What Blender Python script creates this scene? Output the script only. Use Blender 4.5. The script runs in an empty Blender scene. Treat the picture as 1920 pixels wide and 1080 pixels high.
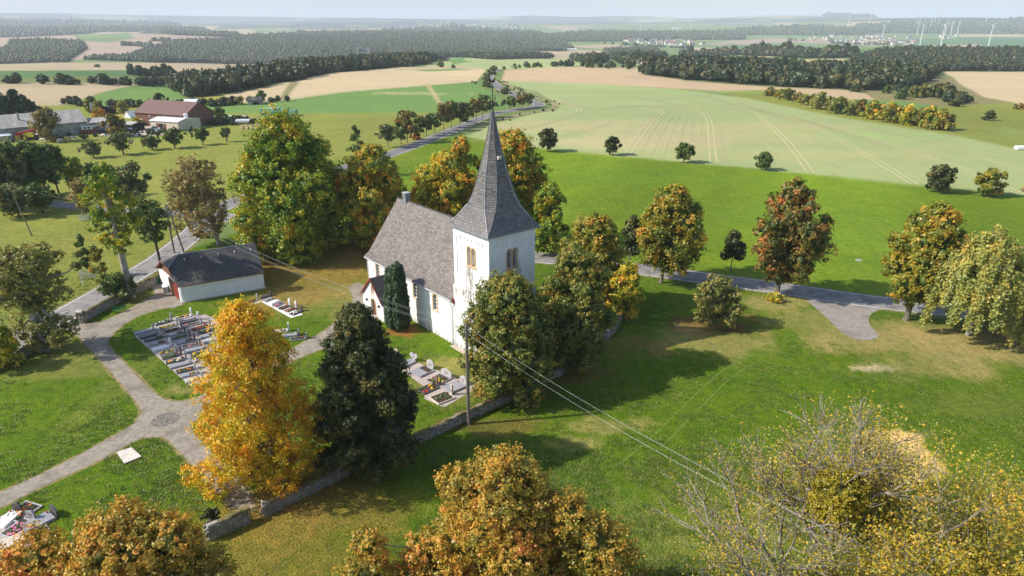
import bpy, bmesh, math, random
import numpy as np
from mathutils import Vector, Matrix
from mathutils.geometry import tessellate_polygon
from mathutils import noise as mnoise

scene = bpy.context.scene
COL = scene.collection
PI = math.pi
TH = math.radians(21.4); CT, ST = math.cos(TH), math.sin(TH); FPX = 1280.0; EYE = 40.0

# ------------------------------------------------------------------ camera, sky, sun, exposure
cam_d = bpy.data.cameras.new('camera'); cam = bpy.data.objects.new('camera', cam_d); COL.objects.link(cam)
cam.location = (0, 0, EYE); cam.rotation_euler = (PI/2 - TH, 0, 0)
cam_d.sensor_width = 36; cam_d.lens = 24; cam_d.clip_start = 0.5; cam_d.clip_end = 90000
scene.camera = cam
SUN_EL = math.radians(39)
SUN_V = Vector((-math.cos(SUN_EL)*math.cos(math.radians(9)), -math.cos(SUN_EL)*math.sin(math.radians(9)), math.sin(SUN_EL)))
world = bpy.data.worlds.new('World'); scene.world = world; world.use_nodes = True
wn = world.node_tree.nodes; wl = world.node_tree.links
for n in list(wn): wn.remove(n)
sky = wn.new('ShaderNodeTexSky'); sky.sky_type = 'NISHITA'; sky.sun_disc = False
sky.sun_elevation = SUN_EL
sky.sun_rotation = math.atan2(SUN_V.x, SUN_V.y)
sky.altitude = 300; sky.air_density = 1.0; sky.dust_density = 1.7; sky.ozone_density = 1.8
bg = wn.new('ShaderNodeBackground'); bg.inputs[1].default_value = 0.15
wo = wn.new('ShaderNodeOutputWorld')
wl.new(sky.outputs[0], bg.inputs[0]); wl.new(bg.outputs[0], wo.inputs[0])
sun_d = bpy.data.lights.new('sun', 'SUN'); sun_d.energy = 4.9; sun_d.angle = math.radians(0.6); sun_d.color = (1.0, 0.93, 0.82)
sun = bpy.data.objects.new('sun', sun_d); COL.objects.link(sun)
sun.rotation_euler = (-SUN_V).to_track_quat('-Z', 'Y').to_euler()
sun.location = (-200, -50, 300)
scene.view_settings.view_transform = 'Standard'; scene.view_settings.look = 'None'
scene.view_settings.exposure = 0.36; scene.view_settings.gamma = 1.0; scene.view_settings.use_curve_mapping = False
cy = scene.cycles
cy.use_denoising = True; cy.use_adaptive_sampling = True; cy.adaptive_threshold = 0.015
cy.max_bounces = 5; cy.diffuse_bounces = 3; cy.glossy_bounces = 2; cy.transmission_bounces = 3; cy.transparent_max_bounces = 4; cy.volume_bounces = 2
cy.caustics_reflective = False; cy.caustics_refractive = False

# ------------------------------------------------------------------ terrain height
HR = np.array([0,150,300,450,600,800,1100,1500,2000,3000,4500,7000,11000,16000,24000,42000.])
HZ = np.array([0,0,0,0,0.5,-5,-19,-31,-38,-40,-36,-24,2,34,30,-40.])
_LR = np.linspace(0, 42000**0.5, 6000)**2
_LZ = np.interp(_LR, HR, HZ)
_k = np.hanning(401); _k /= _k.sum()
_LZ = np.convolve(np.pad(_LZ, 200, mode='edge'), _k, mode='valid')
# hills and valleys: azimuth (photo px), az width, distance, distance width, height
BUMPS = [(110,200,15000,1800,120),(460,200,15500,1800,50),(1750,330,8200,1500,92),(1500,200,11500,1500,80),(1180,160,13500,1800,75),
         (800,160,12500,1800,60),(980,110,14500,1500,70),(620,90,13500,1500,60),(1700,260,1350,330,24),(1500,200,1000,200,-8),(560,160,1500,420,-22),(380,120,620,110,-9),
         (300,200,3200,700,20),(850,220,3600,900,14),(640,220,560,120,4),(1150,300,640,150,3),(60,150,800,200,4)]
def height(x, y):
    x = np.asarray(x, float); y = np.asarray(y, float)
    r = np.hypot(x, y); z = np.interp(r, _LR, _LZ)
    w1 = np.clip((r-330)/500, 0, 1); w1 = w1*w1*(3-2*w1)
    z = z + w1*(2.2*np.sin(x/173+1.3)*np.cos(y/141-.4) + 1.5*np.sin((x+y)/97))
    w2 = np.clip((r-1200)/4000, 0, 1)
    z = z + w2*(20*np.sin(x/930+.7)*np.sin(y/1210+2.1) + 11*np.sin((x-y)/610+1.))
    w3 = np.clip((r-6000)/9000, 0, 1)
    z = z + w3*(16*np.sin(x/2900+2)*np.sin(y/3300) + 9*np.sin(x/1500+y/2300+.5) + 4*np.sin(x/611+1)*np.sin(y/740))
    az = np.arctan2(x, np.maximum(y, 1e-3))
    for px, pw, br, bw, a in BUMPS:
        c = math.atan((px-960)/FPX); wv = pw/FPX
        g = np.exp(-((az-c)/wv)**2 - ((r-br)/bw)**2)
        z = z + a*g*(y > 0)
    return z
def h1(x, y): return float(height(x, y))
def raydir(px, py):
    X = (px-960)/FPX; U = (540-py)/FPX
    return X, CT+U*ST, -ST+U*CT
def P(px, py, z=None):
    X, Y, Z = raydir(px, py)
    if z is not None:
        t = (z-EYE)/Z; return X*t, Y*t
    t = np.geomspace(5, 46000, 5000)
    zz = EYE+Z*t - height(X*t, Y*t)
    i = max(1, int(np.argmax(zz < 0)))
    if zz[i] >= 0: i = len(t)-1
    a, b = t[i-1], t[i]
    for _ in range(14):
        m = .5*(a+b)
        if EYE+Z*m - h1(X*m, Y*m) < 0: b = m
        else: a = m
    return X*b, Y*b
def V3(px, py, dz=0.0):
    x, y = P(px, py); return Vector((x, y, h1(x, y)+dz))
def ztop(x, y, py):
    U = (540-py)/FPX
    D = (y*ST - U*y*CT)/(CT+U*ST); return EYE-D
def fwd(x, y, z=0): return y*CT-(z-EYE)*ST

# ------------------------------------------------------------------ mesh helpers
ALL = []
def tag(o, label=None, cat=None, group=None, kind=None):
    if label: o['label'] = label
    if cat: o['category'] = cat
    if group: o['group'] = group
    if kind: o['kind'] = kind
    return o
def link(name, me, parent=None, loc=None):
    o = bpy.data.objects.new(name, me); COL.objects.link(o)
    if parent is not None: o.parent = parent
    if loc is not None: o.location = loc
    return o
def empty(name, loc, rz=0.0, label=None, cat=None, group=None):
    o = bpy.data.objects.new(name, None); COL.objects.link(o); o.location = loc; o.rotation_euler = (0, 0, rz)
    o.empty_display_size = .3
    return tag(o, label, cat, group)
def fast_mesh(name, verts, faces, mats=(), smooth=False, attrs=None, midx=None):
    """faces: int array (n,k)"""
    me = bpy.data.meshes.new(name)
    verts = np.asarray(verts, np.float32); faces = np.asarray(faces, np.int32)
    n, k = faces.shape
    me.vertices.add(len(verts)); me.vertices.foreach_set('co', verts.ravel())
    me.loops.add(n*k); me.loops.foreach_set('vertex_index', faces.ravel())
    me.polygons.add(n); me.polygons.foreach_set('loop_start', np.arange(0, n*k, k, dtype=np.int32))
    me.polygons.foreach_set('loop_total', np.full(n, k, np.int32))
    if smooth: me.polygons.foreach_set('use_smooth', np.ones(n, bool))
    if midx is not None: me.polygons.foreach_set('material_index', np.asarray(midx, np.int32))
    for m in mats: me.materials.append(m)
    me.update(calc_edges=True)
    if attrs:
        for an, dom, arr in attrs:
            if arr.ndim == 1:
                a = me.attributes.new(an, 'FLOAT', dom); a.data.foreach_set('value', arr.astype(np.float32))
            else:
                a = me.attributes.new(an, 'FLOAT_COLOR', dom); a.data.foreach_set('color', arr.astype(np.float32).ravel())
    return me
class MB:
    """collects shapes and builds them as one mesh"""
    def __init__(s): s.v = []; s.f = []; s.m = []; s.mats = []
    def mi(s, m):
        if m not in s.mats: s.mats.append(m)
        return s.mats.index(m)
    def poly(s, pts, mat):
        b = len(s.v); s.v += [tuple(p) for p in pts]; s.f.append(tuple(range(b, b+len(pts)))); s.m.append(s.mi(mat))
    def box(s, c, d, mat, rz=0, top=None, M=None):
        """c = centre of the bottom, d = size; top = scale of the top face"""
        t = top if top is not None else (1, 1)
        b = len(s.v); R = Matrix.Rotation(rz, 3, 'Z')
        for z, kx, ky in ((0, 1, 1), (d[2], t[0], t[1])):
            for sx, sy in ((-1,-1),(1,-1),(1,1),(-1,1)):
                p = R @ Vector((sx*d[0]/2*kx, sy*d[1]/2*ky, z)) + Vector(c)
                if M is not None: p = M @ p
                s.v.append(tuple(p))
        i = s.mi(mat)
        for q in ((3,2,1,0),(4,5,6,7),(0,1,5,4),(1,2,6,5),(2,3,7,6),(3,0,4,7)):
            s.f.append(tuple(b+k for k in q)); s.m.append(i)
    def prism(s, pts, axis_vec, mat):
        """closed polygon pts (3D, planar) extruded by axis_vec"""
        b = len(s.v); n = len(pts); a = Vector(axis_vec)
        pts = [Vector(p) for p in pts]
        nrm = Vector((0,0,0))
        for k in range(n): nrm += pts[k].cross(pts[(k+1) % n])
        if nrm.dot(a) > 0: pts = pts[::-1]
        s.v += [tuple(p) for p in pts]+[tuple(p+a) for p in pts]
        i = s.mi(mat)
        s.f.append(tuple(range(b, b+n))); s.m.append(i)
        s.f.append(tuple(range(b+2*n-1, b+n-1, -1))); s.m.append(i)
        for k in range(n):
            k2 = (k+1) % n
            s.f.append((b+k2, b+k, b+n+k, b+n+k2)); s.m.append(i)
    def tube(s, pts, rad, mat, n=6, cap=True):
        pts = [Vector(p) for p in pts]; b = len(s.v); i = s.mi(mat)
        rad = [rad]*len(pts) if not hasattr(rad, '__len__') else rad
        for k, p in enumerate(pts):
            d = (pts[min(k+1, len(pts)-1)]-pts[max(k-1, 0)]).normalized()
            u = d.orthogonal().normalized() if abs(d.z) > .99 else d.cross(Vector((0,0,1))).normalized()
            w = d.cross(u)
            for j in range(n):
                a = 2*PI*j/n; s.v.append(tuple(p+(u*math.cos(a)+w*math.sin(a))*rad[k]))
        for k in range(len(pts)-1):
            for j in range(n):
                j2 = (j+1) % n
                s.f.append((b+k*n+j, b+k*n+j2, b+(k+1)*n+j2, b+(k+1)*n+j)[::-1]); s.m.append(i)
        if cap:
            s.f.append(tuple(b+j for j in range(n))); s.m.append(i)
            s.f.append(tuple(b+(len(pts)-1)*n+j for j in range(n))[::-1]); s.m.append(i)
    def blob(s, c, r, mat, seed=0, sub=1, jag=.15, sq=(1,1,1)):
        bm = bmesh.new(); bmesh.ops.create_icosphere(bm, subdivisions=sub, radius=1)
        rg = random.Random(seed); b = len(s.v); i = s.mi(mat)
        for v in bm.verts:
            k = r*(1+rg.uniform(-jag, jag)); s.v.append((c[0]+v.co.x*k*sq[0], c[1]+v.co.y*k*sq[1], c[2]+v.co.z*k*sq[2]))
        for f in bm.faces: s.f.append(tuple(b+v.index for v in f.verts)); s.m.append(i)
        bm.free()
    def mesh(s, name, smooth=False):
        me = bpy.data.meshes.new(name); me.from_pydata(s.v, [], s.f)
        for m in s.mats: me.materials.append(m)
        me.polygons.foreach_set('material_index', s.m)
        if smooth: me.polygons.foreach_set('use_smooth', [True]*len(s.f))
        me.update(); auto_uv(me); return me
    def build(s, name, parent=None, loc=None, smooth=False): return link(name, s.mesh(name, smooth), parent, loc)
def auto_uv(me):
    uv = me.uv_layers.new(name='UVMap')
    co = np.empty(len(me.vertices)*3, np.float32); me.vertices.foreach_get('co', co); co = co.reshape(-1, 3)
    li = np.empty(len(me.loops), np.int32); me.loops.foreach_get('vertex_index', li)
    out = np.zeros((len(me.loops), 2), np.float32)
    for p in me.polygons:
        n = p.normal
        t = Vector((0,0,1)).cross(n)
        t = t.normalized() if t.length > 1e-3 else Vector((1,0,0))
        w = n.cross(t)
        idx = slice(p.loop_start, p.loop_start+p.loop_total); c = co[li[idx]]
        out[idx, 0] = c @ np.array(t); out[idx, 1] = c @ np.array(w)
    uv.data.foreach_set('uv', out.ravel())
def boolean_cut(o, cutters):
    """cut real openings; cutters: list of MB"""
    for c in cutters:
        co = c.build('cutter'); co.matrix_world = o.matrix_world.copy() if o.parent is None else Matrix()
        m = o.modifiers.new('b', 'BOOLEAN'); m.operation = 'DIFFERENCE'; m.object = co; m.solver = 'EXACT'
        par = o.parent; o.parent = None
        dg = bpy.context.evaluated_depsgraph_get(); dg.update()
        me = bpy.data.meshes.new_from_object(o.evaluated_get(dg))
        o.modifiers.clear(); o.data = me; o.parent = par
        d = co.data; bpy.data.objects.remove(co); bpy.data.meshes.remove(d)
    if o.data.uv_layers: o.data.uv_layers.remove(o.data.uv_layers[0])
    auto_uv(o.data)

# ------------------------------------------------------------------ materials
def newmat(name):
    m = bpy.data.materials.new(name); m.use_nodes = True
    nt = m.node_tree; b = nt.nodes['Principled BSDF']
    return m, nt, b
def N(nt, t, **kw):
    n = nt.nodes.new(t)
    for k, v in kw.items():
        if k.startswith('i_'):
            key = k[2:]; key = int(key) if key.isdigit() else key.replace('_', ' ')
            n.inputs[key].default_value = v
        else: setattr(n, k, v)
    return n
def c4(c): return (c[0], c[1], c[2], 1)
def noisy(name, c1, c2, scale=2.0, rough=.85, bump=0.0, detail=6, coord='Object', spec=.3, metallic=0, lo=.35, hi=.65, c3=None, scale3=.3, bscale=None, stretch=None):
    m, nt, b = newmat(name); L = nt.links
    tc = N(nt, 'ShaderNodeTexCoord'); src = tc.outputs[coord]
    if stretch:
        mp = N(nt, 'ShaderNodeMapping'); mp.inputs['Scale'].default_value = stretch; L.new(src, mp.inputs[0]); src = mp.outputs[0]
    nz = N(nt, 'ShaderNodeTexNoise', i_Scale=scale, i_Detail=detail, i_Roughness=.6); L.new(src, nz.inputs['Vector'])
    r = N(nt, 'ShaderNodeValToRGB'); r.color_ramp.elements[0].position = lo; r.color_ramp.elements[1].position = hi
    r.color_ramp.elements[0].color = c4(c1); r.color_ramp.elements[1].color = c4(c2)
    L.new(nz.outputs[0], r.inputs[0]); out = r.outputs[0]
    if c3:
        n3 = N(nt, 'ShaderNodeTexNoise', i_Scale=scale3, i_Detail=4.); L.new(src, n3.inputs['Vector'])
        r3 = N(nt, 'ShaderNodeValToRGB'); r3.color_ramp.elements[0].position = .48; r3.color_ramp.elements[1].position = .66
        L.new(n3.outputs[0], r3.inputs[0])
        mx = N(nt, 'ShaderNodeMix', data_type='RGBA'); L.new(r3.outputs[0], mx.inputs[0]); L.new(out, mx.inputs[6]); mx.inputs[7].default_value = c4(c3); out = mx.outputs[2]
    L.new(out, b.inputs['Base Color']); b.inputs['Roughness'].default_value = rough
    b.inputs['Specular IOR Level'].default_value = spec; b.inputs['Metallic'].default_value = metallic
    if bump:
        nb = N(nt, 'ShaderNodeTexNoise', i_Scale=bscale or scale*2, i_Detail=5.); L.new(src, nb.inputs['Vector'])
        bp = N(nt, 'ShaderNodeBump', i_Strength=bump, i_Distance=.05); L.new(nb.outputs[0], bp.inputs['Height']); L.new(bp.outputs[0], b.inputs['Normal'])
    return m
def slate(name, c1, c2, mortar, lichen=None, bw=.42, bh=.2, rough=.6, lich_amt=.6):
    m, nt, b = newmat(name); L = nt.links
    uv = N(nt, 'ShaderNodeTexCoord')
    br = N(nt, 'ShaderNodeTexBrick'); br.inputs['Scale'].default_value = 1; br.inputs['Brick Width'].default_value = bw; br.inputs['Row Height'].default_value = bh
    br.inputs['Mortar Size'].default_value = .028; br.inputs['Color1'].default_value = c4(c1); br.inputs['Color2'].default_value = c4(c2); br.inputs['Mortar'].default_value = c4(mortar)
    br.inputs['Bias'].default_value = 0.0; br.inputs['Mortar Smooth'].default_value = .3
    L.new(uv.outputs['UV'], br.inputs['Vector'])
    nz = N(nt, 'ShaderNodeTexNoise', i_Scale=3.3, i_Detail=5.); L.new(uv.outputs['Object'], nz.inputs['Vector'])
    rr = N(nt, 'ShaderNodeValToRGB'); rr.color_ramp.elements[0].color = (.78,.78,.78,1); rr.color_ramp.elements[1].color = (1.22,1.2,1.17,1); rr.color_ramp.elements[0].position = .3; rr.color_ramp.elements[1].position = .7
    L.new(nz.outputs[0], rr.inputs[0])
    mx = N(nt, 'ShaderNodeMix', data_type='RGBA', blend_type='MULTIPLY', i_0=1.0); L.new(br.outputs[0], mx.inputs[6]); L.new(rr.outputs[0], mx.inputs[7]); out = mx.outputs[2]
    ns = N(nt, 'ShaderNodeTexNoise', i_Scale=.9, i_Detail=7., i_Roughness=.65); L.new(uv.outputs['Object'], ns.inputs['Vector'])
    if lichen:
        r2 = N(nt, 'ShaderNodeValToRGB'); r2.color_ramp.elements[0].position = .52; r2.color_ramp.elements[1].position = .72; r2.color_ramp.elements[1].color = (lich_amt,)*3+(1,)
        L.new(ns.outputs[0], r2.inputs[0])
        m2 = N(nt, 'ShaderNodeMix', data_type='RGBA'); L.new(r2.outputs[0], m2.inputs[0]); L.new(out, m2.inputs[6]); m2.inputs[7].default_value = c4(lichen); out = m2.outputs[2]
    L.new(out, b.inputs['Base Color']); b.inputs['Roughness'].default_value = rough; b.inputs['Specular IOR Level'].default_value = .35
    bp = N(nt, 'ShaderNodeBump', i_Strength=.9, i_Distance=.03); L.new(br.outputs['Fac'], bp.inputs['Height']); bp.invert = True
    bp2 = N(nt, 'ShaderNodeBump', i_Strength=.5, i_Distance=.06); L.new(nz.outputs[0], bp2.inputs['Height']); L.new(bp.outputs[0], bp2.inputs['Normal']); L.new(bp2.outputs[0], b.inputs['Normal'])
    return m
def leafmat(name, cols, trans=.3, scale=.35, bright=1.0):
    """cols: list of (pos, colour) over the leaf 'tone' attribute mixed with slow patches"""
    m, nt, b = newmat(name); L = nt.links
    for n in list(nt.nodes):
        if n.type == 'BSDF_PRINCIPLED': nt.nodes.remove(n)
    out = [n for n in nt.nodes if n.type == 'OUTPUT_MATERIAL'][0]
    at = N(nt, 'ShaderNodeAttribute', attribute_name='tone')
    tc = N(nt, 'ShaderNodeTexCoord'); nz = N(nt, 'ShaderNodeTexNoise', i_Scale=scale, i_Detail=3.); L.new(tc.outputs['Object'], nz.inputs['Vector'])
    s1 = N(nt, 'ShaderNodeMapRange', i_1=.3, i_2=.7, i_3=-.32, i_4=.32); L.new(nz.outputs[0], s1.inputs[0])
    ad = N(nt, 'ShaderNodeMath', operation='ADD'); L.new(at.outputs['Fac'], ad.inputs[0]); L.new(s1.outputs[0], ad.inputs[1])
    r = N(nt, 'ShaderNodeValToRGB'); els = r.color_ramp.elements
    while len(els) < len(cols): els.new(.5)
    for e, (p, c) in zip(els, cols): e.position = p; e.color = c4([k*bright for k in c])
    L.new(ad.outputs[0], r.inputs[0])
    d = N(nt, 'ShaderNodeBsdfDiffuse'); t = N(nt, 'ShaderNodeBsdfTranslucent'); g = N(nt, 'ShaderNodeBsdfGlossy', i_Roughness=.45)
    L.new(r.outputs[0], d.inputs[0]); L.new(r.outputs[0], t.inputs[0]); g.inputs[0].default_value = (.8,.8,.8,1)
    mx = N(nt, 'ShaderNodeMixShader', i_0=trans); L.new(d.outputs[0], mx.inputs[1]); L.new(t.outputs[0], mx.inputs[2])
    m2 = N(nt, 'ShaderNodeMixShader', i_0=.03); L.new(mx.outputs[0], m2.inputs[1]); L.new(g.outputs[0], m2.inputs[2])
    L.new(m2.outputs[0], out.inputs[0])
    return m
def plain(name, c, rough=.6, metallic=0, spec=.4):
    return noisy(name, [k*.85 for k in c], [min(1, k*1.1) for k in c], scale=4, rough=rough, metallic=metallic, spec=spec, bump=.1)
HAZE = 1.0e-4
# ------------------------------------------------------------------ ground colours
TAN=(.48,.375,.225); TAN2=(.40,.315,.20); BROWN=(.44,.325,.205); PINK=(.35,.265,.20); PALE=(.30,.345,.15); CROP=(.135,.23,.06)
DKGREEN=(.09,.17,.06); MEAD=(.155,.245,.013); PAST=(.225,.25,.055); ROUGH=(.17,.19,.07); LAWN=(.092,.168,.006); WOOD=(.045,.065,.03)
DRY=(.36,.30,.13); LEAFY=(.30,.19,.06); OLIVE=(.22,.20,.10); FIELDG=(.15,.22,.075); YEL=(.30,.27,.06)
FIELDS = [   # painted in order: (colour, roughness of the grass 0..1, outline in photo px)
 (FIELDG,.2,[(-900,36),(2800,36),(2800,130),(-900,130)]),
 (PINK,.1,[(-900,62),(0,70),(130,66),(190,60),(260,60),(330,66),(440,70),(500,68),(420,78),(330,75),(290,88),(250,100),(140,113),(0,113),(-900,113)]),
 (FIELDG,.1,[(130,66),(240,60),(250,72),(200,80),(150,76)]),
 (WOOD,0,[(-900,36),(0,38),(150,38),(250,45),(330,47),(440,60),(450,70),(330,66),(260,60),(180,60),(130,66),(0,70),(-900,72)]),
 (WOOD,0,[(20,78),(155,80),(163,92),(135,110),(120,120),(-400,122),(-400,95),(10,95)]),
 (TAN2,.1,[(330,50),(640,48),(640,56),(470,66),(400,62)]),
 (FIELDG,.1,[(470,52),(560,50),(560,58),(480,62)]),
 (WOOD,0,[(155,112),(240,108),(290,90),(310,80),(420,75),(500,68),(560,62),(620,61),(700,58),(850,53),(1000,60),(1020,66),(1100,61),(1390,62),(1395,73),(1280,76),(1060,80),(1075,92),(1000,100),(1140,112),(1110,122),(940,113),(870,108),(800,122),(640,124),(520,122),(420,122),(300,118)]),
 ((.06,.085,.035),.2,[(660,103),(720,102),(735,118),(655,119)]),
 (TAN2,.1,[(640,52),(800,46),(800,54),(700,60),(650,60)]),
 (PINK,.1,[(1010,48),(1140,50),(1180,56),(1060,58)]), (FIELDG,.1,[(1080,52),(1280,48),(1280,60),(1120,60)]),
 (TAN2,.1,[(1053,80),(1257,77),(1280,84),(1150,92),(1070,88)]),
 (FIELDG,.1,[(1060,78),(1200,77),(1180,82),(1080,85)]),
 (TAN2,.1,[(993,98),(1080,93),(1150,96),(1155,108),(1100,114)]),
 (FIELDG,.1,[(1160,84),(1290,70),(1560,70),(1660,80),(1700,88),(1620,94),(1480,112),(1300,100)]),
 (PINK,.1,[(1290,82),(1450,72),(1560,73),(1690,82),(1640,86),(1500,80),(1360,84)]),
 (TAN2,.1,[(1280,88),(1350,90),(1470,102),(1440,108),(1300,98)]),
 (DKGREEN,.1,[(1340,88),(1450,83),(1520,88),(1500,94),(1420,96)]), (DKGREEN,.1,[(1480,96),(1620,94),(1625,105),(1480,107)]),
 (TAN,.1,[(1450,113),(1580,110),(1595,118),(1530,140),(1460,130)]), (CROP,.1,[(1520,118),(1585,116),(1570,128),(1515,130)]),
 (DKGREEN,.1,[(1690,76),(1860,68),(2000,74),(2600,80),(2600,105),(1920,100),(1820,90),(1700,90)]),
 (PINK,.1,[(1740,84),(1840,83),(1830,88),(1760,87)]), (TAN2,.1,[(1790,62),(2000,64),(2000,70),(1800,69)]),
 (TAN2,.1,[(1440,40),(1760,34),(1860,38),(1860,42),(1600,50),(1460,50)]), (FIELDG,.1,[(1480,38),(1560,36),(1600,44),(1500,48)]),
 (WOOD,0,[(1380,56),(1500,52),(1620,56),(1640,66),(1400,66)]), (WOOD,0,[(1600,50),(1700,44),(1860,42),(1960,36),(2700,38),(2700,62),(1920,64),(1640,62)]),
 (WOOD,0,[(1540,30),(1700,24),(1860,20),(2600,20),(2600,33),(1700,33),(1560,36)]),
 (WOOD,0,[(1280,62),(1395,63),(1395,74),(1280,76)]), (WOOD,0,[(1130,95),(1230,92),(1250,108),(1240,126),(1180,122)]),
 # middle left
 (TAN2,.2,[(-900,124),(0,120),(100,117),(320,118),(600,121),(520,135),(440,143),(320,145),(310,131),(0,133),(-900,140)]),
 (DKGREEN,.3,[(-900,138),(0,133),(310,131),(295,142),(150,145),(0,148),(-900,155)]),
 (ROUGH,.6,[(-900,153),(0,147),(295,142),(320,150),(315,157),(0,158),(-900,168)]),
 (TAN2,.2,[(-900,166),(0,157),(130,155),(275,158),(205,170),(130,195),(90,200),(-900,205)]),
 (CROP,.4,[(130,195),(205,172),(290,159),(330,160),(345,180),(420,180),(400,200),(340,200),(120,204)]),
 (YEL,.4,[(345,186),(400,180),(425,178),(400,195),(330,200)]),
 (WOOD,0,[(470,155),(520,140),(600,120),(640,115),(740,112),(775,125),(640,135),(610,143),(560,152),(510,156)]),
 (WOOD,0,[(315,152),(400,149),(470,142),(510,152),(505,160),(460,170),(410,177),(380,183),(345,182),(325,168)]),
 (PALE,.1,[(800,122),(838,108),(875,108),(930,112),(1060,110),(1120,122),(1040,127),(940,130),(800,130)]),
 (CROP,.1,[(835,112),(870,108),(885,116),(850,121)]),
 (TAN,.1,[(400,193),(425,178),(560,150),(640,135),(740,126),(870,124),(912,131),(893,153),(640,173),(520,190),(430,194)]),
 (OLIVE,.4,[(545,153),(563,152),(535,186),(522,188)]), (TAN2,.1,[(730,126),(870,124),(905,130),(860,131),(740,132)]), (CROP,.2,[(770,131),(850,129),(890,130),(800,134)]),
 (CROP,.2,[(430,194),(520,190),(640,173),(893,153),(945,190),(960,202),(860,207),(800,214),(640,213),(430,214)]),
 (DRY,.1,[(797,158),(806,158),(832,196),(822,197)]),
 (PAST,.8,[(-900,204),(90,198),(340,197),(430,213),(640,212),(800,211),(860,205),(920,203),(740,282),(560,330),(420,400),(0,380),(-1200,380)]),
 (CROP,.3,[(340,198),(430,196),(640,196),(700,208),(430,213),(350,205)]),
 (YEL,.5,[(205,212),(255,208),(250,220),(210,222)]),
 # right of the road
 (TAN2,.1,[(1040,127),(1110,124),(1190,126),(1230,134),(1280,146),(1280,153),(1107,131)]),
 (BROWN,.15,[(947,131),(1040,127),(1107,127),(1200,137),(1280,151),(1440,163),(1580,168),(1713,193),(1640,196),(1530,184),(1430,176),(1280,167),(1100,156),(940,152)]),
 (PAST,.7,[(1340,172),(1440,168),(1530,180),(1640,190),(1740,180),(1920,190),(2700,200),(2700,400),(1920,300),(1780,255),(1580,222),(1430,192)]),
 (OLIVE,.7,[(1600,162),(1700,145),(1760,142),(1800,150),(1850,180),(1900,192),(1760,200),(1640,186)]),
 (TAN,.1,[(1765,134),(1850,135),(2700,138),(2700,215),(1920,196),(1845,182),(1800,158)]),
 (CROP,.4,[(1600,186),(1700,190),(1760,200),(1700,208),(1620,196)]),
 (WOOD,0,[(1205,137),(1260,128),(1300,120),(1350,118),(1400,119),(1460,124),(1510,136),(1580,132),(1600,114),(1640,101),(1700,97),(1780,99),(2700,106),(2700,133),(1760,134),(1740,154),(1700,165),(1620,170),(1540,166),(1420,160),(1280,149),(1205,140)]),
 (PALE,.12,[(945,152),(1100,156),(1280,168),(1400,184),(1580,221),(1780,252),(1920,282),(2700,480),(2700,460),(1920,366),(1725,348),(1424,317),(1140,291),(1000,278),(800,286),(870,257),(940,228),(1035,205),(1046,195),(1005,172),(960,160)]),
 (MEAD,1,[(790,262),(870,256),(1000,277),(1140,291),(1424,317),(1725,348),(1920,367),(2700,470),(2700,800),(1920,600),(1185,496),(640,430),(420,398),(560,335),(700,300)]),
 (LAWN,1,[(350,470),(470,425),(640,445),(1185,512),(1440,548),(1640,577),(2700,760),(2900,2000),(-1200,2000),(-1200,900),(0,672),(130,604),(280,517)]),
 (PAST,1,[(-1200,380),(0,375),(120,385),(330,402),(395,405),(345,440),(300,472),(145,572),(0,635),(-1200,900)]),
]
# soft patches: (px, py, half width m, half depth m, colour, strength)
PATCHES = [(600,500,14,16,LEAFY,.75),(560,470,14,12,LEAFY,.6),(700,480,9,9,LEAFY,.7),(640,560,9,7,DRY,.35),(500,560,9,5,LEAFY,.35),(748,620,3.2,2.6,(.34,.13,.05),.9),
 (1345,610,5.5,4.2,(.22,.10,.05),.95),(1345,640,7,5,DRY,.6),(1460,565,7,2.5,DRY,.7),(1500,600,5,6,DRY,.5),(1700,630,13,4.5,DRY,.95),(1850,650,14,6,DRY,.9),(1720,690,9,3,DRY,.5),
 (1690,850,3.6,3.9,(.80,.56,.27),1.6),(1650,892,2.8,2.0,(.74,.52,.25),1.4),(1140,800,4,1.8,DRY,.6),(1080,830,3,1.2,DRY,.6),(880,690,5,3,DRY,.6),(860,730,6,3,DRY,.35),(950,700,4,3,LEAFY,.5),
 (560,990,8,6,LEAFY,.35),(480,1040,6,5,LEAFY,.35),(640,950,7,3,LEAFY,.35),(900,800,6,2,(.20,.12,.05),.6),(1060,700,6,3,(.24,.14,.06),.6),(1170,650,5,3,(.28,.17,.07),.6),
 (1000,900,9,5,(.07,.13,.02),.5),(600,900,5,3,LEAFY,.5),(530,930,4,3,LEAFY,.8),(95,655,5,4,DRY,.55),(240,560,4,3,DRY,.5),(130,690,7,3,DRY,.35),(350,730,3,1.5,DRY,.5),(230,720,2,9,DRY,.15),
 (1640,690,2.4,.8,(.5,.42,.28),.9),(1600,860,3,1.4,DRY,.3),(1540,900,6,4,DRY,.2),(1300,900,10,6,(.12,.17,.03),.2),(1400,1000,8,6,DRY,.2),(1850,760,8,3,DRY,.15),(1200,1000,4,5,DRY,.2),
 (1450,400,26,10,(.14,.25,.02),.5),(1700,450,24,7,(.15,.26,.02),.5),(1200,330,18,9,(.14,.25,.02),.5),(1900,500,20,6,(.12,.24,.02),.4),(870,720,6,2,DRY,.5),(700,300,22,8,(.22,.27,.04),.4),
 (320,340,16,8,(.25,.26,.06),.5),(420,300,16,6,(.25,.26,.06),.4),(80,540,8,6,(.22,.24,.05),.5),(150,460,10,8,(.25,.25,.06),.5),(1310,250,60,24,(.42,.36,.19),.6),(1040,235,40,20,(.42,.36,.19),.6),(1150,265,60,14,(.44,.37,.20),.7),(1500,290,50,12,(.40,.38,.16),.45),
 (1250,172,90,10,(.22,.32,.10),.5),(780,175,26,7,(.42,.36,.2),.6),(690,330,18,6,(.12,.25,.02),.5),(1620,250,50,14,(.25,.36,.12),.4)]
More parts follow.
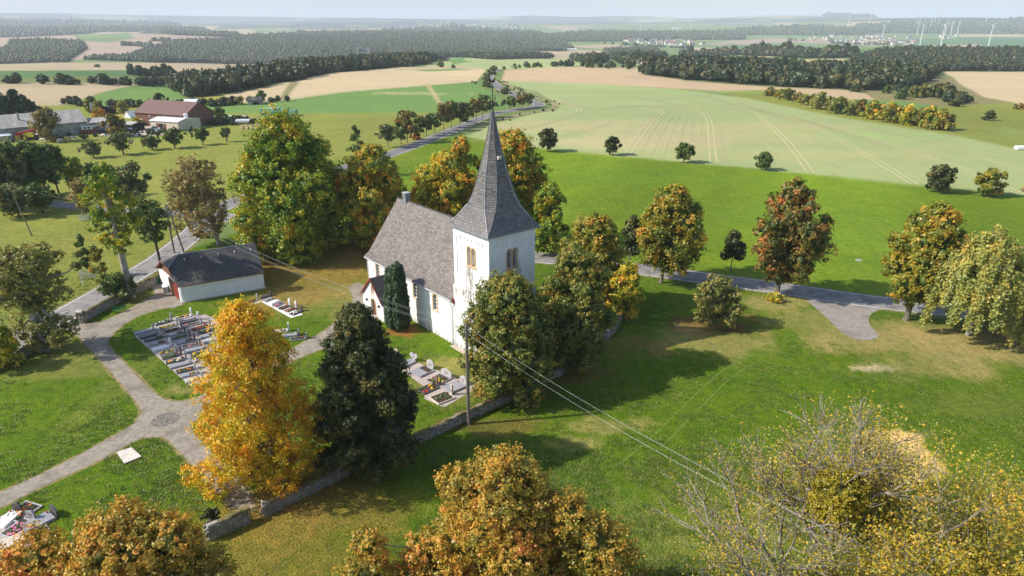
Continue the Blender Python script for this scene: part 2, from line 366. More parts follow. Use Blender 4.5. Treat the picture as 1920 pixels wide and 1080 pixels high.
# ------------------------------------------------------------------ terrain mesh
def seg(a0, a1, n): return list(np.linspace(a0, a1, n, endpoint=False))
AZ = np.radians(np.array(seg(-180,-60,24)+seg(-60,-40,50)+seg(-40,40,580)+seg(40,60,50)+seg(60,180,24)))
dep = list(np.radians(np.array(seg(82,46,10)+seg(46,10,210))))
RR = [EYE/math.tan(a) for a in dep]
r = RR[-1]*1.016
while r < 42000: RR.append(r); r *= 1.0145 if r < 5000 else 1.03
RR = np.array(RR); nr, na = len(RR), len(AZ)
A2, R2 = np.meshgrid(AZ, RR); TX = (R2*np.sin(A2)).ravel(); TY = (R2*np.cos(A2)).ravel()
TZ = height(TX, TY)
def inpoly(x, y, poly):
    poly = np.asarray(poly); res = np.zeros(len(x), bool)
    bb = (x >= poly[:,0].min()) & (x <= poly[:,0].max()) & (y >= poly[:,1].min()) & (y <= poly[:,1].max())
    idx = np.nonzero(bb)[0]
    if len(idx) == 0: return res
    xs, ys = x[idx], y[idx]; ins = np.zeros(len(idx), bool); n = len(poly); j = n-1
    for i in range(n):
        xi, yi = poly[i]; xj, yj = poly[j]
        with np.errstate(divide='ignore', invalid='ignore'):
            c = ((yi > ys) != (yj > ys)) & (xs < (xj-xi)*(ys-yi)/(yj-yi+1e-12)+xi)
        ins ^= c; j = i
    res[idx] = ins; return res
def world_poly(pp):
    """photo outline -> ground outline, with extra points on the long sides"""
    out = []
    for k in range(len(pp)):
        a, b = pp[k], pp[(k+1) % len(pp)]
        m = max(1, min(6, int(math.hypot(b[0]-a[0], (b[1]-a[1])*3)/70)))
        for q in range(m):
            t = q/m; w_ = P(a[0]+(b[0]-a[0])*t, a[1]+(b[1]-a[1])*t); k_ = min(1., 41000/max(1, math.hypot(*w_))); out.append((w_[0]*k_, w_[1]*k_))
    return out
def vnoise(x, y, s, seed):
    """cheap smooth 2D value noise, 0..1"""
    xs = x/s+seed*17.3; ys = y/s+seed*9.1
    xi = np.floor(xs).astype(np.int64); yi = np.floor(ys).astype(np.int64); fx = xs-xi; fy = ys-yi
    fx = fx*fx*(3-2*fx); fy = fy*fy*(3-2*fy)
    def hsh(a, b):
        v = (a*374761393+b*668265263+seed*1442695) & 0xffffffff
        v = ((v ^ (v >> 13))*1274126177) & 0xffffffff
        return ((v ^ (v >> 16)) & 0xffff)/65535.
    return (hsh(xi,yi)*(1-fx)+hsh(xi+1,yi)*fx)*(1-fy)+(hsh(xi,yi+1)*(1-fx)+hsh(xi+1,yi+1)*fx)*fy
TC = np.tile(np.array([.14,.19,.06,.3]), (len(TX), 1))
WOODS = []
ACC = np.zeros_like(TC); dA = np.gradient(AZ); dRr = np.gradient(RR); far_ = np.hypot(TX, TY) > 60
WPS = [world_poly(pp) for _c, _r, pp in FIELDS]
for (fa, fr_) in ((-.34,-.14),(.34,.14),(-.14,.34),(.14,-.34),(0,0)):
    AJ, RJ = np.meshgrid(AZ+dA*fa*1.1, RR+dRr*fr_*1.1); sx_ = (RJ*np.sin(AJ)).ravel(); sy_ = (RJ*np.cos(AJ)).ravel(); T1 = TC.copy()
    for (colr, rg, pp), wp in zip(FIELDS, WPS):
        m = inpoly(sx_, sy_, wp); T1[m, :3] = colr; T1[m, 3] = rg
    ACC += T1/5
TC = ACC
for (colr, rg, pp), wp in zip(FIELDS, WPS): WOODS.append(wp if colr is WOOD else ('x', wp))
RAD = np.hypot(TX, TY)
for i, (px, py, hx, hy, colr, st) in enumerate(PATCHES):
    cx, cy_ = P(px, py)
    d = np.hypot((TX-cx)/hx, (TY-cy_)/hy); near = d < 2.2
    nn = .55*vnoise(TX[near], TY[near], max(hx,hy)*.45, i+3)+.3*vnoise(TX[near], TY[near], max(hx,hy)*.16, i+70)+.15*vnoise(TX[near], TY[near], .5, i+170)
    w = np.clip(st*1.6*(1.25-d[near]+(nn-.5)*1.7), 0, min(1, st))
    TC[near, :3] = TC[near, :3]*(1-w[:,None])+np.array(colr)*w[:,None]
# far ridges: woods and fields by chance
fr = RAD > 7500; nz_ = .6*vnoise(TX, TY, 1500, 21)+.4*vnoise(TX, TY, 500, 22)
m_ = fr & (nz_ > .40); TC[m_, :3] = (.035,.055,.03); m_ = fr & (nz_ < .28); TC[m_, :3] = (.34,.29,.19)
# slow variation over all fields, mowing bands on the bright meadow
v = .55*vnoise(TX, TY, 38, 5)+.45*vnoise(TX, TY, 11, 6)
farv = vnoise(TX, TY, 260, 8); 
TC[:, :3] *= (1+(v[:,None]-.5)*.22*TC[:, 3:4]+(farv[:,None]-.5)*.2)
for s0, sd, amp in ((3.1, 31, .20), (.9, 32, .26)):
    g = np.clip(vnoise(TX, TY, s0, sd)*1.7-.5, 0, 1)*amp*np.clip((RAD < 160)*TC[:,3], 0, 1)
    TC[:, :3] = TC[:, :3]*(1-g[:,None]*.6)+np.array([.16,.20,.035])*g[:,None]*.6
mead = inpoly(TX, TY, world_poly(FIELDS[-3][2]))
q = np.sin((TX*.93-TY*.36)/3.8 + .5*np.sin(TY/30)); q2 = np.sin((TX*.93-TY*.36)/11.5+.6)
TC[mead, :3] *= (1+.03*q[mead]+.10*np.clip(q2[mead]*2.5,-1,1))[:,None]
TC = np.clip(TC, 0, 1)
i0 = np.arange(nr-1)[:,None]*na+np.arange(na)[None,:]; i1 = np.arange(nr-1)[:,None]*na+((np.arange(na)+1) % na)[None,:]
TF = np.stack([i0, i1, i1+na, i0+na], -1).reshape(-1, 4)
gm, nt, b = newmat('ground'); L = nt.links
at = N(nt, 'ShaderNodeAttribute', attribute_name='Col'); tc = N(nt, 'ShaderNodeTexCoord')
def mulnoise(prev, scale, lo, hi, a, b_, detail=4, facn=None, stretch=None):
    src = tc.outputs['Object']
    if stretch:
        mp = N(nt, 'ShaderNodeMapping'); mp.inputs['Scale'].default_value = stretch; L.new(src, mp.inputs[0]); src = mp.outputs[0]
    nz = N(nt, 'ShaderNodeTexNoise', i_Scale=scale, i_Detail=detail, i_Roughness=.65); L.new(src, nz.inputs['Vector'])
    rr = N(nt, 'ShaderNodeValToRGB'); rr.color_ramp.elements[0].position = lo; rr.color_ramp.elements[1].position = hi
    rr.color_ramp.elements[0].color = c4(a); rr.color_ramp.elements[1].color = c4(b_)
    L.new(nz.outputs[0], rr.inputs[0])
    mx = N(nt, 'ShaderNodeMix', data_type='RGBA', blend_type='MULTIPLY'); mx.inputs[0].default_value = 1
    if facn is not None: L.new(facn, mx.inputs[0])
    L.new(prev, mx.inputs[6]); L.new(rr.outputs[0], mx.inputs[7]); return mx.outputs[2], nz
c, _ = mulnoise(at.outputs['Color'], .012, .3, .7, (.88,.9,.92), (1.1,1.08,1.05))
c, n1 = mulnoise(c, 5.5, .32, .68, (.36,.45,.32), (1.62,1.5,1.4), 5., at.outputs['Alpha'])
c, n2 = mulnoise(c, .9, .3, .7, (.66,.76,.62), (1.34,1.2,1.2), 6., at.outputs['Alpha'])
c, n4 = mulnoise(c, .16, .35, .65, (.86,.92,.9), (1.14,1.06,1.06), 4., at.outputs['Alpha'])
c, n3 = mulnoise(c, .35, .3, .7, (.9,.92,.93), (1.09,1.08,1.07), 6., stretch=(3.5,.25,1))
L.new(c, b.inputs['Base Color']); b.inputs['Roughness'].default_value = .95; b.inputs['Specular IOR Level'].default_value = .12
bp = N(nt, 'ShaderNodeBump', i_Distance=.22); L.new(n1.outputs[0], bp.inputs['Height']); L.new(at.outputs['Alpha'], bp.inputs['Strength'])
bp2 = N(nt, 'ShaderNodeBump', i_Distance=.5, i_Strength=.35); L.new(n2.outputs[0], bp2.inputs['Height']); L.new(bp.outputs[0], bp2.inputs['Normal']); L.new(bp2.outputs[0], b.inputs['Normal'])
me = fast_mesh('ground', np.stack([TX, TY, TZ], -1), TF[:, ::-1], [gm], smooth=True, attrs=[('Col', 'POINT', TC)])
tag(link('ground', me), kind='structure')
# ------------------------------------------------------------------ sheets and ribbons
ASPH = noisy('asphalt', (.21,.20,.19), (.29,.28,.265), scale=1.2, rough=.9, bump=.2, c3=(.16,.15,.145), scale3=.45, bscale=20)
ASPH_D = noisy('asphalt_old', (.13,.125,.13), (.19,.185,.185), scale=.8, rough=.9, bump=.2, c3=(.22,.215,.21), scale3=.12, bscale=14)
PATHM = noisy('path_asphalt', (.215,.185,.145), (.345,.305,.25), scale=2.2, rough=.95, bump=.4, c3=(.19,.165,.13), scale3=.45, bscale=14)
WHITEP = noisy('road_paint', (.55,.55,.53), (.8,.8,.78), scale=3, rough=.7)
GRAVEL = noisy('gravel', (.34,.28,.21), (.56,.49,.40), scale=9, rough=.95, bump=.5)
def sheet(name, pts, lift, mat, kind='structure'):
    w = [P(*p) for p in pts] if len(pts[0]) == 2 and abs(pts[0][0])+abs(pts[0][1]) > 0 else pts
    return sheet_w(name, w, lift, mat, kind)
def smooth_closed(w, n=4):
    out = []; m = len(w)
    for i in range(m):
        p0, p1, p2, p3 = [np.array(w[(i+k-1) % m]) for k in range(4)]
        for q in range(n):
            t = q/n; out.append(tuple(.5*((2*p1)+(-p0+p2)*t+(2*p0-5*p1+4*p2-p3)*t*t+(-p0+3*p1-3*p2+p3)*t**3)))
    return out
NOGRASS = []
def sheet_w(name, w, lift, mat, kind='structure', parent=None):
    NOGRASS.append(w)
    v = [Vector((p[0], p[1], 0)) for p in w]
    tri = tessellate_polygon([v]); vv = [(p.x, p.y, h1(p.x, p.y)+lift) for p in v]
    fs = []
    for t in tri:
        a, b_, c_ = [v[i] for i in t]
        fs.append(t if (b_-a).cross(c_-a).z > 0 else t[::-1])
    me = bpy.data.meshes.new(name); me.from_pydata(vv, [], fs); me.materials.append(mat); me.update()
    o = link(name, me, parent); 
    if kind: tag(o, kind=kind)
    return o
def spline(w, step=4.0):
    out = []; m = len(w)
    for i in range(m-1):
        p0 = np.array(w[max(i-1, 0)]); p1 = np.array(w[i]); p2 = np.array(w[i+1]); p3 = np.array(w[min(i+2, m-1)])
        n = max(2, int(np.linalg.norm(p2-p1)/step))
        for q in range(n):
            t = q/n; out.append(.5*((2*p1)+(-p0+p2)*t+(2*p0-5*p1+4*p2-p3)*t*t+(-p0+3*p1-3*p2+p3)*t**3))
    out.append(np.array(w[-1], float)); return out
def ribbon_geo(line, off, width, lift, farlift=None):
    L_ = np.array(line); d = np.gradient(L_, axis=0); d /= np.linalg.norm(d, axis=1)[:,None]+1e-9
    n = np.stack([-d[:,1], d[:,0]], -1)
    a = L_+n*(off+width/2); b_ = L_+n*(off-width/2); mid = L_+n*off
    def zz(p):
        r_ = np.hypot(p[:,0], p[:,1]); return height(p[:,0], p[:,1])+lift+np.clip((r_-250)/400, 0, 1)*.25
    v = np.concatenate([np.column_stack([a, zz(a)]), np.column_stack([b_, zz(b_)])]); k = len(L_)
    f = np.array([(i, k+i, k+i+1, i+1) for i in range(k-1)]); return v, f
def ribbon(name, line, off, width, lift, mat, parent=None, kind='structure'):
    v, f = ribbon_geo(line, off, width, lift); me = fast_mesh(name, v, f, [mat])
    o = link(name, me, parent)
    if kind: tag(o, kind=kind)
    return o
def road(name, line, width, mat, lift=.012, edge=True, dashes=False):
    o = ribbon(name, line, 0, width, lift, mat)
    if edge:
        for s in (-1, 1): ribbon('edge_line', line, s*(width/2-.22), .16, lift+.006, WHITEP, parent=o, kind=None)
    return o
W = lambda pts: [P(*p) for p in pts]
R_CH = spline(W([(395,404),(480,415),(640,438),(900,470),(1190,504),(1295,518),(1440,537.5),(1640,566),(1760,579),(1920,600),(2300,655),(2700,720)]))
R_LF = spline(W([(-900,1050),(-300,790),(0,655),(75,615),(165,566),(245,520),(300,487),(345,452),(380,420),(400,396)]))
_a = np.array(P(405,392)); _b = np.array(P(740,286))
R_CO = spline([tuple(_a), tuple(_a*.66+_b*.34+np.array([-1.5,2])), tuple(_a*.33+_b*.67), tuple(_b)]+W([(800,264),(860,240),(915,217),(960,207),(998,201),(1012,196.5),(1003,192),(985,186.5),(962,177),(940,167),(925,155),(918,146),(922,137),(930,133),(938,130)]), 5)
R_LN = spline(W([(-700,350),(-100,360),(60,376),(110,384),(200,392),(330,401),(398,402)]))
road('country_road', R_CO, 6.0, ASPH_D, .012)
road('church_road', R_CH, 5.4, ASPH, .017)
road('village_road', R_LF, 5.2, ASPH, .022)
road('farm_lane', R_LN, 4.0, ASPH, .027, edge=False)
sheet_w('lay_by', smooth_closed(W([(1512,560),(1538,585),(1560,605),(1583,627),(1612,637),(1640,636),(1646,626),(1630,608),(1632,590),(1650,577),(1600,571),(1550,564)]), 3), .008, noisy('lay_by_asphalt', (.23,.205,.18), (.32,.29,.26), scale=1.5, rough=.95, bump=.3, c3=(.21,.18,.15)))
sheet_w('farmyard', W([(205,246),(245,243),(270,232),(300,236),(330,246),(300,254),(240,256),(200,256)]), .02, GRAVEL)
PA = smooth_closed(W([(343,569),(322,575),(295,581),(262,592),(230,610),(207,632),(203,648),(235,682),(262,711),(295,741),(320,752),(350,751),(375,743),(430,712),(490,684),(545,655),(600,625),(650,590),(662,560),(655,540),(672,530),(690,545),(682,575),(700,612),(640,640),(560,672),(480,712),(420,738),(392,757),(376,780),(356,800),(372,822),(400,852),(440,893),(478,938),(462,962),(436,952),(408,926),(388,902),(347,858),(312,823),(295,819),(265,823),(240,833),(217,847),(172,870),(80,912),(0,953),(-300,1110),(-330,1080),(0,924),(120,868),(240,802),(257,786),(265,770),(250,747),(225,717),(190,677),(160,646),(146,630),(130,622),(118,616),(150,607),(190,603),(232,585),(262,568),(290,552),(292,542),(285,535),(312,528),(330,548)]), 3)
EDGE = noisy('worn_path_edge', (.10,.12,.02), (.30,.22,.10), scale=2.2, rough=1, bump=.3, lo=.38, hi=.6)
def grown(pts, w, seed):
    L_ = np.array(pts); nx_ = np.roll(L_, -1, 0)-np.roll(L_, 1, 0); nx_ /= np.linalg.norm(nx_, axis=1)[:,None]+1e-9
    ar_ = .5*np.sum(L_[:,0]*np.roll(L_[:,1], -1)-np.roll(L_[:,0], -1)*L_[:,1]); sgn = 1 if ar_ > 0 else -1
    n_ = np.stack([nx_[:,1], -nx_[:,0]], -1)*sgn; g = np.random.default_rng(seed).random(len(L_)); return [tuple(p) for p in L_+n_*(w*(.35+g))[:,None]]
sheet_w('path_edge', grown(PA, .32, 1), .008, EDGE)
sheet_w('churchyard_path', PA, .016, PATHM)
for rn, ln_, wd in (('village', R_LF, 5.2), ('church', R_CH, 5.4), ('country', R_CO, 6.0)):
    for s in (-1, 1): ribbon('road_verge', ln_, s*(wd/2+.22), .6, .007, EDGE)
ce = W([(310,787)])[0]
cob = MB(); rg = random.Random(4)
COBM = noisy('cobble_stone', (.13,.12,.11), (.26,.24,.22), scale=3, rough=.8)
for ring in range(1, 9):
    for k in range(ring*7):
        a = 2*PI*k/(ring*7)+rg.random()*.2; rr_ = ring*.17
        cob.box((ce[0]+math.cos(a)*rr_, ce[1]+math.sin(a)*rr_, .0), (.13,.13,.035+rg.random()*.015), COBM, rz=a, top=(.8,.8))
tag(cob.build('cobble_circle'), kind='stuff')
# wheel tracks in the pale crop
TRK = noisy('wheel_track_soil', (.42,.37,.19), (.56,.48,.27), scale=1.2, rough=.95)
tracks = [[(1176,289),(1217,232),(1238,214),(1236,205),(1200,197),(1130,205),(1080,200),(1050,190)],[(1338,304),(1334,260),(1330,228),(1318,214),(1270,196),(1180,180)],
 [(1519,322),(1475,265),(1440,232),(1400,205),(1310,178)],[(1716,346),(1620,288),(1530,240),(1440,208),(1380,188)],[(1918,366),(1790,312),(1640,262),(1500,222)],[(2060,380),(1900,315),(1760,270),(1620,240)],[(900,262),(1000,238),(1080,214),(1075,200),(1010,180),(980,165)],[(1006,277),(1060,255),(1130,236),(1150,225)]]
for t in tracks:
    ln = spline(W(t), 6)
    v1, f1 = ribbon_geo(ln, -.95, .42, .05); v2, f2 = ribbon_geo(ln, .95, .42, .05)
    tag(link('wheel_track', fast_mesh('wheel_track', np.concatenate([v1, v2]), np.concatenate([f1, f2+len(v1)]), [TRK])), kind='structure')
DRL = noisy('drill_row_soil', (.34,.33,.15), (.42,.38,.19), scale=1, rough=1)
def resamp(w, n=14):
    w = np.array(w); s = np.concatenate([[0], np.cumsum(np.linalg.norm(np.diff(w, axis=0), axis=1))]); q = np.linspace(0, s[-1]*.8, n); return np.column_stack([np.interp(q, s, w[:,0]), np.interp(q, s, w[:,1])])
VV = []; FF = []; bs = 0
for ta, tb in zip(tracks[:4], tracks[1:5]):
    A_, B_ = resamp(W(ta)), resamp(W(tb))
    for k in range(1, 7):
        v1, f1 = ribbon_geo(A_+(B_-A_)*k/7, 0, .22, .045); VV.append(v1); FF.append(f1+bs); bs += len(v1)
tag(link('drill_rows', fast_mesh('drill_rows', np.concatenate(VV), np.concatenate(FF), [DRL])), kind='structure')
SCR = noisy('dry_verge', (.20,.17,.08), (.34,.27,.15), scale=.5, rough=1)
ribbon('bank', spline(W([(945,154),(962,166),(985,177),(1015,187),(1040,196),(1034,206),(985,213),(940,224)]), 5), 0, 3.0, .06, SCR)
TRG = noisy('pressed_grass', (.09,.16,.012), (.13,.19,.025), scale=1.5, rough=.95)
for t in ([(1170,880),(1230,830),(1300,760),(1365,700),(1420,672),(1480,668)],):
    ln = spline(W(t), 2)
    v1, f1 = ribbon_geo(ln, -.8, .22, .01); v2, f2 = ribbon_geo(ln, .8, .22, .01)
    tag(link('tyre_track', fast_mesh('tyre_track', np.concatenate([v1, v2]), np.concatenate([f1, f2+len(v1)]), [TRG])), kind='structure')
# ------------------------------------------------------------------ far woods: masses of crowns, one object per wood belt
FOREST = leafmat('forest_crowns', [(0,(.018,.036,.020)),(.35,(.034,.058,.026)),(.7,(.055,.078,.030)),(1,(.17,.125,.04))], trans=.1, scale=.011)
def ico(sub, seed, jag, sq):
    bm = bmesh.new(); bmesh.ops.create_icosphere(bm, subdivisions=sub, radius=1); bm.verts.ensure_lookup_table()
    rg_ = random.Random(seed); v = np.array([list(x.co) for x in bm.verts]); f = np.array([[w.index for w in x.verts] for x in bm.faces]); bm.free()
    v = v*(1+np.array([rg_.uniform(-jag, jag) for _ in v]))[:,None]*np.array(sq); return v, f
CROWNS = [ico(1, 1, .22, (1,1,1.15)), ico(1, 2, .25, (1,1,1.0)), ico(1, 3, .2, (.72,.72,1.7)), ico(2, 4, .16, (1,1,1.1)), ico(2, 6, .2, (1,1,.95))]
def leafy(seed, sq, n=70):
    g = np.random.default_rng(seed); d = g.normal(size=(n,3)); d /= np.linalg.norm(d, axis=1)[:,None]; d[:,2] = np.where(d[:,2] < -.3, -d[:,2], d[:,2])
    c = d*(.92+.18*g.normal(size=(n,1)).clip(-1.3,1.3)); nn = d+g.normal(size=(n,3))*.35; nn /= np.linalg.norm(nn, axis=1)[:,None]
    t = np.cross(nn, g.normal(size=(n,3))); t /= np.linalg.norm(t, axis=1)[:,None]; w = np.cross(nn, t); s = .42+.25*g.random((n,1))
    v = np.stack([c-t*s*.5-w*s*.45, c+t*s*.5-w*s*.4, c+w*s*.6], 1).reshape(-1,3); f = np.arange(len(v)).reshape(-1,3)
    cv, cf = ico(1, seed, .12, (.82,.82,.82)); return np.concatenate([v, cv])*np.array(sq), np.concatenate([f, cf+len(v)])
LEAFY_ = [leafy(1, (1,1,1.1)), leafy(2, (1,1,.95)), leafy(3, (1.05,.95,1.2)), leafy(4, (.7,.7,1.7), 80)]
PROTO = []
def proto_mesh(nm, vf, tone_seed):
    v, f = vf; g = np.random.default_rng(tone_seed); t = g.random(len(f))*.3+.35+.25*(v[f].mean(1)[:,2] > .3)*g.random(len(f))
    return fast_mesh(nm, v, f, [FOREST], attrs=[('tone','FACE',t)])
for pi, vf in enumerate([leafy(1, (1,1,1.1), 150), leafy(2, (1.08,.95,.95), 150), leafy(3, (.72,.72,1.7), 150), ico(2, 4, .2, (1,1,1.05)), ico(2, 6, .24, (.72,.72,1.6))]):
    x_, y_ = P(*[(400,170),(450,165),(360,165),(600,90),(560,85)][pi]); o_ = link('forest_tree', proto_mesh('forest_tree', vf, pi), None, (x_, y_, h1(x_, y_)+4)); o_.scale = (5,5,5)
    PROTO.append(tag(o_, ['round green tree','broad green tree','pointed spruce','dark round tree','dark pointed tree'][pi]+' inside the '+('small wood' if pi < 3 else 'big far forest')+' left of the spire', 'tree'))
ng = bpy.data.node_groups.new('scatter_crowns', 'GeometryNodeTree')
ng.interface.new_socket('Geometry', in_out='INPUT', socket_type='NodeSocketGeometry'); ng.interface.new_socket('Geometry', in_out='OUTPUT', socket_type='NodeSocketGeometry')
gi = ng.nodes.new('NodeGroupInput'); go = ng.nodes.new('NodeGroupOutput'); jn = ng.nodes.new('GeometryNodeJoinGeometry')
def named(nm, ty):
    n = ng.nodes.new('GeometryNodeInputNamedAttribute'); n.data_type = ty; n.inputs['Name'].default_value = nm; return n.outputs[0]
ar, ak, ao = named('rad', 'FLOAT'), named('kind', 'INT'), named('rot', 'FLOAT')
cx_ = ng.nodes.new('ShaderNodeCombineXYZ'); ng.links.new(ao, cx_.inputs[2]); cs_ = ng.nodes.new('ShaderNodeCombineXYZ')
for q in range(3): ng.links.new(ar, cs_.inputs[q])
for pi, pr_ in enumerate(PROTO):
    oi = ng.nodes.new('GeometryNodeObjectInfo'); oi.inputs['Object'].default_value = pr_; oi.inputs['As Instance'].default_value = True; oi.transform_space = 'ORIGINAL'
    ip = ng.nodes.new('GeometryNodeInstanceOnPoints'); cm_ = ng.nodes.new('FunctionNodeCompare'); cm_.data_type = 'INT'; cm_.operation = 'EQUAL'
    ints = [s for s in cm_.inputs if s.type == 'INT']; ng.links.new(ak, ints[0]); ints[1].default_value = pi
    ng.links.new(gi.outputs[0], ip.inputs['Points']); ng.links.new(cm_.outputs[0], ip.inputs['Selection']); ng.links.new(oi.outputs['Geometry'], ip.inputs['Instance'])
    ng.links.new(cx_.outputs[0], ip.inputs['Rotation']); ng.links.new(cs_.outputs[0], ip.inputs['Scale']); ng.links.new(ip.outputs[0], jn.inputs[0])
ng.links.new(jn.outputs[0], go.inputs[0])
def place_crowns(name, xyz, rad, seed, label, conifer=.3, hi=False):
    g = np.random.default_rng(seed); n = len(rad); dist = np.hypot(xyz[:,0], xyz[:,1]); con = g.random(n) < conifer*(.6 if hi else 1)
    kind = np.where(dist < 1500, np.where(con, 2, g.integers(0, 2, n)), np.where(con, 4, 3)).astype(np.int32)
    me = bpy.data.meshes.new(name); me.vertices.add(n); me.vertices.foreach_set('co', np.asarray(xyz, np.float32).ravel()); me.update()
    for an, ty, arr in (('rad','FLOAT',rad.astype(np.float32)),('kind','INT',kind),('rot','FLOAT',(g.random(n)*6.28).astype(np.float32))):
        a = me.attributes.new(an, ty, 'POINT'); a.data.foreach_set('value', arr)
    o = link(name, me); md = o.modifiers.new('crowns', 'NODES'); md.node_group = ng
    return tag(o, kind='stuff')
_nt = FOREST.node_tree; _ad = [n for n in _nt.nodes if n.type == 'MATH'][0]; _src = _ad.inputs[1].links[0].from_socket
_oi = _nt.nodes.new('ShaderNodeObjectInfo'); _m = _nt.nodes.new('ShaderNodeMath'); _m.operation = 'MULTIPLY_ADD'; _nt.links.new(_oi.outputs['Random'], _m.inputs[0]); _m.inputs[1].default_value = .6; _m.inputs[2].default_value = -.38
_nt.links.new(_m.outputs[0], _ad.inputs[1])
nw = 0; rgw = np.random.default_rng(11)
for wi, wp in enumerate(WOODS):
    if isinstance(wp, tuple): continue
    wp = np.array(wp); rmin = np.hypot(wp[:,0], wp[:,1]).min(); rmax = min(np.hypot(wp[:,0], wp[:,1]).max(), 14000)
    amin, amax = np.arctan2(wp[:,0], wp[:,1]).min(), np.arctan2(wp[:,0], wp[:,1]).max(); amin = max(amin, -.78); amax = min(amax, .78)
    pts = []; r_ = rmin; rad = []
    while r_ < rmax:
        sp = max(5.4, r_*.0031); k = int((amax-amin)*r_/sp)
        a = amin+(amax-amin)*(np.arange(k)+rgw.random(k))/max(k, 1); rj = r_+(rgw.random(k)-.5)*sp
        pts.append(np.column_stack([np.sin(a)*rj, np.cos(a)*rj])); rad.append(np.full(k, sp)); r_ += sp*(1.0 if r_ < 1500 else 1.6)
    pts = np.concatenate(pts); rad = np.concatenate(rad)
    m = inpoly(pts[:,0], pts[:,1], wp)
    for other in WOODS[wi+1:]:
        if isinstance(other, tuple): m &= ~inpoly(pts[:,0], pts[:,1], other[1])
    pts, rad = pts[m], rad[m]
    if len(pts) < 5: continue
    rad = rad*.62*(.6+rgw.random(len(rad))*.75)
    rr0 = np.hypot(pts[:,0], pts[:,1]); hgt = np.where(rr0 < 1300, 5+rgw.random(len(rad))*4, 5+rgw.random(len(rad))*5)
    z = height(pts[:,0], pts[:,1])+np.maximum(hgt-rad*.9, rad*.3)
    place_crowns('far_wood', np.column_stack([pts, z]), rad, wi, None, hi=(rmin < 1100), conifer=.25 if wi % 2 else .4); nw += len(pts)
print('far crowns', nw)
# ------------------------------------------------------------------ church
WALLM, nt, b = newmat('limewash'); L = nt.links
tc = N(nt, 'ShaderNodeTexCoord'); nz = N(nt, 'ShaderNodeTexNoise', i_Scale=1.1, i_Detail=6.); L.new(tc.outputs['Object'], nz.inputs['Vector'])
r = N(nt, 'ShaderNodeValToRGB'); r.color_ramp.elements[0].color = (.74,.74,.73,1); r.color_ramp.elements[1].color = (.86,.86,.84,1); r.color_ramp.elements[0].position = .3
L.new(nz.outputs[0], r.inputs[0])
mp = N(nt, 'ShaderNodeMapping'); mp.inputs['Scale'].default_value = (2.6,2.6,.35); L.new(tc.outputs['Object'], mp.inputs[0])
ns = N(nt, 'ShaderNodeTexNoise', i_Scale=1.6, i_Detail=7., i_Roughness=.7); L.new(mp.outputs[0], ns.inputs['Vector'])
# weathering bands: dark runs under the sills and ledges, damp plinth
sx = N(nt, 'ShaderNodeSeparateXYZ'); L.new(tc.outputs['Object'], sx.inputs[0])
def math_(op, a, b_=None, clamp=False):
    n = N(nt, 'ShaderNodeMath', operation=op); n.use_clamp = clamp
    for i, q in enumerate((a, b_)):
        if q is None: continue
        if isinstance(q, (int, float)): n.inputs[i].default_value = q
        else: L.new(q, n.inputs[i])
    return n.outputs[0]
def bump_at(src, c, w): # 1 at c, 0 beyond w
    return math_('SUBTRACT', 1, math_('DIVIDE', math_('ABSOLUTE', math_('SUBTRACT', src, c)), w), True)
mid = math_('MAXIMUM', bump_at(sx.outputs['Y'], 4.0, 1.3), bump_at(sx.outputs['X'], 4.0, 1.2))
tow = math_('MULTIPLY', mid, math_('MULTIPLY', bump_at(sx.outputs['Z'], 10.2, 3.4), math_('LESS_THAN', sx.outputs['Y'], 7.6)))
led = math_('MULTIPLY', math_('MULTIPLY', bump_at(sx.outputs['Z'], 8.0, 1.2), .55), math_('LESS_THAN', sx.outputs['Y'], 7.3))
led2 = math_('MULTIPLY', bump_at(sx.outputs['Z'], .1, .9), .5)
zone = math_('ADD', math_('ADD', tow, led), led2)
st = math_('MULTIPLY', math_('MULTIPLY', zone, 1.7, True), math_('MULTIPLY', math_('SUBTRACT', ns.outputs[0], .43), 8.0, True), True)
mx = N(nt, 'ShaderNodeMix', data_type='RGBA'); L.new(st, mx.inputs[0]); L.new(r.outputs[0], mx.inputs[6]); mx.inputs[7].default_value = (.19,.17,.15,1)
L.new(mx.outputs[2], b.inputs['Base Color']); b.inputs['Roughness'].default_value = .9; b.inputs['Specular IOR Level'].default_value = .15
bp = N(nt, 'ShaderNodeBump', i_Strength=.15, i_Distance=.05); L.new(ns.outputs[0], bp.inputs['Height']); L.new(bp.outputs[0], b.inputs['Normal'])
SAND = noisy('sandstone', (.52,.34,.17), (.66,.46,.26), scale=5, rough=.9, bump=.2)
SL_N = slate('nave_slate', (.125,.112,.105), (.23,.20,.185), (.05,.045,.042), lichen=(.24,.19,.155), lich_amt=.4, bw=.6, bh=.3)
SL_T = slate('spire_slate', (.115,.112,.118), (.20,.19,.19), (.055,.052,.055), lichen=(.23,.155,.07), lich_amt=.35, bw=.5, bh=.28, rough=.5)
SL_P = slate('porch_slate', (.055,.055,.058), (.095,.092,.09), (.03,.03,.03), lichen=(.12,.11,.09), lich_amt=.4, bw=.3, bh=.22)
SL_S = slate('shed_slate', (.042,.045,.05), (.085,.085,.086), (.025,.025,.027), lichen=(.15,.135,.09), lich_amt=.5, bw=.5, bh=.3)
LEAD = noisy('lead_sheet', (.20,.21,.23), (.33,.34,.36), scale=2, rough=.45, metallic=.3)
REDW = noisy('red_painted_wood', (.20,.025,.02), (.30,.05,.035), scale=3, rough=.7)
BROWNW = noisy('brown_wood', (.12,.06,.03), (.20,.10,.055), scale=3, rough=.75, stretch=(6,6,.6))
DARKW = noisy('dark_inside', (.012,.011,.011), (.03,.025,.025), scale=2, rough=.9)  # near-black colour stands in for the shade inside openings; also colours dark sheds
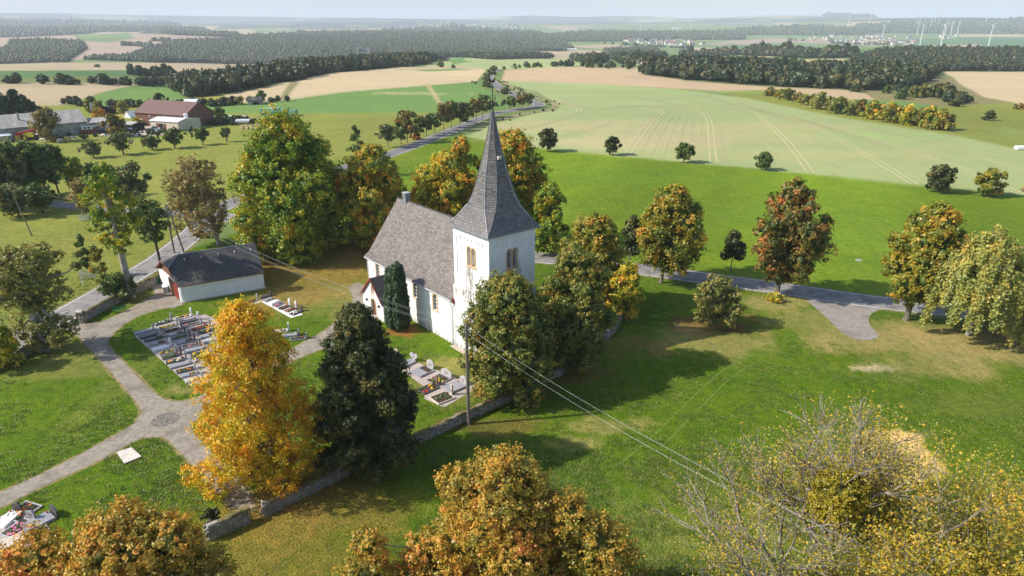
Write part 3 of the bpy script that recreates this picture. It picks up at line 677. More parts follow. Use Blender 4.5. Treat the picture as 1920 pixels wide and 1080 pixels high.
LOUV = noisy('shutter_or_shade', (.42,.30,.24), (.58,.44,.36), scale=2, rough=.9)
GLASS, nt, b = newmat('window_glass'); b.inputs['Base Color'].default_value = (.05,.06,.075,1); b.inputs['Roughness'].default_value = .12; b.inputs['Specular IOR Level'].default_value = .8
IRON = noisy('dark_iron', (.03,.03,.032), (.06,.058,.055), scale=8, rough=.6, metallic=.4)
ZINC = noisy('zinc_pipe', (.42,.43,.45), (.6,.61,.63), scale=5, rough=.5, metallic=.3)
WHITEPL = plain('white_paint', (.8,.8,.8))
STONE = noisy('pale_stone', (.40,.36,.30), (.60,.56,.49), scale=3, rough=.95, bump=.3)
FX, FY = -2.7, 75.8; CA = math.atan2(.64, .77)
U_ = Vector((math.cos(CA), math.sin(CA), 0)); V_ = Vector((-math.sin(CA), math.cos(CA), 0))
def CW(a, b_, z=0): return Vector((FX, FY, z))+U_*a+V_*b_
def arch(cx, z0, w, h, n=10):
    """outline in (s, z): straight jambs, round head"""
    r_ = w/2; pts = [(cx-r_, z0), (cx+r_, z0)]
    for k in range(n+1):
        a = PI*k/n; pts.append((cx+r_*math.cos(a), z0+h-r_+r_*math.sin(a)))
    return pts
def on_left(x0, pts): return [(x0, s, z) for s, z in pts]       # on a wall looking towards -X, s runs along Y
def on_front(y0, pts): return [(s, y0, z) for s, z in pts]       # on a wall looking towards -Y, s runs along X
def arch_ring(mb, place, depthv, cx, z0, w, h, t, mat, sill=True):
    a, b_ = arch(cx, z0, w+2*t, h+t), arch(cx, z0, w, h)
    n = len(a)
    for k in range(1, n):
        k2 = (k+1) % n
        if k == n-1: q = [a[k], a[0], b_[0], b_[k]]
        else: q = [a[k], a[k+1], b_[k+1], b_[k]]
        mb.prism(place(q), depthv, mat)
    if sill: mb.prism(place([(cx-w/2-t-.06, z0-.16), (cx+w/2+t+.06, z0-.16), (cx+w/2+t+.06, z0), (cx-w/2-t-.06, z0)]), tuple(k*1.5 for k in depthv), mat)
ch = empty('church', (FX, FY, 0), CA, 'white village church with grey slate roof and tall pointed tower spire', 'church')
TS = 7.2; EH = 16.7
# tower
m = MB(); m.box((TS/2, TS/2, -.3), (TS, TS, EH+.3), WALLM); tw = m.build('tower_wall', ch)
cuts = []
# sunken fields, stepped out below the ledges
for z0, z1, ins in ((10.3, 15.9, .55),):
    c = MB(); c.box((-.5+.09, TS/2, z0), (1.0, TS-2*ins-.2, z1-z0), WALLM); cuts.append(c)
    c = MB(); c.box((TS/2, -.5+.09, z0), (TS-2*ins-.2, 1.0, z1-z0), WALLM); cuts.append(c)
for s in (-.44, .44):
    c = MB(); c.prism(on_left(-.6, arch(TS/2+s*1.0, 12.0, .7, 2.45)), (2.2,0,0), WALLM); cuts.append(c)
    c = MB(); c.prism(on_front(-.6, arch(TS/2+s*1.0, 12.0, .7, 2.45)), (0,2.2,0), WALLM); cuts.append(c)
boolean_cut(tw, cuts)
# plinth courses of the lower storey
for k, (z0, z1, out) in enumerate(((-.3, 8.6, .14), (8.6, 8.72, .09))):
    m = MB(); m.box((TS/2, TS/2, z0), (TS+2*out, TS+2*out, z1-z0), WALLM); m.build('lower_wall' if k == 0 else 'ledge', ch)
for pl, dv in ((on_left, (.07,0,0)), (on_front, (0,.07,0))):   # frieze of little round arches
    m = MB()
    for k in range(8):
        s = 1.05+k*.74
        pts = [(s-.37, 15.88), (s-.37, 15.05), (s-.28, 15.05)]+[(s-.28*math.cos(PI*q/6), 15.25+.28*math.sin(PI*q/6)) for q in range(7)]+[(s+.28, 15.05), (s+.37, 15.05), (s+.37, 15.88)]
        m.prism(pl(.012, pts), dv, WALLM)
    m.build('arch_frieze', ch)
for pl, dv, ax in ((on_left, (-1,0,0), 0), (on_front, (0,-1,0), 1)):
    w = MB()
    for s in (-.44, .44): arch_ring(w, lambda q: pl(.09, q), tuple(k*.07 for k in dv), TS/2+s, 12.0, .68, 2.43, .13, SAND, sill=False)
    w.prism(pl(.085, [(TS/2-1.0, 11.85), (TS/2+1.0, 11.85), (TS/2+1.0, 12.0), (TS/2-1.0, 12.0)]), tuple(k*.13 for k in dv), SAND)
    wo_ = w.build('belfry_window', ch)
    c = MB(); p = (.33, TS/2) if ax == 0 else (TS/2, .33)
    c.tube([(p[0], p[1], 12.0), (p[0], p[1], 12.25), (p[0], p[1], 12.3), (p[0], p[1], 13.4), (p[0], p[1], 13.45), (p[0], p[1], 13.75)], [.2, .18, .11, .1, .14, .22], SAND, n=8); c.build('column', wo_, smooth=False)
    c = MB(); c.prism([(.75 if ax == 0 else s, s if ax == 0 else .75, z) for s, z in [(TS/2-1.1, 11.9), (TS/2+1.1, 11.9), (TS/2+1.1, 14.8), (TS/2-1.1, 14.8)]], (.08,0,0) if ax == 0 else (0,.08,0), LOUV if ax == 0 else DARKW); c.build('shutter_or_shade', wo_)  # left: pale shutter; front: near-black panel painting the unlit belfry inside
# spire: square eaves turning into an octagon
lv = [(16.62,4.05,4.02),(16.72,4.0,3.95),(17.35,3.62,3.3),(18.15,3.22,2.62),(19.25,2.72,1.80),(20.7,2.26,1.24),(22.9,1.74,.78),(26.1,.93,.39),(28.6,.42,.175),(30.4,.09,.037)]
bm_v = []; 
for z, a, w in lv: bm_v += [(TS/2+x, TS/2+y, z) for x, y in ((-a,-w),(-w,-a),(w,-a),(a,-w),(a,w),(w,a),(-w,a),(-a,w))]
m = MB(); m.v = bm_v; mi = m.mi(SL_T)
for k in range(len(lv)-1):
    for j in range(8): m.f.append((k*8+j, k*8+(j+1) % 8, (k+1)*8+(j+1) % 8, (k+1)*8+j)); m.m.append(mi)
m.f.append(tuple(range(7,-1,-1))); m.m.append(mi); m.f.append(tuple(range((len(lv)-1)*8, len(lv)*8))); m.m.append(mi)
sp = m.build('spire', ch)
h = MB()
for j in range(8):
    pp = []
    for z, a, w in lv[1:]:
        x, y = ((-a,-w),(-w,-a),(w,-a),(a,-w),(a,w),(w,a),(-w,a),(-a,w))[j]; pp.append((TS/2+x, TS/2+y, z+.0))
    h.tube(pp, .045, SL_P if j % 2 else LEAD, n=4)
h.build('hip_ridge', sp)
m = MB(); m.box((TS/2, TS/2, 16.5), (TS+1.0, TS+1.0, .13), LEAD); m.build('eaves', ch)
d = MB(); d.box((TS/2-.15, TS/2-1.3, 24.9), (.5, .35, .36), noisy('pale_patch', (.5,.42,.38), (.75,.68,.62), scale=3)); d.build('roof_hatch', sp)
pm = MB(); c0 = TS/2
pm.tube([(c0,c0,30.2),(c0,c0,31.3),(c0,c0,33.4)], [.11,.06,.035], IRON, n=6); pm.blob((c0,c0,31.0), .17, IRON, sub=2, jag=0); pole = pm.build('spire_cross', ch)
cr = MB()
for ang in (0, PI/2):
    ca, sa = math.cos(ang), math.sin(ang)
    for s in (-1, 1):
        cr.tube([(c0,c0,31.7),(c0+s*.55*ca,c0+s*.55*sa,31.7)], .03, IRON, n=5); cr.tube([(c0+s*.1*ca,c0+s*.1*sa,31.95),(c0+s*.35*ca,c0+s*.35*sa,32.0),(c0+s*.5*ca,c0+s*.5*sa,31.75)], .02, IRON, n=4)
        cr.tube([(c0+s*.1*ca,c0+s*.1*sa,31.45),(c0+s*.35*ca,c0+s*.35*sa,31.4),(c0+s*.5*ca,c0+s*.5*sa,31.65)], .02, IRON, n=4)
cr.build('scrollwork', pole)
wc = MB(); ck = [(-.55,.42),(-.5,.62),(-.32,.5),(-.22,.28),(0,.22),(.18,.34),(.22,.55),(.33,.62),(.4,.5),(.5,.47),(.4,.4),(.36,.15),(.2,-.02),(0,-.08),(-.25,0),(-.45,.15)]
dv = Vector((.8,-.6,0)); 
wc.prism([(c0+x*.8*dv.x, c0+x*.8*dv.y, 33.45+y*.8) for x, y in ck], (.05*.6,.05*.8,0), noisy('rusty_cock', (.04,.02,.015), (.07,.03,.02), scale=6))
wc.build('weathercock', pole)
# nave
NX0, NX1, NY0, NY1 = -.2, 12.0, 7.22, 30.2; NE = 6.8; NR = 14.6; XM = (NX0+NX1)/2
m = MB()
m.prism([(NX0, NY0, -.3), (NX1, NY0, -.3), (NX1, NY0, NE-.25), (NX1-.52, NY0, NE+.02), (XM, NY0, NR-.35), (NX0+.52, NY0, NE+.02), (NX0, NY0, NE-.25)], (0, NY1-NY0, 0), WALLM)
nv = m.build('nave_wall', ch)
def local_win(px, py):
    """place on the nave's long wall seen at a photo pixel -> (y, z)"""
    X, Y, Z = raydir(px, py); o = Vector((0,0,EYE)); n = U_; p0 = CW(NX0, 0); t = (p0-o).dot(n)/Vector((X,Y,Z)).dot(n); q = o+Vector((X,Y,Z))*t
    return (q-Vector((FX,FY,0))).dot(V_), q.z
wins = []
for (cx, cy2) in ((779,544),(816,567)):
    wy, wz = local_win(cx, cy2); wins.append((wy, wz-1.15))
wins.append((wins[0][0]+(wins[0][0]-wins[1][0])*2.15, wins[0][1]))
cuts = []
for wy, wz in wins:
    c = MB(); c.prism(on_left(-.8, arch(wy, wz, 1.0, 2.3)), (.95,0,0), WALLM); cuts.append(c)
boolean_cut(nv, cuts)
for wy, wz in wins:
    f = MB(); arch_ring(f, lambda q: on_left(NX0, q), (-.05,0,0), wy, wz, 1.0, 2.3, .19, SAND)
    fo = f.build('window', ch)
    g = MB(); g.prism(on_left(NX0+.26, arch(wy, wz, 1.0, 2.3)), (.03,0,0), GLASS); g.build('glass', fo)
    mu = MB()
    mu.box((NX0+.22, wy, wz), (.05,.05,2.28), WHITEPL)
    for q in range(1, 4): mu.box((NX0+.22, wy, wz+q*.5), (.05,.96,.05), WHITEPL)
    mu.build('muntins', fo)
# nave roof as two thick slopes
m = MB(); ov = .38; sl = (NR-NE)/(XM-NX0); zo = NE-ov*sl*.6
for s in (-1, 1):
    xe = NX0-ov if s < 0 else NX1+ov
    a = [(xe, zo-.02), (XM, NR), (XM, NR-.25), (xe, zo-.22)]
    kick = [(xe, zo+.05), (xe-s*.9, NE+.35), (XM, NR), (XM, NR-.26), (xe-s*.9, NE+.1), (xe, zo-.13)]
    m.prism([(x, NY0+.15, z) for x, z in kick], (0, NY1-NY0+.05, 0), SL_N)
rf = m.build('roof', ch)
m = MB(); m.tube([(XM, NY0+.1, NR+.03), (XM, NY1+.25, NR+.03)], .1, SL_P, n=6); m.build('ridge', rf)
m = MB(); m.box((XM+.1, NY1-2.2, NR-.6), (.85,.85,1.7), LEAD); m.box((XM+.1, NY1-2.2, NR+1.16), (1.0,1.0,.1), ZINC); m.build('chimney', rf)
for yy in (NY0-.02, NY1+.2):
    m = MB(); m.prism([(NX0-ov-.02, yy, zo-.16), (NX0+.55, yy, zo+.55), (NX0+.55, yy, zo+.3), (NX0+.0, yy, zo-.55)], (0,.14,0), REDW); m.build('bargeboard', rf)
m = MB(); m.tube([(NX0-ov-.06, NY0+.1, zo-.1), (NX0-ov-.06, NY1+.1, zo-.1)], .08, ZINC, n=6); m.build('gutter', rf)
m = MB(); m.tube([(NX0-ov-.06, NY0+.35, zo-.15), (NX0-ov-.02, NY0+.35, zo-.5), (NX0-.12, NY0+.4, zo-.95), (NX0-.12, NY0+.4, 0)], .06, ZINC, n=6); m.build('downpipe', ch)
m = MB(); m.tube([(NX0-.1, NY1-.1, zo-.2), (NX0-.12, NY1-.3, 0)], .06, ZINC, n=6); m.build('downpipe', ch)
# porch
PY0, PY1 = 19.75, 25.6; PX = -3.72; PM = (PY0+PY1)/2; PE = 3.0; PR = 5.9
m = MB(); m.prism([(PX, PY0, -.2), (PX, PY1, -.2), (PX, PY1, PE-.2), (PX, PY1-.35, PE+.05), (PX, PM, PR-.2), (PX, PY0+.35, PE+.05), (PX, PY0, PE-.2)], (-PX+NX0-.01, 0, 0), WALLM); po = m.build('porch_wall', ch)
c = MB(); c.prism(on_left(PX-.5, arch(PM-.15, 0.02, 1.35, 2.75)), (.85,0,0), WALLM); c2 = MB(); c2.prism(on_left(PX-.5, arch(PM-.15, 3.6, .62, 1.25)), (.75,0,0), WALLM); boolean_cut(po, [c, c2])
f = MB(); arch_ring(f, lambda q: on_left(PX, q), (-.05,0,0), PM-.15, 0.02, 1.35, 2.75, .13, SAND, sill=False); f.build('door_frame', ch)
f = MB(); f.prism(on_left(PX+.3, arch(PM-.15, 0.0, 1.35, 2.75)), (.06,0,0), BROWNW)
dr = f.build('door', ch); f = MB()
for q in range(5): f.box((PX+.28, PM-.67+q*.26, .05), (.03,.22,2.0), BROWNW)
f.build('plank', dr)
f = MB(); arch_ring(f, lambda q: on_left(PX, q), (-.05,0,0), PM-.15, 3.6, .62, 1.25, .1, SAND); ni = f.build('niche', ch)
f = MB(); f.prism(on_left(PX+.24, arch(PM-.15, 3.6, .62, 1.25)), (.03,0,0), SAND); f.build('niche_back', ni)
for s in (-1, 1):
    f = MB(); f.box((PX-.16, PM-.15+s*1.75, 2.0), (.22,.2,.3), IRON, top=(1.3,1.3)); f.box((PX-.05, PM-.15+s*1.75, 2.3), (.12,.06,.06), IRON); f.build('wall_lantern', ch)
m = MB()
for s in (-1, 1):
    ye = PY0-.3 if s < 0 else PY1+.3; 
    m.prism([(PX-.25, y, z) for y, z in [(ye, PE-.25), (ye-s*.6, PE+.35), (PM, PR+.05), (PM, PR-.12), (ye-s*.6, PE+.15), (ye, PE-.4)]], (-PX+NX0+.24, 0, 0), SL_P)
pr = m.build('porch_roof', ch)
m = MB()
for s in (-1, 1):
    ye = PY0-.3 if s < 0 else PY1+.3
    m.prism([(PX-.3, y, z) for y, z in [(ye, PE-.27), (ye-s*.6, PE+.33), (PM, PR+.07), (PM, PR-.22), (ye-s*.6, PE+.06), (ye, PE-.5)]], (.045,0,0), REDW)
m.build('bargeboard', pr)
m = MB(); m.tube([(PX+.05, PY0-.1, PE-.35), (PX+.05, PY0-.1, 0)], .05, ZINC, n=6); m.build('downpipe', ch)
for k in range(2):
    m = MB(); m.box((PX-.55-.3*k, PM-.15, 0), (1.1-.6*k+.3, 2.2, .16 if k else .16), STONE); 
m = MB(); m.box((PX-.5, PM-.15, 0), (.9, 2.0, .15), STONE); m.build('doorstep', ch)
sheet_w('church_apron', [tuple(CW(a, b_)[:2]) for a, b_ in ((-.9,7.6),(-.9,-.9),(8,-.9),(8,-.15),(-.15,-.15),(-.15,7.6))], .022, GRAVEL)
# memorial stone by the nave wall
p = V3(806,619)
t = tag(empty('memorial_cross', p, CA), 'small weathered grey memorial stone by the nave wall', 'memorial')
m = MB(); m.box((0,0,0), (.5,.5,.3), STONE); m.build('plinth', t); m = MB(); m.box((0,0,.3), (.3,.3,1.1), STONE, top=(.7,.7)); m.box((0,0,1.4), (.42,.3,.12), STONE); m.build('shaft', t)

# ------------------------------------------------------------------ mortuary shed
WALL2 = noisy('shed_limewash', (.72,.72,.71), (.82,.82,.81), scale=1.2, rough=.9, bump=.1)
_n = SL_S.node_tree; _b = _n.nodes['Principled BSDF']; _src = _b.inputs['Base Color'].links[0].from_socket; _tc = N(_n, 'ShaderNodeTexCoord')
for (pc, pr_, pcol, amt) in (((3.0,2.6,4.2), 2.6, (.085,.05,.04), .8), ((2.6,1.0,3.4), 1.5, (.27,.25,.15), 1.0)):
    vd = N(_n, 'ShaderNodeVectorMath', operation='DISTANCE'); _n.links.new(_tc.outputs['Object'], vd.inputs[0]); vd.inputs[1].default_value = pc
    mr = N(_n, 'ShaderNodeMapRange', i_1=pr_, i_2=pr_*.3, i_3=0., i_4=1.); _n.links.new(vd.outputs['Value'], mr.inputs[0])
    nn_ = N(_n, 'ShaderNodeTexNoise', i_Scale=3.5, i_Detail=6.); _n.links.new(_tc.outputs['Object'], nn_.inputs['Vector'])
    r_n = N(_n, 'ShaderNodeMapRange', i_1=.42, i_2=.58, i_3=0., i_4=amt); _n.links.new(nn_.outputs[0], r_n.inputs[0])
    mm = N(_n, 'ShaderNodeMath', operation='MULTIPLY'); _n.links.new(mr.outputs[0], mm.inputs[0]); _n.links.new(r_n.outputs[0], mm.inputs[1])
    mx_ = N(_n, 'ShaderNodeMix', data_type='RGBA'); _n.links.new(mm.outputs[0], mx_.inputs[0]); _n.links.new(_src, mx_.inputs[6]); mx_.inputs[7].default_value = c4(pcol); _src = mx_.outputs[2]
_n.links.new(_src, _b.inputs['Base Color'])
SA = Vector((*P(343,567),0)); sa_ = math.atan2(.50, .862)
sh = empty('mortuary_shed', SA, sa_, 'low white shed with dark mossy slate roof beside the yard', 'shed')
LW = 12.1; SWD = 10.6; SE = 2.75; SR = 6.0; SMd = SWD/2; HB = 4.75; hb = SMd-(SR-HB)/((SR-SE)/SMd)
m = MB(); m.box((LW/2, SWD/2, -.2), (LW, SWD, SE+.2), WALL2)
shm = m.build('wall', sh)
m = MB(); m.prism([(.15, .1, SE), (.15, SWD-.1, SE), (.15, SWD-hb, HB-.3), (.15, hb, HB-.3)], (.3,0,0), BROWNW); m.build('gable', sh); m = MB(); m.prism([(LW-.3,.1,SE),(LW-.3,SWD-.1,SE),(LW-.3,SMd,SR-.3)], (.2,0,0), WALL2); m.build('gable', sh)
m = MB(); o_ = .3; ks = (SR-SE)/SMd; x0, x1 = -.35, LW+.2; rx = 1.7
yb, zb = -o_, SE-o_*ks+.12
A_, B_, C_, D_, E_ = (x0, yb, zb), (x1, yb, zb), (x1, SMd, SR), (rx, SMd, SR), (x0, hb, HB)
m.poly([A_, B_, C_, D_, E_], SL_S)
fl = lambda p: (p[0], SWD-p[1], p[2])
m.poly([fl(q) for q in (E_, D_, C_, B_, A_)], SL_S); m.poly([E_, D_, fl(E_)], SL_S)
dn = lambda p: (p[0], p[1], p[2]-.14)
m.poly([dn(q) for q in (E_, D_, C_, B_, A_)], BROWNW); m.poly([dn(fl(q)) for q in (A_, B_, C_, D_, E_)], BROWNW)
for q in ((A_, B_), (B_, C_), (C_, fl(B_)), (fl(B_), fl(A_)), (fl(A_), fl(E_)), (fl(E_), E_), (E_, A_)): m.poly([q[1], q[0], dn(q[0]), dn(q[1])], REDW)
rf = m.build('roof', sh)
m = MB(); m.tube([D_, C_], .09, LEAD, n=6); m.tube([E_, D_, fl(E_)], .07, LEAD, n=6); m.build('ridge', rf)
for k in range(5):
    x = 2.2+k*2.3; m = MB(); m.box((x, SMd-1.1, SR-.9*ks-.22), (.06,.3,.34), WHITEPL); m.build('snow_hook', rf)
m = MB(); m.tube([(x0+.2, yb-.06, zb-.04), (x1-.1, yb-.06, zb-.04)], .07, BROWNW, n=6); m.build('gutter', rf)
m = MB(); m.box((-.06, .5, 0), (.12, .55, 2.7), WHITEPL); m.build('gate_post', sh); m = MB(); m.box((-.06, 5.2, 0), (.12,.6,2.7), WHITEPL); m.build('gate_post', sh)
for k in range(2):
    m = MB(); m.box((-.1, 1.9+k*2.2, .1), (.07, 2.1, 2.5), BROWNW); g = m.build('gate_leaf', sh)
    for q in range(8):
        pb = MB(); pb.box((-.15, 1.0+k*2.2+q*.26, .12), (.03,.22,2.45), REDW if k == 0 else BROWNW); pb.build('plank', g)
m = MB(); m.box((LW/2, -.13, 0), (LW+.4, .24, .12), STONE); m.build('footing', sh)
for o_s in [q for q in bpy.data.objects if q.parent is sh or (q.parent and q.parent.parent is sh)]:
    for v_ in o_s.data.vertices: v_.co.x -= .2*v_.co.y*min(1, max(0, 1-v_.co.x/LW))
    o_s.data.update()
sheet_w('shed_yard', W([(343,570),(320,552),(308,528),(300,520),(285,536),(290,552),(300,575),(325,578)]), .02, PATHM)

# ------------------------------------------------------------------ churchyard walls
WALLST = noisy('rubble_wall', (.15,.135,.11), (.33,.31,.27), scale=3.5, rough=.95, bump=.8, c3=(.13,.115,.09), scale3=1.3, bscale=5)
MOSS = noisy('moss_cap', (.10,.085,.035), (.22,.19,.07), scale=2.5, rough=1, bump=.8, c3=(.16,.10,.05), scale3=.8)
STN = [noisy('wall_stone', (.23,.21,.18), (.37,.35,.31), scale=2, rough=.95, bump=.4), noisy('wall_stone_brown', (.20,.15,.10), (.32,.25,.17), scale=2, rough=.95, bump=.4), noisy('wall_stone_grey', (.17,.17,.165), (.29,.285,.27), scale=2, rough=.95, bump=.4)]
def stone_wall(pts, h_, th, label, seed, cat='wall', stones=True):
    ln = spline(pts, 1.0); rg_ = random.Random(seed)
    p0 = ln[0]; o = empty('stone_wall', (p0[0], p0[1], 0), 0, label, cat)
    L_ = np.array(ln)-np.array(p0); d = np.gradient(L_, axis=0); d /= np.linalg.norm(d, axis=1)[:,None]; n = np.stack([-d[:,1], d[:,0]], -1)
    v = []; f = []; k = len(L_)
    prof = [(-.5,-.2),(-.5,.35),(-.47,.7),(-.43,1.0),(.43,1.0),(.47,.7),(.5,.35),(.5,-.2)]
    for i in range(k):
        hh = h_*(1+rg_.uniform(-.07,.07))
        for a, z in prof: v.append((L_[i,0]+n[i,0]*a*th*rg_.uniform(.92,1.1), L_[i,1]+n[i,1]*a*th*rg_.uniform(.92,1.1), z*hh))
    q = len(prof)
    for i in range(k-1):
        for j in range(q-1): f.append((i*q+j, i*q+j+1, (i+1)*q+j+1, (i+1)*q+j))
    f += [tuple(range(q-1,-1,-1)), tuple((k-1)*q+j for j in range(q))]
    m = MB(); m.v = v; m.f = f; m.m = [m.mi(WALLST)]*len(f); m.build('rubble_core', o)
    # coping of rough slabs under moss
    m = MB(); i = 0.; tot = np.concatenate([[0], np.cumsum(np.linalg.norm(np.diff(L_, axis=0), axis=1))])
    ss = 0.
    while ss < tot[-1]-.3:
        w = rg_.uniform(.5, 1.0); x = np.interp(ss+w/2, tot, L_[:,0]); y = np.interp(ss+w/2, tot, L_[:,1]); dx = np.interp(ss+w/2, tot, d[:,0]); dy = np.interp(ss+w/2, tot, d[:,1])
        m.box((x+rg_.uniform(-.03,.03), y+rg_.uniform(-.03,.03), h_*.97), (w*1.02, th*rg_.uniform(1.08,1.3), rg_.uniform(.10,.22)), MOSS if rg_.random() < .82 else rg_.choice(STN), rz=math.atan2(dy, dx)+rg_.uniform(-.05,.05), top=(.85,.7)); ss += w
    tag(m.build('coping_stones', o), kind='stuff')
    if stones:
        m = MB(); ss = 0.
        while ss < tot[-1]-.2:
            x = np.interp(ss, tot, L_[:,0]); y = np.interp(ss, tot, L_[:,1]); dx = np.interp(ss, tot, d[:,0]); dy = np.interp(ss, tot, d[:,1])
            for side in (-1, 1):
                zz = .02
                while zz < h_*.9:
                    hh = rg_.uniform(.13,.24); w = rg_.uniform(.25,.5)
                    if rg_.random() < .8:
                        px_, py_ = x-dy*side*(th*.5-.06)+dx*rg_.uniform(-.1,.1), y+dx*side*(th*.5-.06)+dy*rg_.uniform(-.1,.1)
                        m.box((px_, py_, zz), (w, .18+rg_.uniform(0,.07), hh), rg_.choice(STN), rz=math.atan2(dy, dx)+rg_.uniform(-.08,.08), top=(.9,.8))
                    zz += hh+.02
            ss += .42
        tag(m.build('face_stones', o), kind='stuff')
    return o
gL = np.array(P(470,976)); gR = np.array(P(493,967))
wl_ = W([(392,1012),(430,995),(468,977)])
stone_wall(wl_, 1.35, .5, 'short mossy stone wall left of the iron gate', 1)
stone_wall(W([(496,966),(590,920),(660,886),(740,850),(810,818),(880,785),(960,748),(1050,702),(1085,680),(1120,650),(1150,622),(1170,590)]), 1.05, .45, 'long mossy stone wall along the lower edge of the churchyard', 2)
stone_wall(W([(155,606),(180,590),(225,565),(262,547),(300,529),(316,520)]), 1.25, .5, 'curved mossy stone wall between village road and bench', 3)
stone_wall(W([(-120,735),(-40,710),(0,692),(50,665),(80,650),(112,632)]), 1.1, .5, 'dark stone wall under the ivy-clad tree on the left', 4)
stone_wall(W([(470,478),(500,466),(560,458),(640,456),(760,463)]), 1.2, .5, 'dark stone wall at the back of the churchyard behind the shed', 5, stones=False)
# pier at the entrance
p = V3(153,604); t = empty('gate_pier', p, .3, 'pale stone pier at the churchyard entrance end of the wall', 'pier')
m = MB(); m.box((0,0,0), (.8,.8,1.6), WALLST); m.build('pier_body', t); m = MB(); m.box((0,0,1.6), (.95,.95,.15), STONE, top=(.8,.8)); m.build('cap', t)
# iron gate
gd = gR-gL; ga = math.atan2(gd[1], gd[0]); gw = float(np.hypot(*gd))
t = empty('iron_gate', (gL[0], gL[1], 0), ga, 'small rusty iron gate with diagonal braces in the stone wall', 'gate')
m = MB(); m.tube([(0.05,0,.1),(.05,0,1.15)], .04, IRON); m.tube([(gw-.05,0,.1),(gw-.05,0,1.15)], .04, IRON); m.tube([(0,0,.2),(gw,0,.2)], .03, IRON); m.tube([(0,0,1.1),(gw,0,1.1)], .03, IRON); m.tube([(0,0,.2),(gw,0,1.1)], .025, IRON); m.tube([(0,0,1.1),(gw,0,.2)], .025, IRON); m.build('gate_frame', t)
RUST = noisy('rusty_iron', (.14,.06,.035), (.25,.12,.07), scale=6)
for k in range(9):
    m = MB(); x = .12+k*(gw-.24)/8; m.tube([(x,0,.12),(x,0,1.2)], .014, RUST, n=4); m.build('bar', t)
p = Vector((gR[0], gR[1], 0)); t = empty('gate_post', p, ga, 'whitish wooden post at the right side of the iron gate', 'post'); 
m = MB(); m.box((0.12,0,0), (.2,.2,1.5), STONE, top=(.9,.9)); m.build('post', t)
# ------------------------------------------------------------------ trees
BARK = noisy('grey_bark', (.10,.085,.065), (.24,.21,.17), scale=2.5, rough=.95, bump=.7, stretch=(1,1,.25), bscale=6)
BARK_L = noisy('pale_bark', (.24,.22,.19), (.48,.45,.40), scale=3, rough=.95, bump=.5, c3=(.14,.12,.09), scale3=.8)
BARK_D = noisy('dark_bark', (.05,.04,.03), (.12,.10,.075), scale=2.5, rough=.95, bump=.6)
BARK_W = noisy('warm_bark', (.16,.14,.11), (.38,.34,.29), scale=3, rough=.95, bump=.5, c3=(.10,.085,.065), scale3=.8)
LM = {}
LB = 1.8
LM['maple'] = leafmat('golden_maple_leaves', [(0,(.16,.17,.012)),(.2,(.32,.27,.012)),(.5,(.46,.31,.012)),(.8,(.50,.25,.012)),(1,(.46,.17,.012))], .35, .33, bright=LB*.9)
LM['linden_dark'] = leafmat('dark_green_leaves', [(0,(.016,.024,.007)),(.5,(.037,.046,.011)),(.85,(.075,.074,.016)),(1,(.13,.09,.02))], .15, .3, bright=LB*1.0)
LM['oak'] = leafmat('olive_brown_leaves', [(0,(.04,.06,.012)),(.45,(.09,.11,.018)),(.75,(.15,.14,.02)),(1,(.25,.14,.025))], .25, .4, bright=LB*1.05)
LM['greenyellow'] = leafmat('green_yellow_leaves', [(0,(.04,.08,.010)),(.35,(.085,.14,.010)),(.65,(.19,.21,.012)),(.92,(.34,.25,.014)),(1,(.40,.19,.018))], .3, .22, bright=LB*1.05)
LM['chestnut'] = leafmat('orange_green_leaves', [(0,(.05,.085,.012)),(.3,(.11,.15,.013)),(.6,(.26,.21,.016)),(.85,(.42,.20,.02)),(1,(.42,.13,.02))], .3, .25, bright=LB*1.05)
LM['yellowgreen'] = leafmat('yellow_green_leaves', [(0,(.09,.12,.012)),(.4,(.22,.22,.015)),(.75,(.42,.28,.018)),(1,(.46,.20,.02))], .32, .3, bright=LB*1.05)
LM['orange'] = leafmat('orange_leaves', [(0,(.10,.12,.015)),(.35,(.26,.19,.018)),(.7,(.46,.22,.02)),(1,(.46,.14,.02))], .32, .3, bright=LB*1.05)
LM['rust'] = leafmat('rust_green_leaves', [(0,(.035,.05,.012)),(.4,(.075,.085,.016)),(.65,(.15,.11,.022)),(.9,(.28,.12,.03)),(1,(.34,.10,.03))], .25, .38, bright=LB*1.05)
LM['ochre'] = leafmat('ochre_green_leaves', [(0,(.05,.075,.012)),(.35,(.11,.125,.014)),(.7,(.21,.17,.016)),(1,(.35,.17,.018))], .28, .35, bright=LB*1.05)
LM['brownorange'] = leafmat('brown_orange_leaves', [(0,(.08,.09,.014)),(.3,(.17,.14,.02)),(.6,(.27,.175,.02)),(.85,(.37,.18,.024)),(1,(.38,.12,.03))], .3, .3, bright=LB*1.05)
LM['green'] = leafmat('mid_green_leaves', [(0,(.03,.055,.012)),(.5,(.06,.095,.018)),(.9,(.11,.12,.024)),(1,(.18,.13,.03))], .25, .4, bright=LB*1.05)
LM['orchard'] = leafmat('orchard_leaves', [(0,(.03,.045,.014)),(.5,(.062,.082,.022)),(.85,(.12,.11,.03)),(1,(.18,.12,.04))], .22, .5, bright=LB*1.05)
LM['willow'] = leafmat('birch_leaves', [(0,(.11,.13,.03)),(.45,(.18,.19,.045)),(.8,(.28,.24,.05)),(1,(.40,.24,.04))], .3, .5, bright=LB*1.05)
LM['sparse'] = leafmat('thin_yellow_leaves', [(0,(.13,.14,.02)),(.4,(.22,.20,.02)),(.8,(.36,.26,.022)),(1,(.42,.24,.025))], .35, .4, bright=LB*.95)
LM['brownish'] = leafmat('brown_thin_leaves', [(0,(.09,.08,.03)),(.5,(.16,.13,.045)),(1,(.26,.17,.06))], .3, .4, bright=LB*1.05)
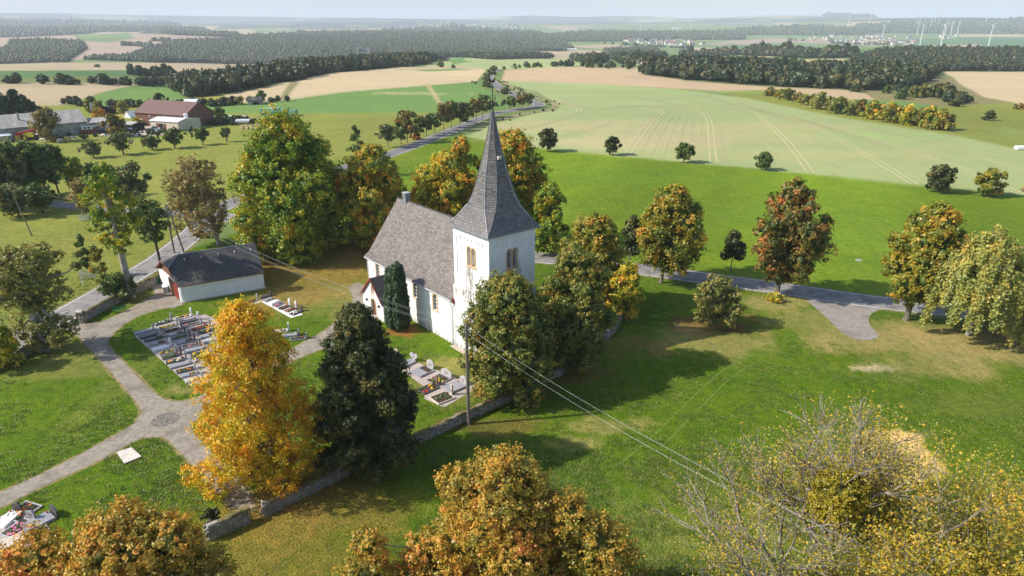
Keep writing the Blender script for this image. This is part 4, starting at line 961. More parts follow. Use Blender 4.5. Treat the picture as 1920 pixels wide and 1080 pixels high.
LM['yew'] = leafmat('yew_needles', [(0,(.010,.022,.010)),(.6,(.022,.045,.016)),(1,(.045,.075,.022))], .08, .8, bright=LB*1.1)
LM['conifer'] = leafmat('conifer_needles', [(0,(.012,.022,.012)),(.6,(.022,.040,.018)),(1,(.05,.06,.025))], .08, .5, bright=LB*1.0)
LM['mistletoe'] = leafmat('mistletoe_leaves', [(0,(.08,.075,.006)),(.5,(.17,.14,.008)),(1,(.26,.19,.012))], .3, .5, bright=LB*1.1)
LM['redbush'] = leafmat('reddish_bush_leaves', [(0,(.10,.05,.02)),(.5,(.22,.08,.03)),(1,(.30,.12,.04))], .3, .5, bright=LB*1.05)
LM['bushgreen'] = leafmat('olive_bush_leaves', [(0,(.06,.075,.02)),(.5,(.13,.135,.03)),(1,(.26,.2,.05))], .28, .6, bright=LB*1.05)
TRI = np.array([[-.5,-.45,0],[.5,-.35,0],[.0,.62,0]])
def rand_unit(rg_, n):
    v = rg_.normal(size=(n,3)); return v/np.linalg.norm(v, axis=1)[:,None]
def leaf_tris(rg_, c, outd, size, spread=.9, droop=0.):
    n = len(c); nrm = outd+rand_unit(rg_, n)*spread+np.array([0,0,.25-droop]); nrm /= np.linalg.norm(nrm, axis=1)[:,None]+1e-9
    t = np.cross(nrm, rand_unit(rg_, n)); t /= np.linalg.norm(t, axis=1)[:,None]+1e-9; w = np.cross(nrm, t)
    s = size*(.7+.6*rg_.random(n))
    v = c[:,None,:]+(t[:,None,:]*TRI[None,:,0:1]+w[:,None,:]*TRI[None,:,1:2])*s[:,None,None]
    return v.reshape(-1,3)
PROF = {'broad': lambda t: np.clip(1-t**2.5, 0, 1)**.72*np.clip(.6+t*2.8, 0, 1), 'full': lambda t: np.clip(1-t**3.6, 0, 1)**.55*np.clip(.62+t*2.6, 0, 1), 'bell': lambda t: np.clip(1-t**2.0, 0, 1)**.72*np.clip(.62+t*2.2, 0, 1), 'round': lambda t: np.sqrt(np.clip(1-(2*t-1)**2, 0, 1))**.8, 'oval': lambda t: np.sin(PI*np.clip(t,0,1)**.8)**.62,
        'cone': lambda t: np.clip(1.02-t, 0, 1)**.72*np.clip(t*5+.45, 0, 1), 'dome': lambda t: np.clip(1-t**2.4, 0, 1)**.5*np.clip(.72+t*1.2, 0, 1),
        'egg': lambda t: np.clip(1-t**1.7, 0, 1)**.62*np.clip(.45+t*3, 0, 1), 'column': lambda t: np.clip(1-t**7, 0, 1)**.5*np.clip(.62+t*1.1, .0, 1)}
def make_lobes(rg_, w, z0, z1, prof, n, lr=.34, irr=.15):
    out = []; H = z1-z0
    for k in range(n):
        t = ((k+.5)/n)**.9; R_ = PROF[prof](t)*w; r_ = min(w, H*.5)*lr*(.72+.6*rg_.random())
        a = k*2.399+rg_.random()*.8; q = max(0., R_-r_*.8)*(1-irr*rg_.random()+irr*.35)
        if R_ < r_*1.1: r_ = max(R_*.95, w*.12)
        zz = z0+t*H; zz = min(max(zz, z0+r_*.6), z1-r_*.75)
        out.append((math.cos(a)*q, math.sin(a)*q, zz, r_, r_*(.78+.3*rg_.random())))
    # inner fill
    for k in range(max(3, n//5)):
        t = (k+.7)/(max(3, n//5)+.6); R_ = PROF[prof](t)*w*.5; out.append(((rg_.random()-.5)*w*.2, (rg_.random()-.5)*w*.2, z0+t*H, max(R_, w*.15), max(R_, w*.15)*.9))
    return np.array(out)
def crown_geo(rg_, lobes, leaf, cover=1.5, sub=7, core=.74, spread=.9, droop=0., jag=.22, tonew=.5):
    C = []; O = []; T = []; larea = .42*leaf*leaf
    for (x, y, z, r_, rz) in lobes:
        n = int(cover*4*PI*r_*rz/larea/1.0)
        if n < 8: n = 8
        ncl = max(4, int(n/26)); cd = rand_unit(rg_, ncl); cr_ = 1+rg_.normal(size=ncl)*jag*.55; ct = rg_.random(ncl)
        k = rg_.integers(0, ncl, n); d = cd[k]+rg_.normal(size=(n,3))*(.9/math.sqrt(ncl)); d /= np.linalg.norm(d, axis=1)[:,None]
        rad = cr_[k]*(.93+.12*rg_.normal(size=n))
        rad = np.clip(rad, .55, 1.45)
        p = d*rad[:,None]*np.array([r_, r_, rz])+np.array([x, y, z])
        C.append(p); O.append(d); T.append(ct[k]*tonew+rg_.random(n)*(1-tonew))
    C = np.concatenate(C); O = np.concatenate(O); T = np.concatenate(T)
    keep = np.ones(len(C), bool)
    for (x, y, z, r_, rz) in lobes:
        dd = ((C[:,0]-x)/r_)**2+((C[:,1]-y)/r_)**2+((C[:,2]-z)/rz)**2; keep &= dd > .36
    C, O, T = C[keep], O[keep], T[keep]
    v = leaf_tris(rg_, C, O, leaf, spread, droop); f = np.arange(len(v)).reshape(-1,3)
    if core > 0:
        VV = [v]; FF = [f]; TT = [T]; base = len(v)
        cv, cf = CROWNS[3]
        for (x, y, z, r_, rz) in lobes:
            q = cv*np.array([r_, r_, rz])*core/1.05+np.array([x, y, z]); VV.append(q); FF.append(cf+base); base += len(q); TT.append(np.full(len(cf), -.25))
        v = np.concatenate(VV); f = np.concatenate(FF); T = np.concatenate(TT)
    return v, f, T
def tubes_geo(segs, n=5):
    """segs: list of (p0,p1,r0,r1)"""
    S = np.array([(*a, *b_, r0, r1) for a, b_, r0, r1 in segs]); p0 = S[:,0:3]; p1 = S[:,3:6]; d = p1-p0; d /= np.linalg.norm(d, axis=1)[:,None]+1e-9
    up = np.where(np.abs(d[:,2:3]) > .9, np.array([[1.,0,0]]), np.array([[0,0,1.]])); u = np.cross(d, up); u /= np.linalg.norm(u, axis=1)[:,None]; w = np.cross(d, u)
    a = np.arange(n)*2*PI/n; ring = u[:,None,:]*np.cos(a)[None,:,None]+w[:,None,:]*np.sin(a)[None,:,None]
    v = np.concatenate([p0[:,None,:]+ring*S[:,6][:,None,None], p1[:,None,:]+ring*S[:,7][:,None,None]], 1).reshape(-1,3)
    b_ = (np.arange(len(S))*2*n)[:,None]; j = np.arange(n)[None,:]; j2 = (j+1) % n
    f = np.stack([b_+j, b_+n+j, b_+n+j2, b_+j2], -1).reshape(-1,4); return v, f
def limb(rg_, a, b_, r0, r1, n=4, bend=.12):
    a = np.array(a, float); b_ = np.array(b_, float); Ld = np.linalg.norm(b_-a); pts = [a]
    for k in range(1, n):
        t = k/n; pts.append(a+(b_-a)*t+rg_.normal(size=3)*Ld*bend*.35+np.array([0,0,Ld*bend*math.sin(PI*t)*.6]))
    pts.append(b_); out = []
    for k in range(n): out.append((pts[k], pts[k+1], r0+(r1-r0)*k/n, r0+(r1-r0)*(k+1)/n))
    return out
def trunk_geo(rg_, lobes, h0, h1, r0, lean=(0,0), fork=.35):
    top = np.array([lean[0], lean[1], h0+(h1-h0)*.72]); segs = []
    pts = [np.array([0,0,-.3]), np.array([lean[0]*.1+rg_.normal()*.05, lean[1]*.1, .5]), np.array([lean[0]*.35, lean[1]*.35, h0+(h1-h0)*fork*.5]), np.array([lean[0]*.7, lean[1]*.7, h0+(h1-h0)*.45]), top]
    rr_ = [r0*1.6, r0*1.05, r0*.85, r0*.5, r0*.15]
    for k in range(4): segs.append((pts[k], pts[k+1], rr_[k], rr_[k+1]))
    for (x, y, z, r_, rz) in lobes:
        t = min(.95, max(.12, (z-h0)/(h1-h0)*.7)); zs = h0+(h1-h0)*t*.8-.2; k = np.interp(zs, [p[2] for p in pts], range(5)); i = min(3, int(k)); s = pts[i]+(pts[i+1]-pts[i])*(k-i)
        segs += limb(rg_, s, (x, y, z), r0*.34*(1-t*.6), r0*.06)
        for q in range(4):
            u = rg_.normal(size=3); u /= np.linalg.norm(u); u[2] = abs(u[2])*.7; e = np.array([x, y, z])+u*np.array([r_, r_, rz])*rg_.uniform(.9,1.22); segs += limb(rg_, (x, y, z), e, max(.03, r0*.09), .012, n=2)
    return segs
def tree_meshes(name, seed, w, h0, h1, prof='round', n=22, leaf=.3, cover=1.5, lr=.34, trunk=.35, lean=(0,0), cx=0., core=.5, spread=.9, droop=0., extra=None, jag=.3, barkm=None, irr=.15, lobes=None, sub=5):
    rg_ = np.random.default_rng(seed)
    if lobes is None: lobes = make_lobes(rg_, w, h0, h1, prof, n, lr, irr)
    if extra is not None: lobes = np.concatenate([lobes, np.array(extra, float)])
    lobes = lobes.copy(); lobes[:,0] += cx
    segs = trunk_geo(rg_, lobes, h0, h1, trunk, (cx*.8+lean[0], lean[1]))
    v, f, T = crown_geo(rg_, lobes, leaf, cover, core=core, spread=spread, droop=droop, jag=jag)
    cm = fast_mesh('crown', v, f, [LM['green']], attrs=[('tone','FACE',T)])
    tv, tf = tubes_geo(segs, 6); tm = fast_mesh('trunk', tv, tf, [barkm or BARK], smooth=True)
    return cm, tm, len(f)
NT = [0]
def put_tree(name, x, y, meshes, mat, label, cat='tree', group=None, rz=0., sc=1., z=None, parts=('crown','trunk'), szz=None):
    cm, tm = meshes[0], meshes[1]
    o = empty(name, (x, y, h1(x, y) if z is None else z), rz, label, cat, group)
    if cm.materials and cm.users == 0: cm.materials[0] = LM[mat]
    c = link(parts[0], cm, o); 
    if cm.materials[0] is not LM[mat]:
        c.material_slots[0].link = 'OBJECT'; c.material_slots[0].material = LM[mat]
    link(parts[1], tm, o)
    o.scale = (sc, sc, szz or sc); return o
def big_tree(name, bx, by, top, l, r_, bot, mat, label, prof='round', n=24, seed=0, leafk=1., cover=1.3, trunk=.35, ground=None, **kw):
    """bx,by: foot in the photo; top: crown top row; l,r_: crown sides; bot: lowest crown row"""
    x, y = ground if ground else P(bx, by)
    z0 = h1(x, y); f_ = fwd(x, y, z0+6); hh = ztop(x, y, top)-z0; w = (r_-l)/2/FPX*f_; cx = ((l+r_)/2-bx)/FPX*f_
    hb_ = max(.4, ztop(x, y, bot)-z0) if bot is not None else hh*.2
    dist = math.hypot(math.hypot(x, y), EYE-z0-hh/2); leaf = max(.15, (.0024*dist+.045))*leafk
    ms = tree_meshes(name, seed or int(bx*7+top), w, hb_, hh, prof, n, leaf, cover, trunk=trunk, cx=cx, **kw); NT[0] += ms[2]
    return put_tree(name, x, y, ms, mat, label)
T = big_tree
T('maple_tree', 528,912, 570,386,616,915,'maple','golden yellow maple tree beside the path junction','broad',34,trunk=.33,leafk=.9,cover=.74,core=.0,lr=.27,irr=.35,jag=.3,seed=5,extra=[(-5.2,-1,2.2,1.5,1.1),(-3.5,-2.0,1.2,1.2,.9),(4.8,.5,8.0,1.3,1.),(5.0,-.5,5.2,1.2,.9)])
T('lime_tree', 690,878, 574,592,794,880,'linden_dark','dense dark green broad tree right of the golden maple','broad',40,trunk=.4,cover=1.7,lr=.26,irr=.12,seed=8,jag=.2,core=.7)
T('oak_tree', 957,738, 519,862,1042,742,'oak','olive brown tree in front of the church tower','dome',34,trunk=.38,lr=.29,seed=12,irr=.12)
T('lime_tree', 1082,695, 470,1000,1146,695,'oak','taller brownish tree right of the church tower foot','oval',34,trunk=.4,lr=.29,seed=14,irr=.15)
T('lime_tree', 1112,575, 408,1044,1172,570,'ochre','broad green tree behind the tower on the right','dome',26,seed=15,lr=.32,irr=.15)
T('young_chestnut_tree', 1172,600, 494,1136,1206,598,'yellowgreen','small bright yellow green tree beside the road bend','round',14,seed=16,trunk=.12)
T('lime_tree', 1180,497, 404,1160,1206,480,'linden_dark','narrow dark green tree left of the first roadside lime','oval',12,seed=17,trunk=.15)
T('lime_tree', 1040,480, 346,990,1068,470,'greenyellow','olive green tree directly right of the spire base','oval',18,seed=18)
T('maple_tree', 975,460, 248,890,1030,420,'chestnut','tall orange and yellow maple behind the church spire','oval',26,seed=19,irr=.3,lr=.3)
T('maple_tree', 865,455, 255,820,912,440,'chestnut','slim orange topped maple left of the spire','oval',18,seed=20)
T('maple_tree', 830,452, 288,770,905,450,'yellowgreen','yellow green maple behind the nave roof ridge','oval',24,seed=21,lr=.32,irr=.2)
T('chestnut_tree', 708,466, 278,640,775,462,'chestnut','orange and green chestnut tree at the nave gable','oval',28,seed=22,lr=.3,irr=.25)
T('chestnut_tree', 572,474, 220,440,672,468,'greenyellow','huge green and yellow tree behind the mortuary shed','broad',46,seed=23,trunk=.6,lr=.25,irr=.4)
T('ash_tree', 680,330, 236,655,690,318,'green','small green tree behind the huge yellow green tree','oval',10,seed=24,trunk=.15)
T('lime_tree', 1239,530, 353,1187,1316,500,'ochre','brownish orange roadside tree left of the dark sapling','oval',26,seed=31,irr=.25,lr=.31,trunk=.3)
T('lime_sapling', 1370,508, 434,1346,1396,486,'linden_dark','small dark conical roadside tree between two tall limes','egg',12,seed=32,trunk=.09,irr=.05)
T('lime_tree', 1453,556, 344,1397,1532,525,'rust','tall rust and green roadside tree with orange patches','oval',30,seed=33,irr=.3,lr=.28,trunk=.38)
T('lime_tree', 1698,600, 384,1644,1782,565,'ochre','orange brown roadside tree left of the birch','oval',28,seed=34,irr=.28,lr=.29,trunk=.36)
T('hazel_bush', 1340,612, 520,1292,1388,610,'bushgreen','wide olive bush standing on a brown earth circle','dome',16,seed=35,trunk=.1,core=.4,lr=.3,irr=.3,jag=.35)
T('ground_shrub', 1452,566, 552,1432,1474,568,'yellowgreen','low bright green shrub at the foot of the rust tree','dome',8,seed=36,trunk=.04,cover=1.6)
# field trees
for k, (bx, by, tp, l, r_, mt, lb) in enumerate([(1026,284,243,1006,1047,'linden_dark','first field tree to the right of the spire at the crop edge'),(1148,291,257,1131,1165,'linden_dark','second small round field tree right of the spire'),
    (1282,305,269,1262,1303,'green','third round field tree in the middle of the crop edge'),(1428,319,287,1411,1449,'green','fourth and smallest round field tree with thin trunk'),
    (1757,360,311,1730,1785,'linden_dark','dark round field tree left of the golden one'),(1850,368,318,1824,1879,'ochre','golden brown round field tree near the right edge')]):
    T('field_tree', bx,by,tp,l,r_,by-(by-tp)*.2 if k < 4 else by-4,mt,lb,'round',14,seed=40+k,trunk=.14,lr=.34,irr=.2,cover=1.5)
    bpy.data.objects[[o.name for o in bpy.data.objects if o.name.startswith('field_tree')][-1]]['group'] = 'round field trees along the crop edge'
T('field_tree',1916,360,348,1915,1935,358,'orange','orange field tree cut by the right picture edge','round',8,seed=47,trunk=.1)
# left side trees
T('ivy_tree', 85,655, 466,0,165,575,'bushgreen','old hollow tree with bare branches by the lower left wall','round',24,seed=51,trunk=.75,irr=.55,lr=.24,core=.3,cover=.85,barkm=BARK_L,extra=[(-1.5,-.8,2.2,2.0,1.8),(1.5,-.5,2.4,2.2,2.),(3.3,.2,3.4,1.6,1.4),(-.5,.5,4.2,2.2,1.8)])
T('lopped_poplar', 246,558, 308,196,292,470,'greenyellow','tall thin lopped tree with pale trunk by the green bench','oval',16,seed=52,trunk=.5,irr=.5,lr=.3,core=.3,cover=1.0,barkm=BARK_L)
T('ivy_shrub', 212,545, 462,180,212,548,'ochre','slim orange green shrub beside the lopped tree','column',10,seed=53,trunk=.08)
T('ivy_shrub', 222,560, 512,190,262,560,'green','dense green ivy mass around the foot of the lopped tree','dome',12,seed=54,trunk=.1)
T('roadside_tree', 303,504, 372,262,332,450,'green','open green tree with crooked dark trunk between wall and road','round',16,seed=55,trunk=.22,irr=.5,lr=.3,core=.3,cover=1.0,barkm=BARK_D)
T('ash_tree', 412,460, 298,328,448,440,'brownish','thin brown tree with visible limbs behind the shed roof','round',24,seed=56,trunk=.4,irr=.4,lr=.26,core=0,cover=.62,jag=.4,barkm=BARK_L)
T('low_bush', 30,690, 618,-25,50,690,'yellowgreen','yellow green bush at the wall on the left edge','dome',10,seed=57,trunk=.05)
T('oak_tree', 180,520, 440,148,182,505,'green','small dark tree inside a white slatted tree guard','oval',10,seed=58,trunk=.07)
T('oak_tree', 165,412, 335,140,185,395,'brownish','thin brownish tree inside the farther white tree guard','oval',12,seed=59,trunk=.07,core=0)
# group on the left above the lane
LG = [(12,392,275,-45,60,370,'orchard','bushy tree at the left edge above the lane'),(60,372,268,12,108,352,'green','broad green tree second from the left edge'),(112,366,270,70,132,340,'green','slender green tree with leaning trunk above the lane'),
 (135,352,296,112,165,345,'greenyellow','yellowish round tree in the middle of the lane group'),(38,408,350,-10,62,395,'orchard','low dark orchard tree near the leaning pole'),(80,400,350,42,118,385,'green','low wide orchard tree just above the lane fence'),
 (200,370,305,165,222,350,'green','dense green tree left of the lopped tree crown'),(245,400,310,205,293,372,'orchard','spreading dark tree above the farm lane'),(0,330,250,-60,10,320,'orchard','dark tree cut by the left edge below the farm')]
for k, (bx,by,tp,l,r_,bt,mt,lb) in enumerate(LG): T('orchard_tree',bx,by,tp,l,r_,bt,mt,lb,'round',14,seed=60+k,trunk=.2,irr=.35,core=.55,cover=1.1,barkm=BARK_D)
# orchard row in the pasture
OR = [(176,296,268,150,197,288,'orchard','bent apple tree at the left end of the pasture row'),(232,290,250,205,256,277,'orchard','second apple tree of the pasture row with a prop'),(286,281,254,266,303,274,'orchard','cluster of thin stemmed apple trees in the pasture row'),
 (329,278,242,307,351,268,'green','tallest round apple tree before the white farm shed'),(381,272,240,362,395,262,'green','apple tree with thick trunk right of the farm shed'),(425,266,239,415,435,258,'orchard','small slim tree at the right end of the pasture row')]
for k, (bx,by,tp,l,r_,bt,mt,lb) in enumerate(OR): T('apple_tree',bx,by,tp,l,r_,bt,mt,lb,'round',11,seed=80+k,trunk=.22,irr=.3,cover=1.25)['group'] = 'apple trees in a row across the pasture'
# farm trees and bushes
FT = [(96,266,204,70,118,262,'brownish','brown leafed tree in front of the grey barn'),(222,256,214,196,240,252,'rust','rusty green tree at the corner of the farm road'),(192,240,203,177,208,236,'orange','orange bush behind the low grey barn'),
 (168,212,187,158,178,210,'ochre','olive tree behind the grey barn chimney'),(185,214,189,176,199,212,'bushgreen','pale green tree behind the barn'),(228,212,191,215,247,210,'ochre','brownish pair of small trees above the farm'),(262,205,188,256,272,203,'green','slim tree left of the red barn roof'),
 (300,198,179,282,319,196,'linden_dark','dark spreading tree behind the red barn ridge'),(412,226,199,401,424,226,'green','dark green tree at the right gable of the red barn'),(258,236,220,250,268,236,'yellowgreen','creeper bush on the corner of the red barn'),(342,222,212,335,350,226,'greenyellow','small bright bush against the red barn'),
 (420,196,182,410,430,194,'green','bush left of the far field hut'),(450,196,180,441,460,195,'bushgreen','round bush between the far huts'),(468,194,180,462,474,192,'ochre','brown bush beside the dark field hut'),(489,191,171,479,501,190,'green','taller green tree right of the dark field hut'),
 (308,143,119,299,319,140,'linden_dark','lone dark round tree in the tan field'),(237,160,144,227,248,158,'linden_dark','dark round tree on the field boundary left'),(303,161,146,291,315,160,'linden_dark','dark round tree at the left end of the small wood'),(130,157,149,122,138,156,'linden_dark','small hedge tree far left on the field boundary'),(147,157,150,143,152,156,'green','tiny hedge tree beside the far left one'),
 (12,154,149,6,20,154,'green','flat bush in the far field at the left edge'),(183,126,122,178,189,126,'green','tiny tree in the first tan field'),
 (1460,184,166,1436,1478,184,'rust','first tree of the autumn hedge')]
for k, (bx,by,tp,l,r_,bt,mt,lb) in enumerate(FT[:-1]): T('farm_tree',bx,by,tp,l,r_,bt,mt,lb,'round',9,seed=100+k,trunk=.15,cover=1.3,irr=.25)
# conifers on the left
for k, (bx,tp,hw,by) in enumerate([(-12,180,22,232),(12,176,24,230),(38,168,24,228),(58,186,20,220),(74,200,12,214)]):
    T('spruce_tree',bx,by,tp,bx-hw,bx+hw,by-2,'conifer',['dark spruce cut by the left picture edge','second dark spruce behind the grey barn roof','tallest dark spruce above the grey barn','lower dark spruce sloping to the right','last small spruce of the dark group'][k],'egg',12,seed=130+k,trunk=.2,cover=1.5)['group'] = 'spruces behind the grey barn'
# avenue of fruit trees along the country road
AV = [(728,277,235,709,745),(752,272,238,742,764),(765,268,210,745,786),(786,262,222,775,800),(800,255,216,790,812),(815,251,211,804,830),(832,246,193,820,848),(846,240,190,833,862),(862,236,193,850,876),(877,232,195,865,893),(893,226,185,882,906),(905,221,179,895,918),(918,212,190,910,926),
      (957,206,181,949,969),(979,204,178,970,987),(990,202,176,982,1000)]
names = ['first','second','third','fourth','fifth','sixth','seventh','eighth','ninth','tenth','eleventh','twelfth','thirteenth']
for k, (bx,by,tp,l,r_) in enumerate(AV):
    lb = (names[k]+' avenue tree along the country road counted from the nearest') if k < 13 else ['left tree of the trio at the road bend','middle tree of the trio at the road bend','right tree of the trio at the road bend'][k-13]
    T('avenue_tree',bx,by,tp,l-3,r_+3,by-(by-tp)*.35,['orchard','green','rust','orchard'][k % 4],lb,'round',11,seed=140+k,trunk=.16,irr=.35,cover=1.2)['group'] = 'avenue trees along the country road'
for k, (bx,by,tp,l,r_,mt) in enumerate([(776,262,249,766,792,'redbush'),(870,228,212,858,880,'linden_dark'),(922,164,154,905,925,'orchard'),(948,176,166,932,962,'orchard'),(914,150,138,902,922,'orchard'),(920,140,128,912,932,'orchard'),(925,132,124,918,935,'green'),(912,160,150,903,920,'orchard')]):
    T('roadside_bush',bx,by,tp,l,r_,by,mt,['reddish bush under the avenue trees','dark bush near the middle of the avenue','bush left of the road at the upper bend','long low bush inside the road bend','bush on the left verge below the crest','bush on the left verge at the crest','small bush at the road crest','lowest bush on the left verge of the climb'][k],'dome',8,seed=160+k,trunk=.05,cover=1.4)
# autumn hedge on the right
HD = [(1446,178,169,12),(1460,181,169,10),(1478,186,172,14),(1494,190,177,12),(1510,194,177,13),(1532,202,179,20),(1556,205,188,16),(1575,211,186,18),(1597,215,190,18),(1612,216,193,14),(1636,221,192,18),(1650,222,196,14),(1668,227,198,16),(1690,230,200,18),(1705,233,203,16),(1722,234,205,16),(1740,238,206,18),(1760,241,210,20),(1772,242,214,16)]
hm = ['rust','ochre','oak','rust','ochre','bushgreen','oak','oak','oak','rust','chestnut','orange','ochre','ochre','yellowgreen','oak','chestnut','ochre','rust']
order = ['first','second','third','fourth','fifth','sixth','seventh','eighth','ninth','tenth','eleventh','twelfth','thirteenth','fourteenth','fifteenth','sixteenth','seventeenth','eighteenth','last']
look = {'rust':'rusty brown','ochre':'ochre','oak':'olive','bushgreen':'pale olive','chestnut':'orange green','orange':'bright orange','yellowgreen':'golden yellow'}
for k, (bx,by,tp,hw) in enumerate(HD):
    T('hedge_tree',bx,by+2,tp-[5,1,7,3,0,6,2][k%7],bx-hw*[1.3,1.0,1.45,1.1,1.35][k%5],bx+hw*[1.1,1.4,1.0,1.3][k%4],by+2,hm[k],look[hm[k]]+' tree, '+order[k]+' from the left in the autumn hedge','dome',9,seed=170+k,trunk=.15,cover=1.3,irr=.2)['group'] = 'trees of the autumn coloured hedge'
for k, (bx,by,tp,hw,mt,lb) in enumerate([(1689,186,168,14,'green','dark bush left of the right hand copse'),(1712,183,162,13,'oak','olive tree second in the right copse'),(1730,182,157,12,'oak','olive tree in the middle of the right copse'),(1748,182,160,12,'green','green tree in the right copse'),(1766,186,154,22,'linden_dark','largest dark tree at the right end of the copse'),
    (1791,200,186,14,'linden_dark','dark bush below the right copse'),(1853,226,208,11,'linden_dark','lone dark tree in the right pasture'),(1663,175,160,10,'green','dark bush at the forest edge'),(1606,172,158,15,'linden_dark','dark round tree at the lower forest edge'),
    (1910,205,196,12,'rust','rusty bush at the right picture edge by the tan field')]):
    T('field_bush',bx,by,tp,bx-hw,bx+hw,by,mt,lb,'dome',9,seed=200+k,trunk=.15,cover=1.4)
# tiny trees on the crest
for k, (bx,by,s) in enumerate([(965,129,6),(945,130,3),(974,127,3),(992,127,3),(1002,126,3),(1013,126,4),(826,126,9),(1109,127,5),(1178,130,4),(1140,129,3),(850,128,4),(1500,162,3)]):
    T('crest_tree',bx,by,by-s*1.6,bx-s,bx+s,by,'green',['round bush right of the road crest','tiny bush left of the crest bush','third tiny tree on the crest','fourth tiny tree on the crest','fifth tiny tree on the crest','sixth tiny tree on the crest','dark round bush left of the road crest','bush at the corner of the brown field','bush on the far brown field edge','tiny bush between the brown field corners','bush by the pale far field','tiny bush below the right forest'][k],'dome',5,seed=220+k,trunk=.08)['group'] = 'tiny trees along the crest'
# foreground crowns (their feet stand below the picture)
def ground_for(px, top, hh):
    """place a tree of height hh whose tip shows at (px, top)"""
    X, Y, Z = raydir(px, top); t = (hh-EYE)/Z; return X*t, Y*t
g1 = ground_for(985, 852, 14.5); ms = tree_meshes('x', 301, 6.0, 1.5, 14.5, 'egg', 46, .155, 1.25, lr=.26, trunk=.4, irr=.3, core=.45, jag=.35, lean=(.3,0), barkm=BARK, extra=[(-5.6,-1,6.6,1.4,1.2),(-5.0,-.6,8.0,1.2,1.1),(-8.3,-1.2,9.2,1.1,1.2),(-8.4,-1.8,7.4,1.5,1.4),(-7.2,-1.6,6.0,1.6,1.4),(4.4,-1.,11.0,1.3,1.6),(6.0,-1.5,9.2,2.0,2.),(7.2,-2.2,6.8,2.4,2.),(5.5,.5,7.5,2.2,2.2),(-2.6,0,12.9,1.3,1.2)])
put_tree('lime_tree', g1[0]-1.6, g1[1]-.8, ms, 'brownorange', 'large orange brown tree crown at the bottom middle'); NT[0] += ms[2]
g2 = ground_for(285, 955, 13); ms = tree_meshes('x', 302, 5.6, 2., 13, 'dome', 46, .155, 1.25, lr=.26, trunk=.38, irr=.3, core=.45, jag=.35, extra=[(-6,-1.0,9.6,1.9,1.8),(-7.4,-1.5,8.0,2.2,2.),(-9.5,-3,7.0,2.4,2.),(-4.6,-.5,11.0,1.7,1.5),(-8.8,-1.0,8.6,2.0,1.8),(3.0,0,11.6,1.5,1.4),(5.0,-1,8.5,1.8,1.8)])
put_tree('lime_tree', g2[0]-1.6, g2[1]-1.2, ms, 'brownorange', 'wide orange green tree crown at the bottom left'); NT[0] += ms[2]
# nearly bare tree with mistletoe
def grow(rg_, segs, tips, p, d, ln, r_, depth, up=.12, spread=.62, kids=(2,4), nseg=3):
    q = np.array(p, float); d = np.array(d, float)
    for k in range(nseg):
        d = d+rg_.normal(size=3)*.13+np.array([0,0,up*.5]); d /= np.linalg.norm(d); e = q+d*ln/nseg
        r2 = r_*(1-.32/nseg); segs.append((q, e, r_, r2)); q = e; r_ = r2
        if depth > 0 and k > 0 and rg_.random() < .75:
            s = np.cross(d, rg_.normal(size=3)); s /= np.linalg.norm(s); dd = d*.6+s*spread*1.1; dd /= np.linalg.norm(dd)
            grow(rg_, segs, tips, q, dd, ln*.68, r_*.5, depth-1, up, spread, kids, nseg)
        if depth <= 2: tips.append((q.copy(), d.copy()))
    if depth > 0:
        for k in range(rg_.integers(*kids)):
            s = np.cross(d, rg_.normal(size=3)); s /= np.linalg.norm(s); dd = d+s*spread*(.6+.6*rg_.random()); dd /= np.linalg.norm(dd)
            grow(rg_, segs, tips, q, dd, ln*(.66+.2*rg_.random()), r_*.68, depth-1, up, spread, kids, nseg)
def bare_tree(seed, stems, depth, leaf, nl, mat, radius=.45, leafr=.5, th=.2):
    rg_ = np.random.default_rng(seed); segs = []; tips = []
    for (dx, dy, dz, ln, r_) in stems:
        dd = np.array([dx, dy, dz]); dd = dd/np.linalg.norm(dd); grow(rg_, segs, tips, (0,0,th), dd, ln, r_, depth)
    segs.append((np.array([0,0,-.3]), np.array([0,0,th+.3]), radius*1.4, radius))
    tv, tf = tubes_geo(segs, 5); tp = np.array([t[0] for t in tips]); print('bare', seed, len(segs), len(tips), tp.min(0), tp.max(0))
    k = rg_.integers(0, len(tp), nl); c = tp[k]+rg_.normal(size=(nl,3))*leafr*.55; v = leaf_tris(rg_, c, np.tile([0,0,.6], (nl,1)), leaf, 1.)
    T_ = rg_.random(nl); cm = fast_mesh('crown', v, np.arange(len(v)).reshape(-1,3), [LM[mat]], attrs=[('tone','FACE',T_)])
    tm = fast_mesh('trunk', tv, tf, [BARK_W], smooth=True); NT[0] += len(tf)*2+nl; return cm, tm, tp
gx, gy = ground_for(1610, 790, 17.5)
cm, tm, tp = bare_tree(7, [(-.75,.25,1,5,.40),(-.25,.6,1.1,5.2,.42),(.3,.35,1.2,5.5,.44),(.85,.1,1,5,.38),(.1,-.5,1,4.6,.34),(-.9,-.3,.75,4.6,.32),(.9,-.4,.8,4.8,.32)], 4, .12, 21000, 'sparse', .5, .5, th=1.2)
put_tree('walnut_tree', gx+.3, gy-1.0, (cm, tm), 'sparse', 'nearly bare pale limbed tree with mistletoe at the lower right', sc=1.0)
bx_, by_ = gx+.0, gy-1.0
cm, tm, tp = bare_tree(9, [(-.5,.3,1,4.6,.26),(.3,.4,1.1,4.8,.28),(.8,.0,1,4.6,.24),(0,-.5,1,4.4,.22)], 4, .15, 30000, 'sparse', .4, .8, th=1.0)
x2, y2 = ground_for(1860, 835, 15.5)
put_tree('walnut_tree', x2-1.2, y2-1.4, (cm, tm), 'sparse', 'thin yellow leafed tree in the lower right corner', rz=1.1)
x3, y3 = ground_for(1790, 1010, 12)
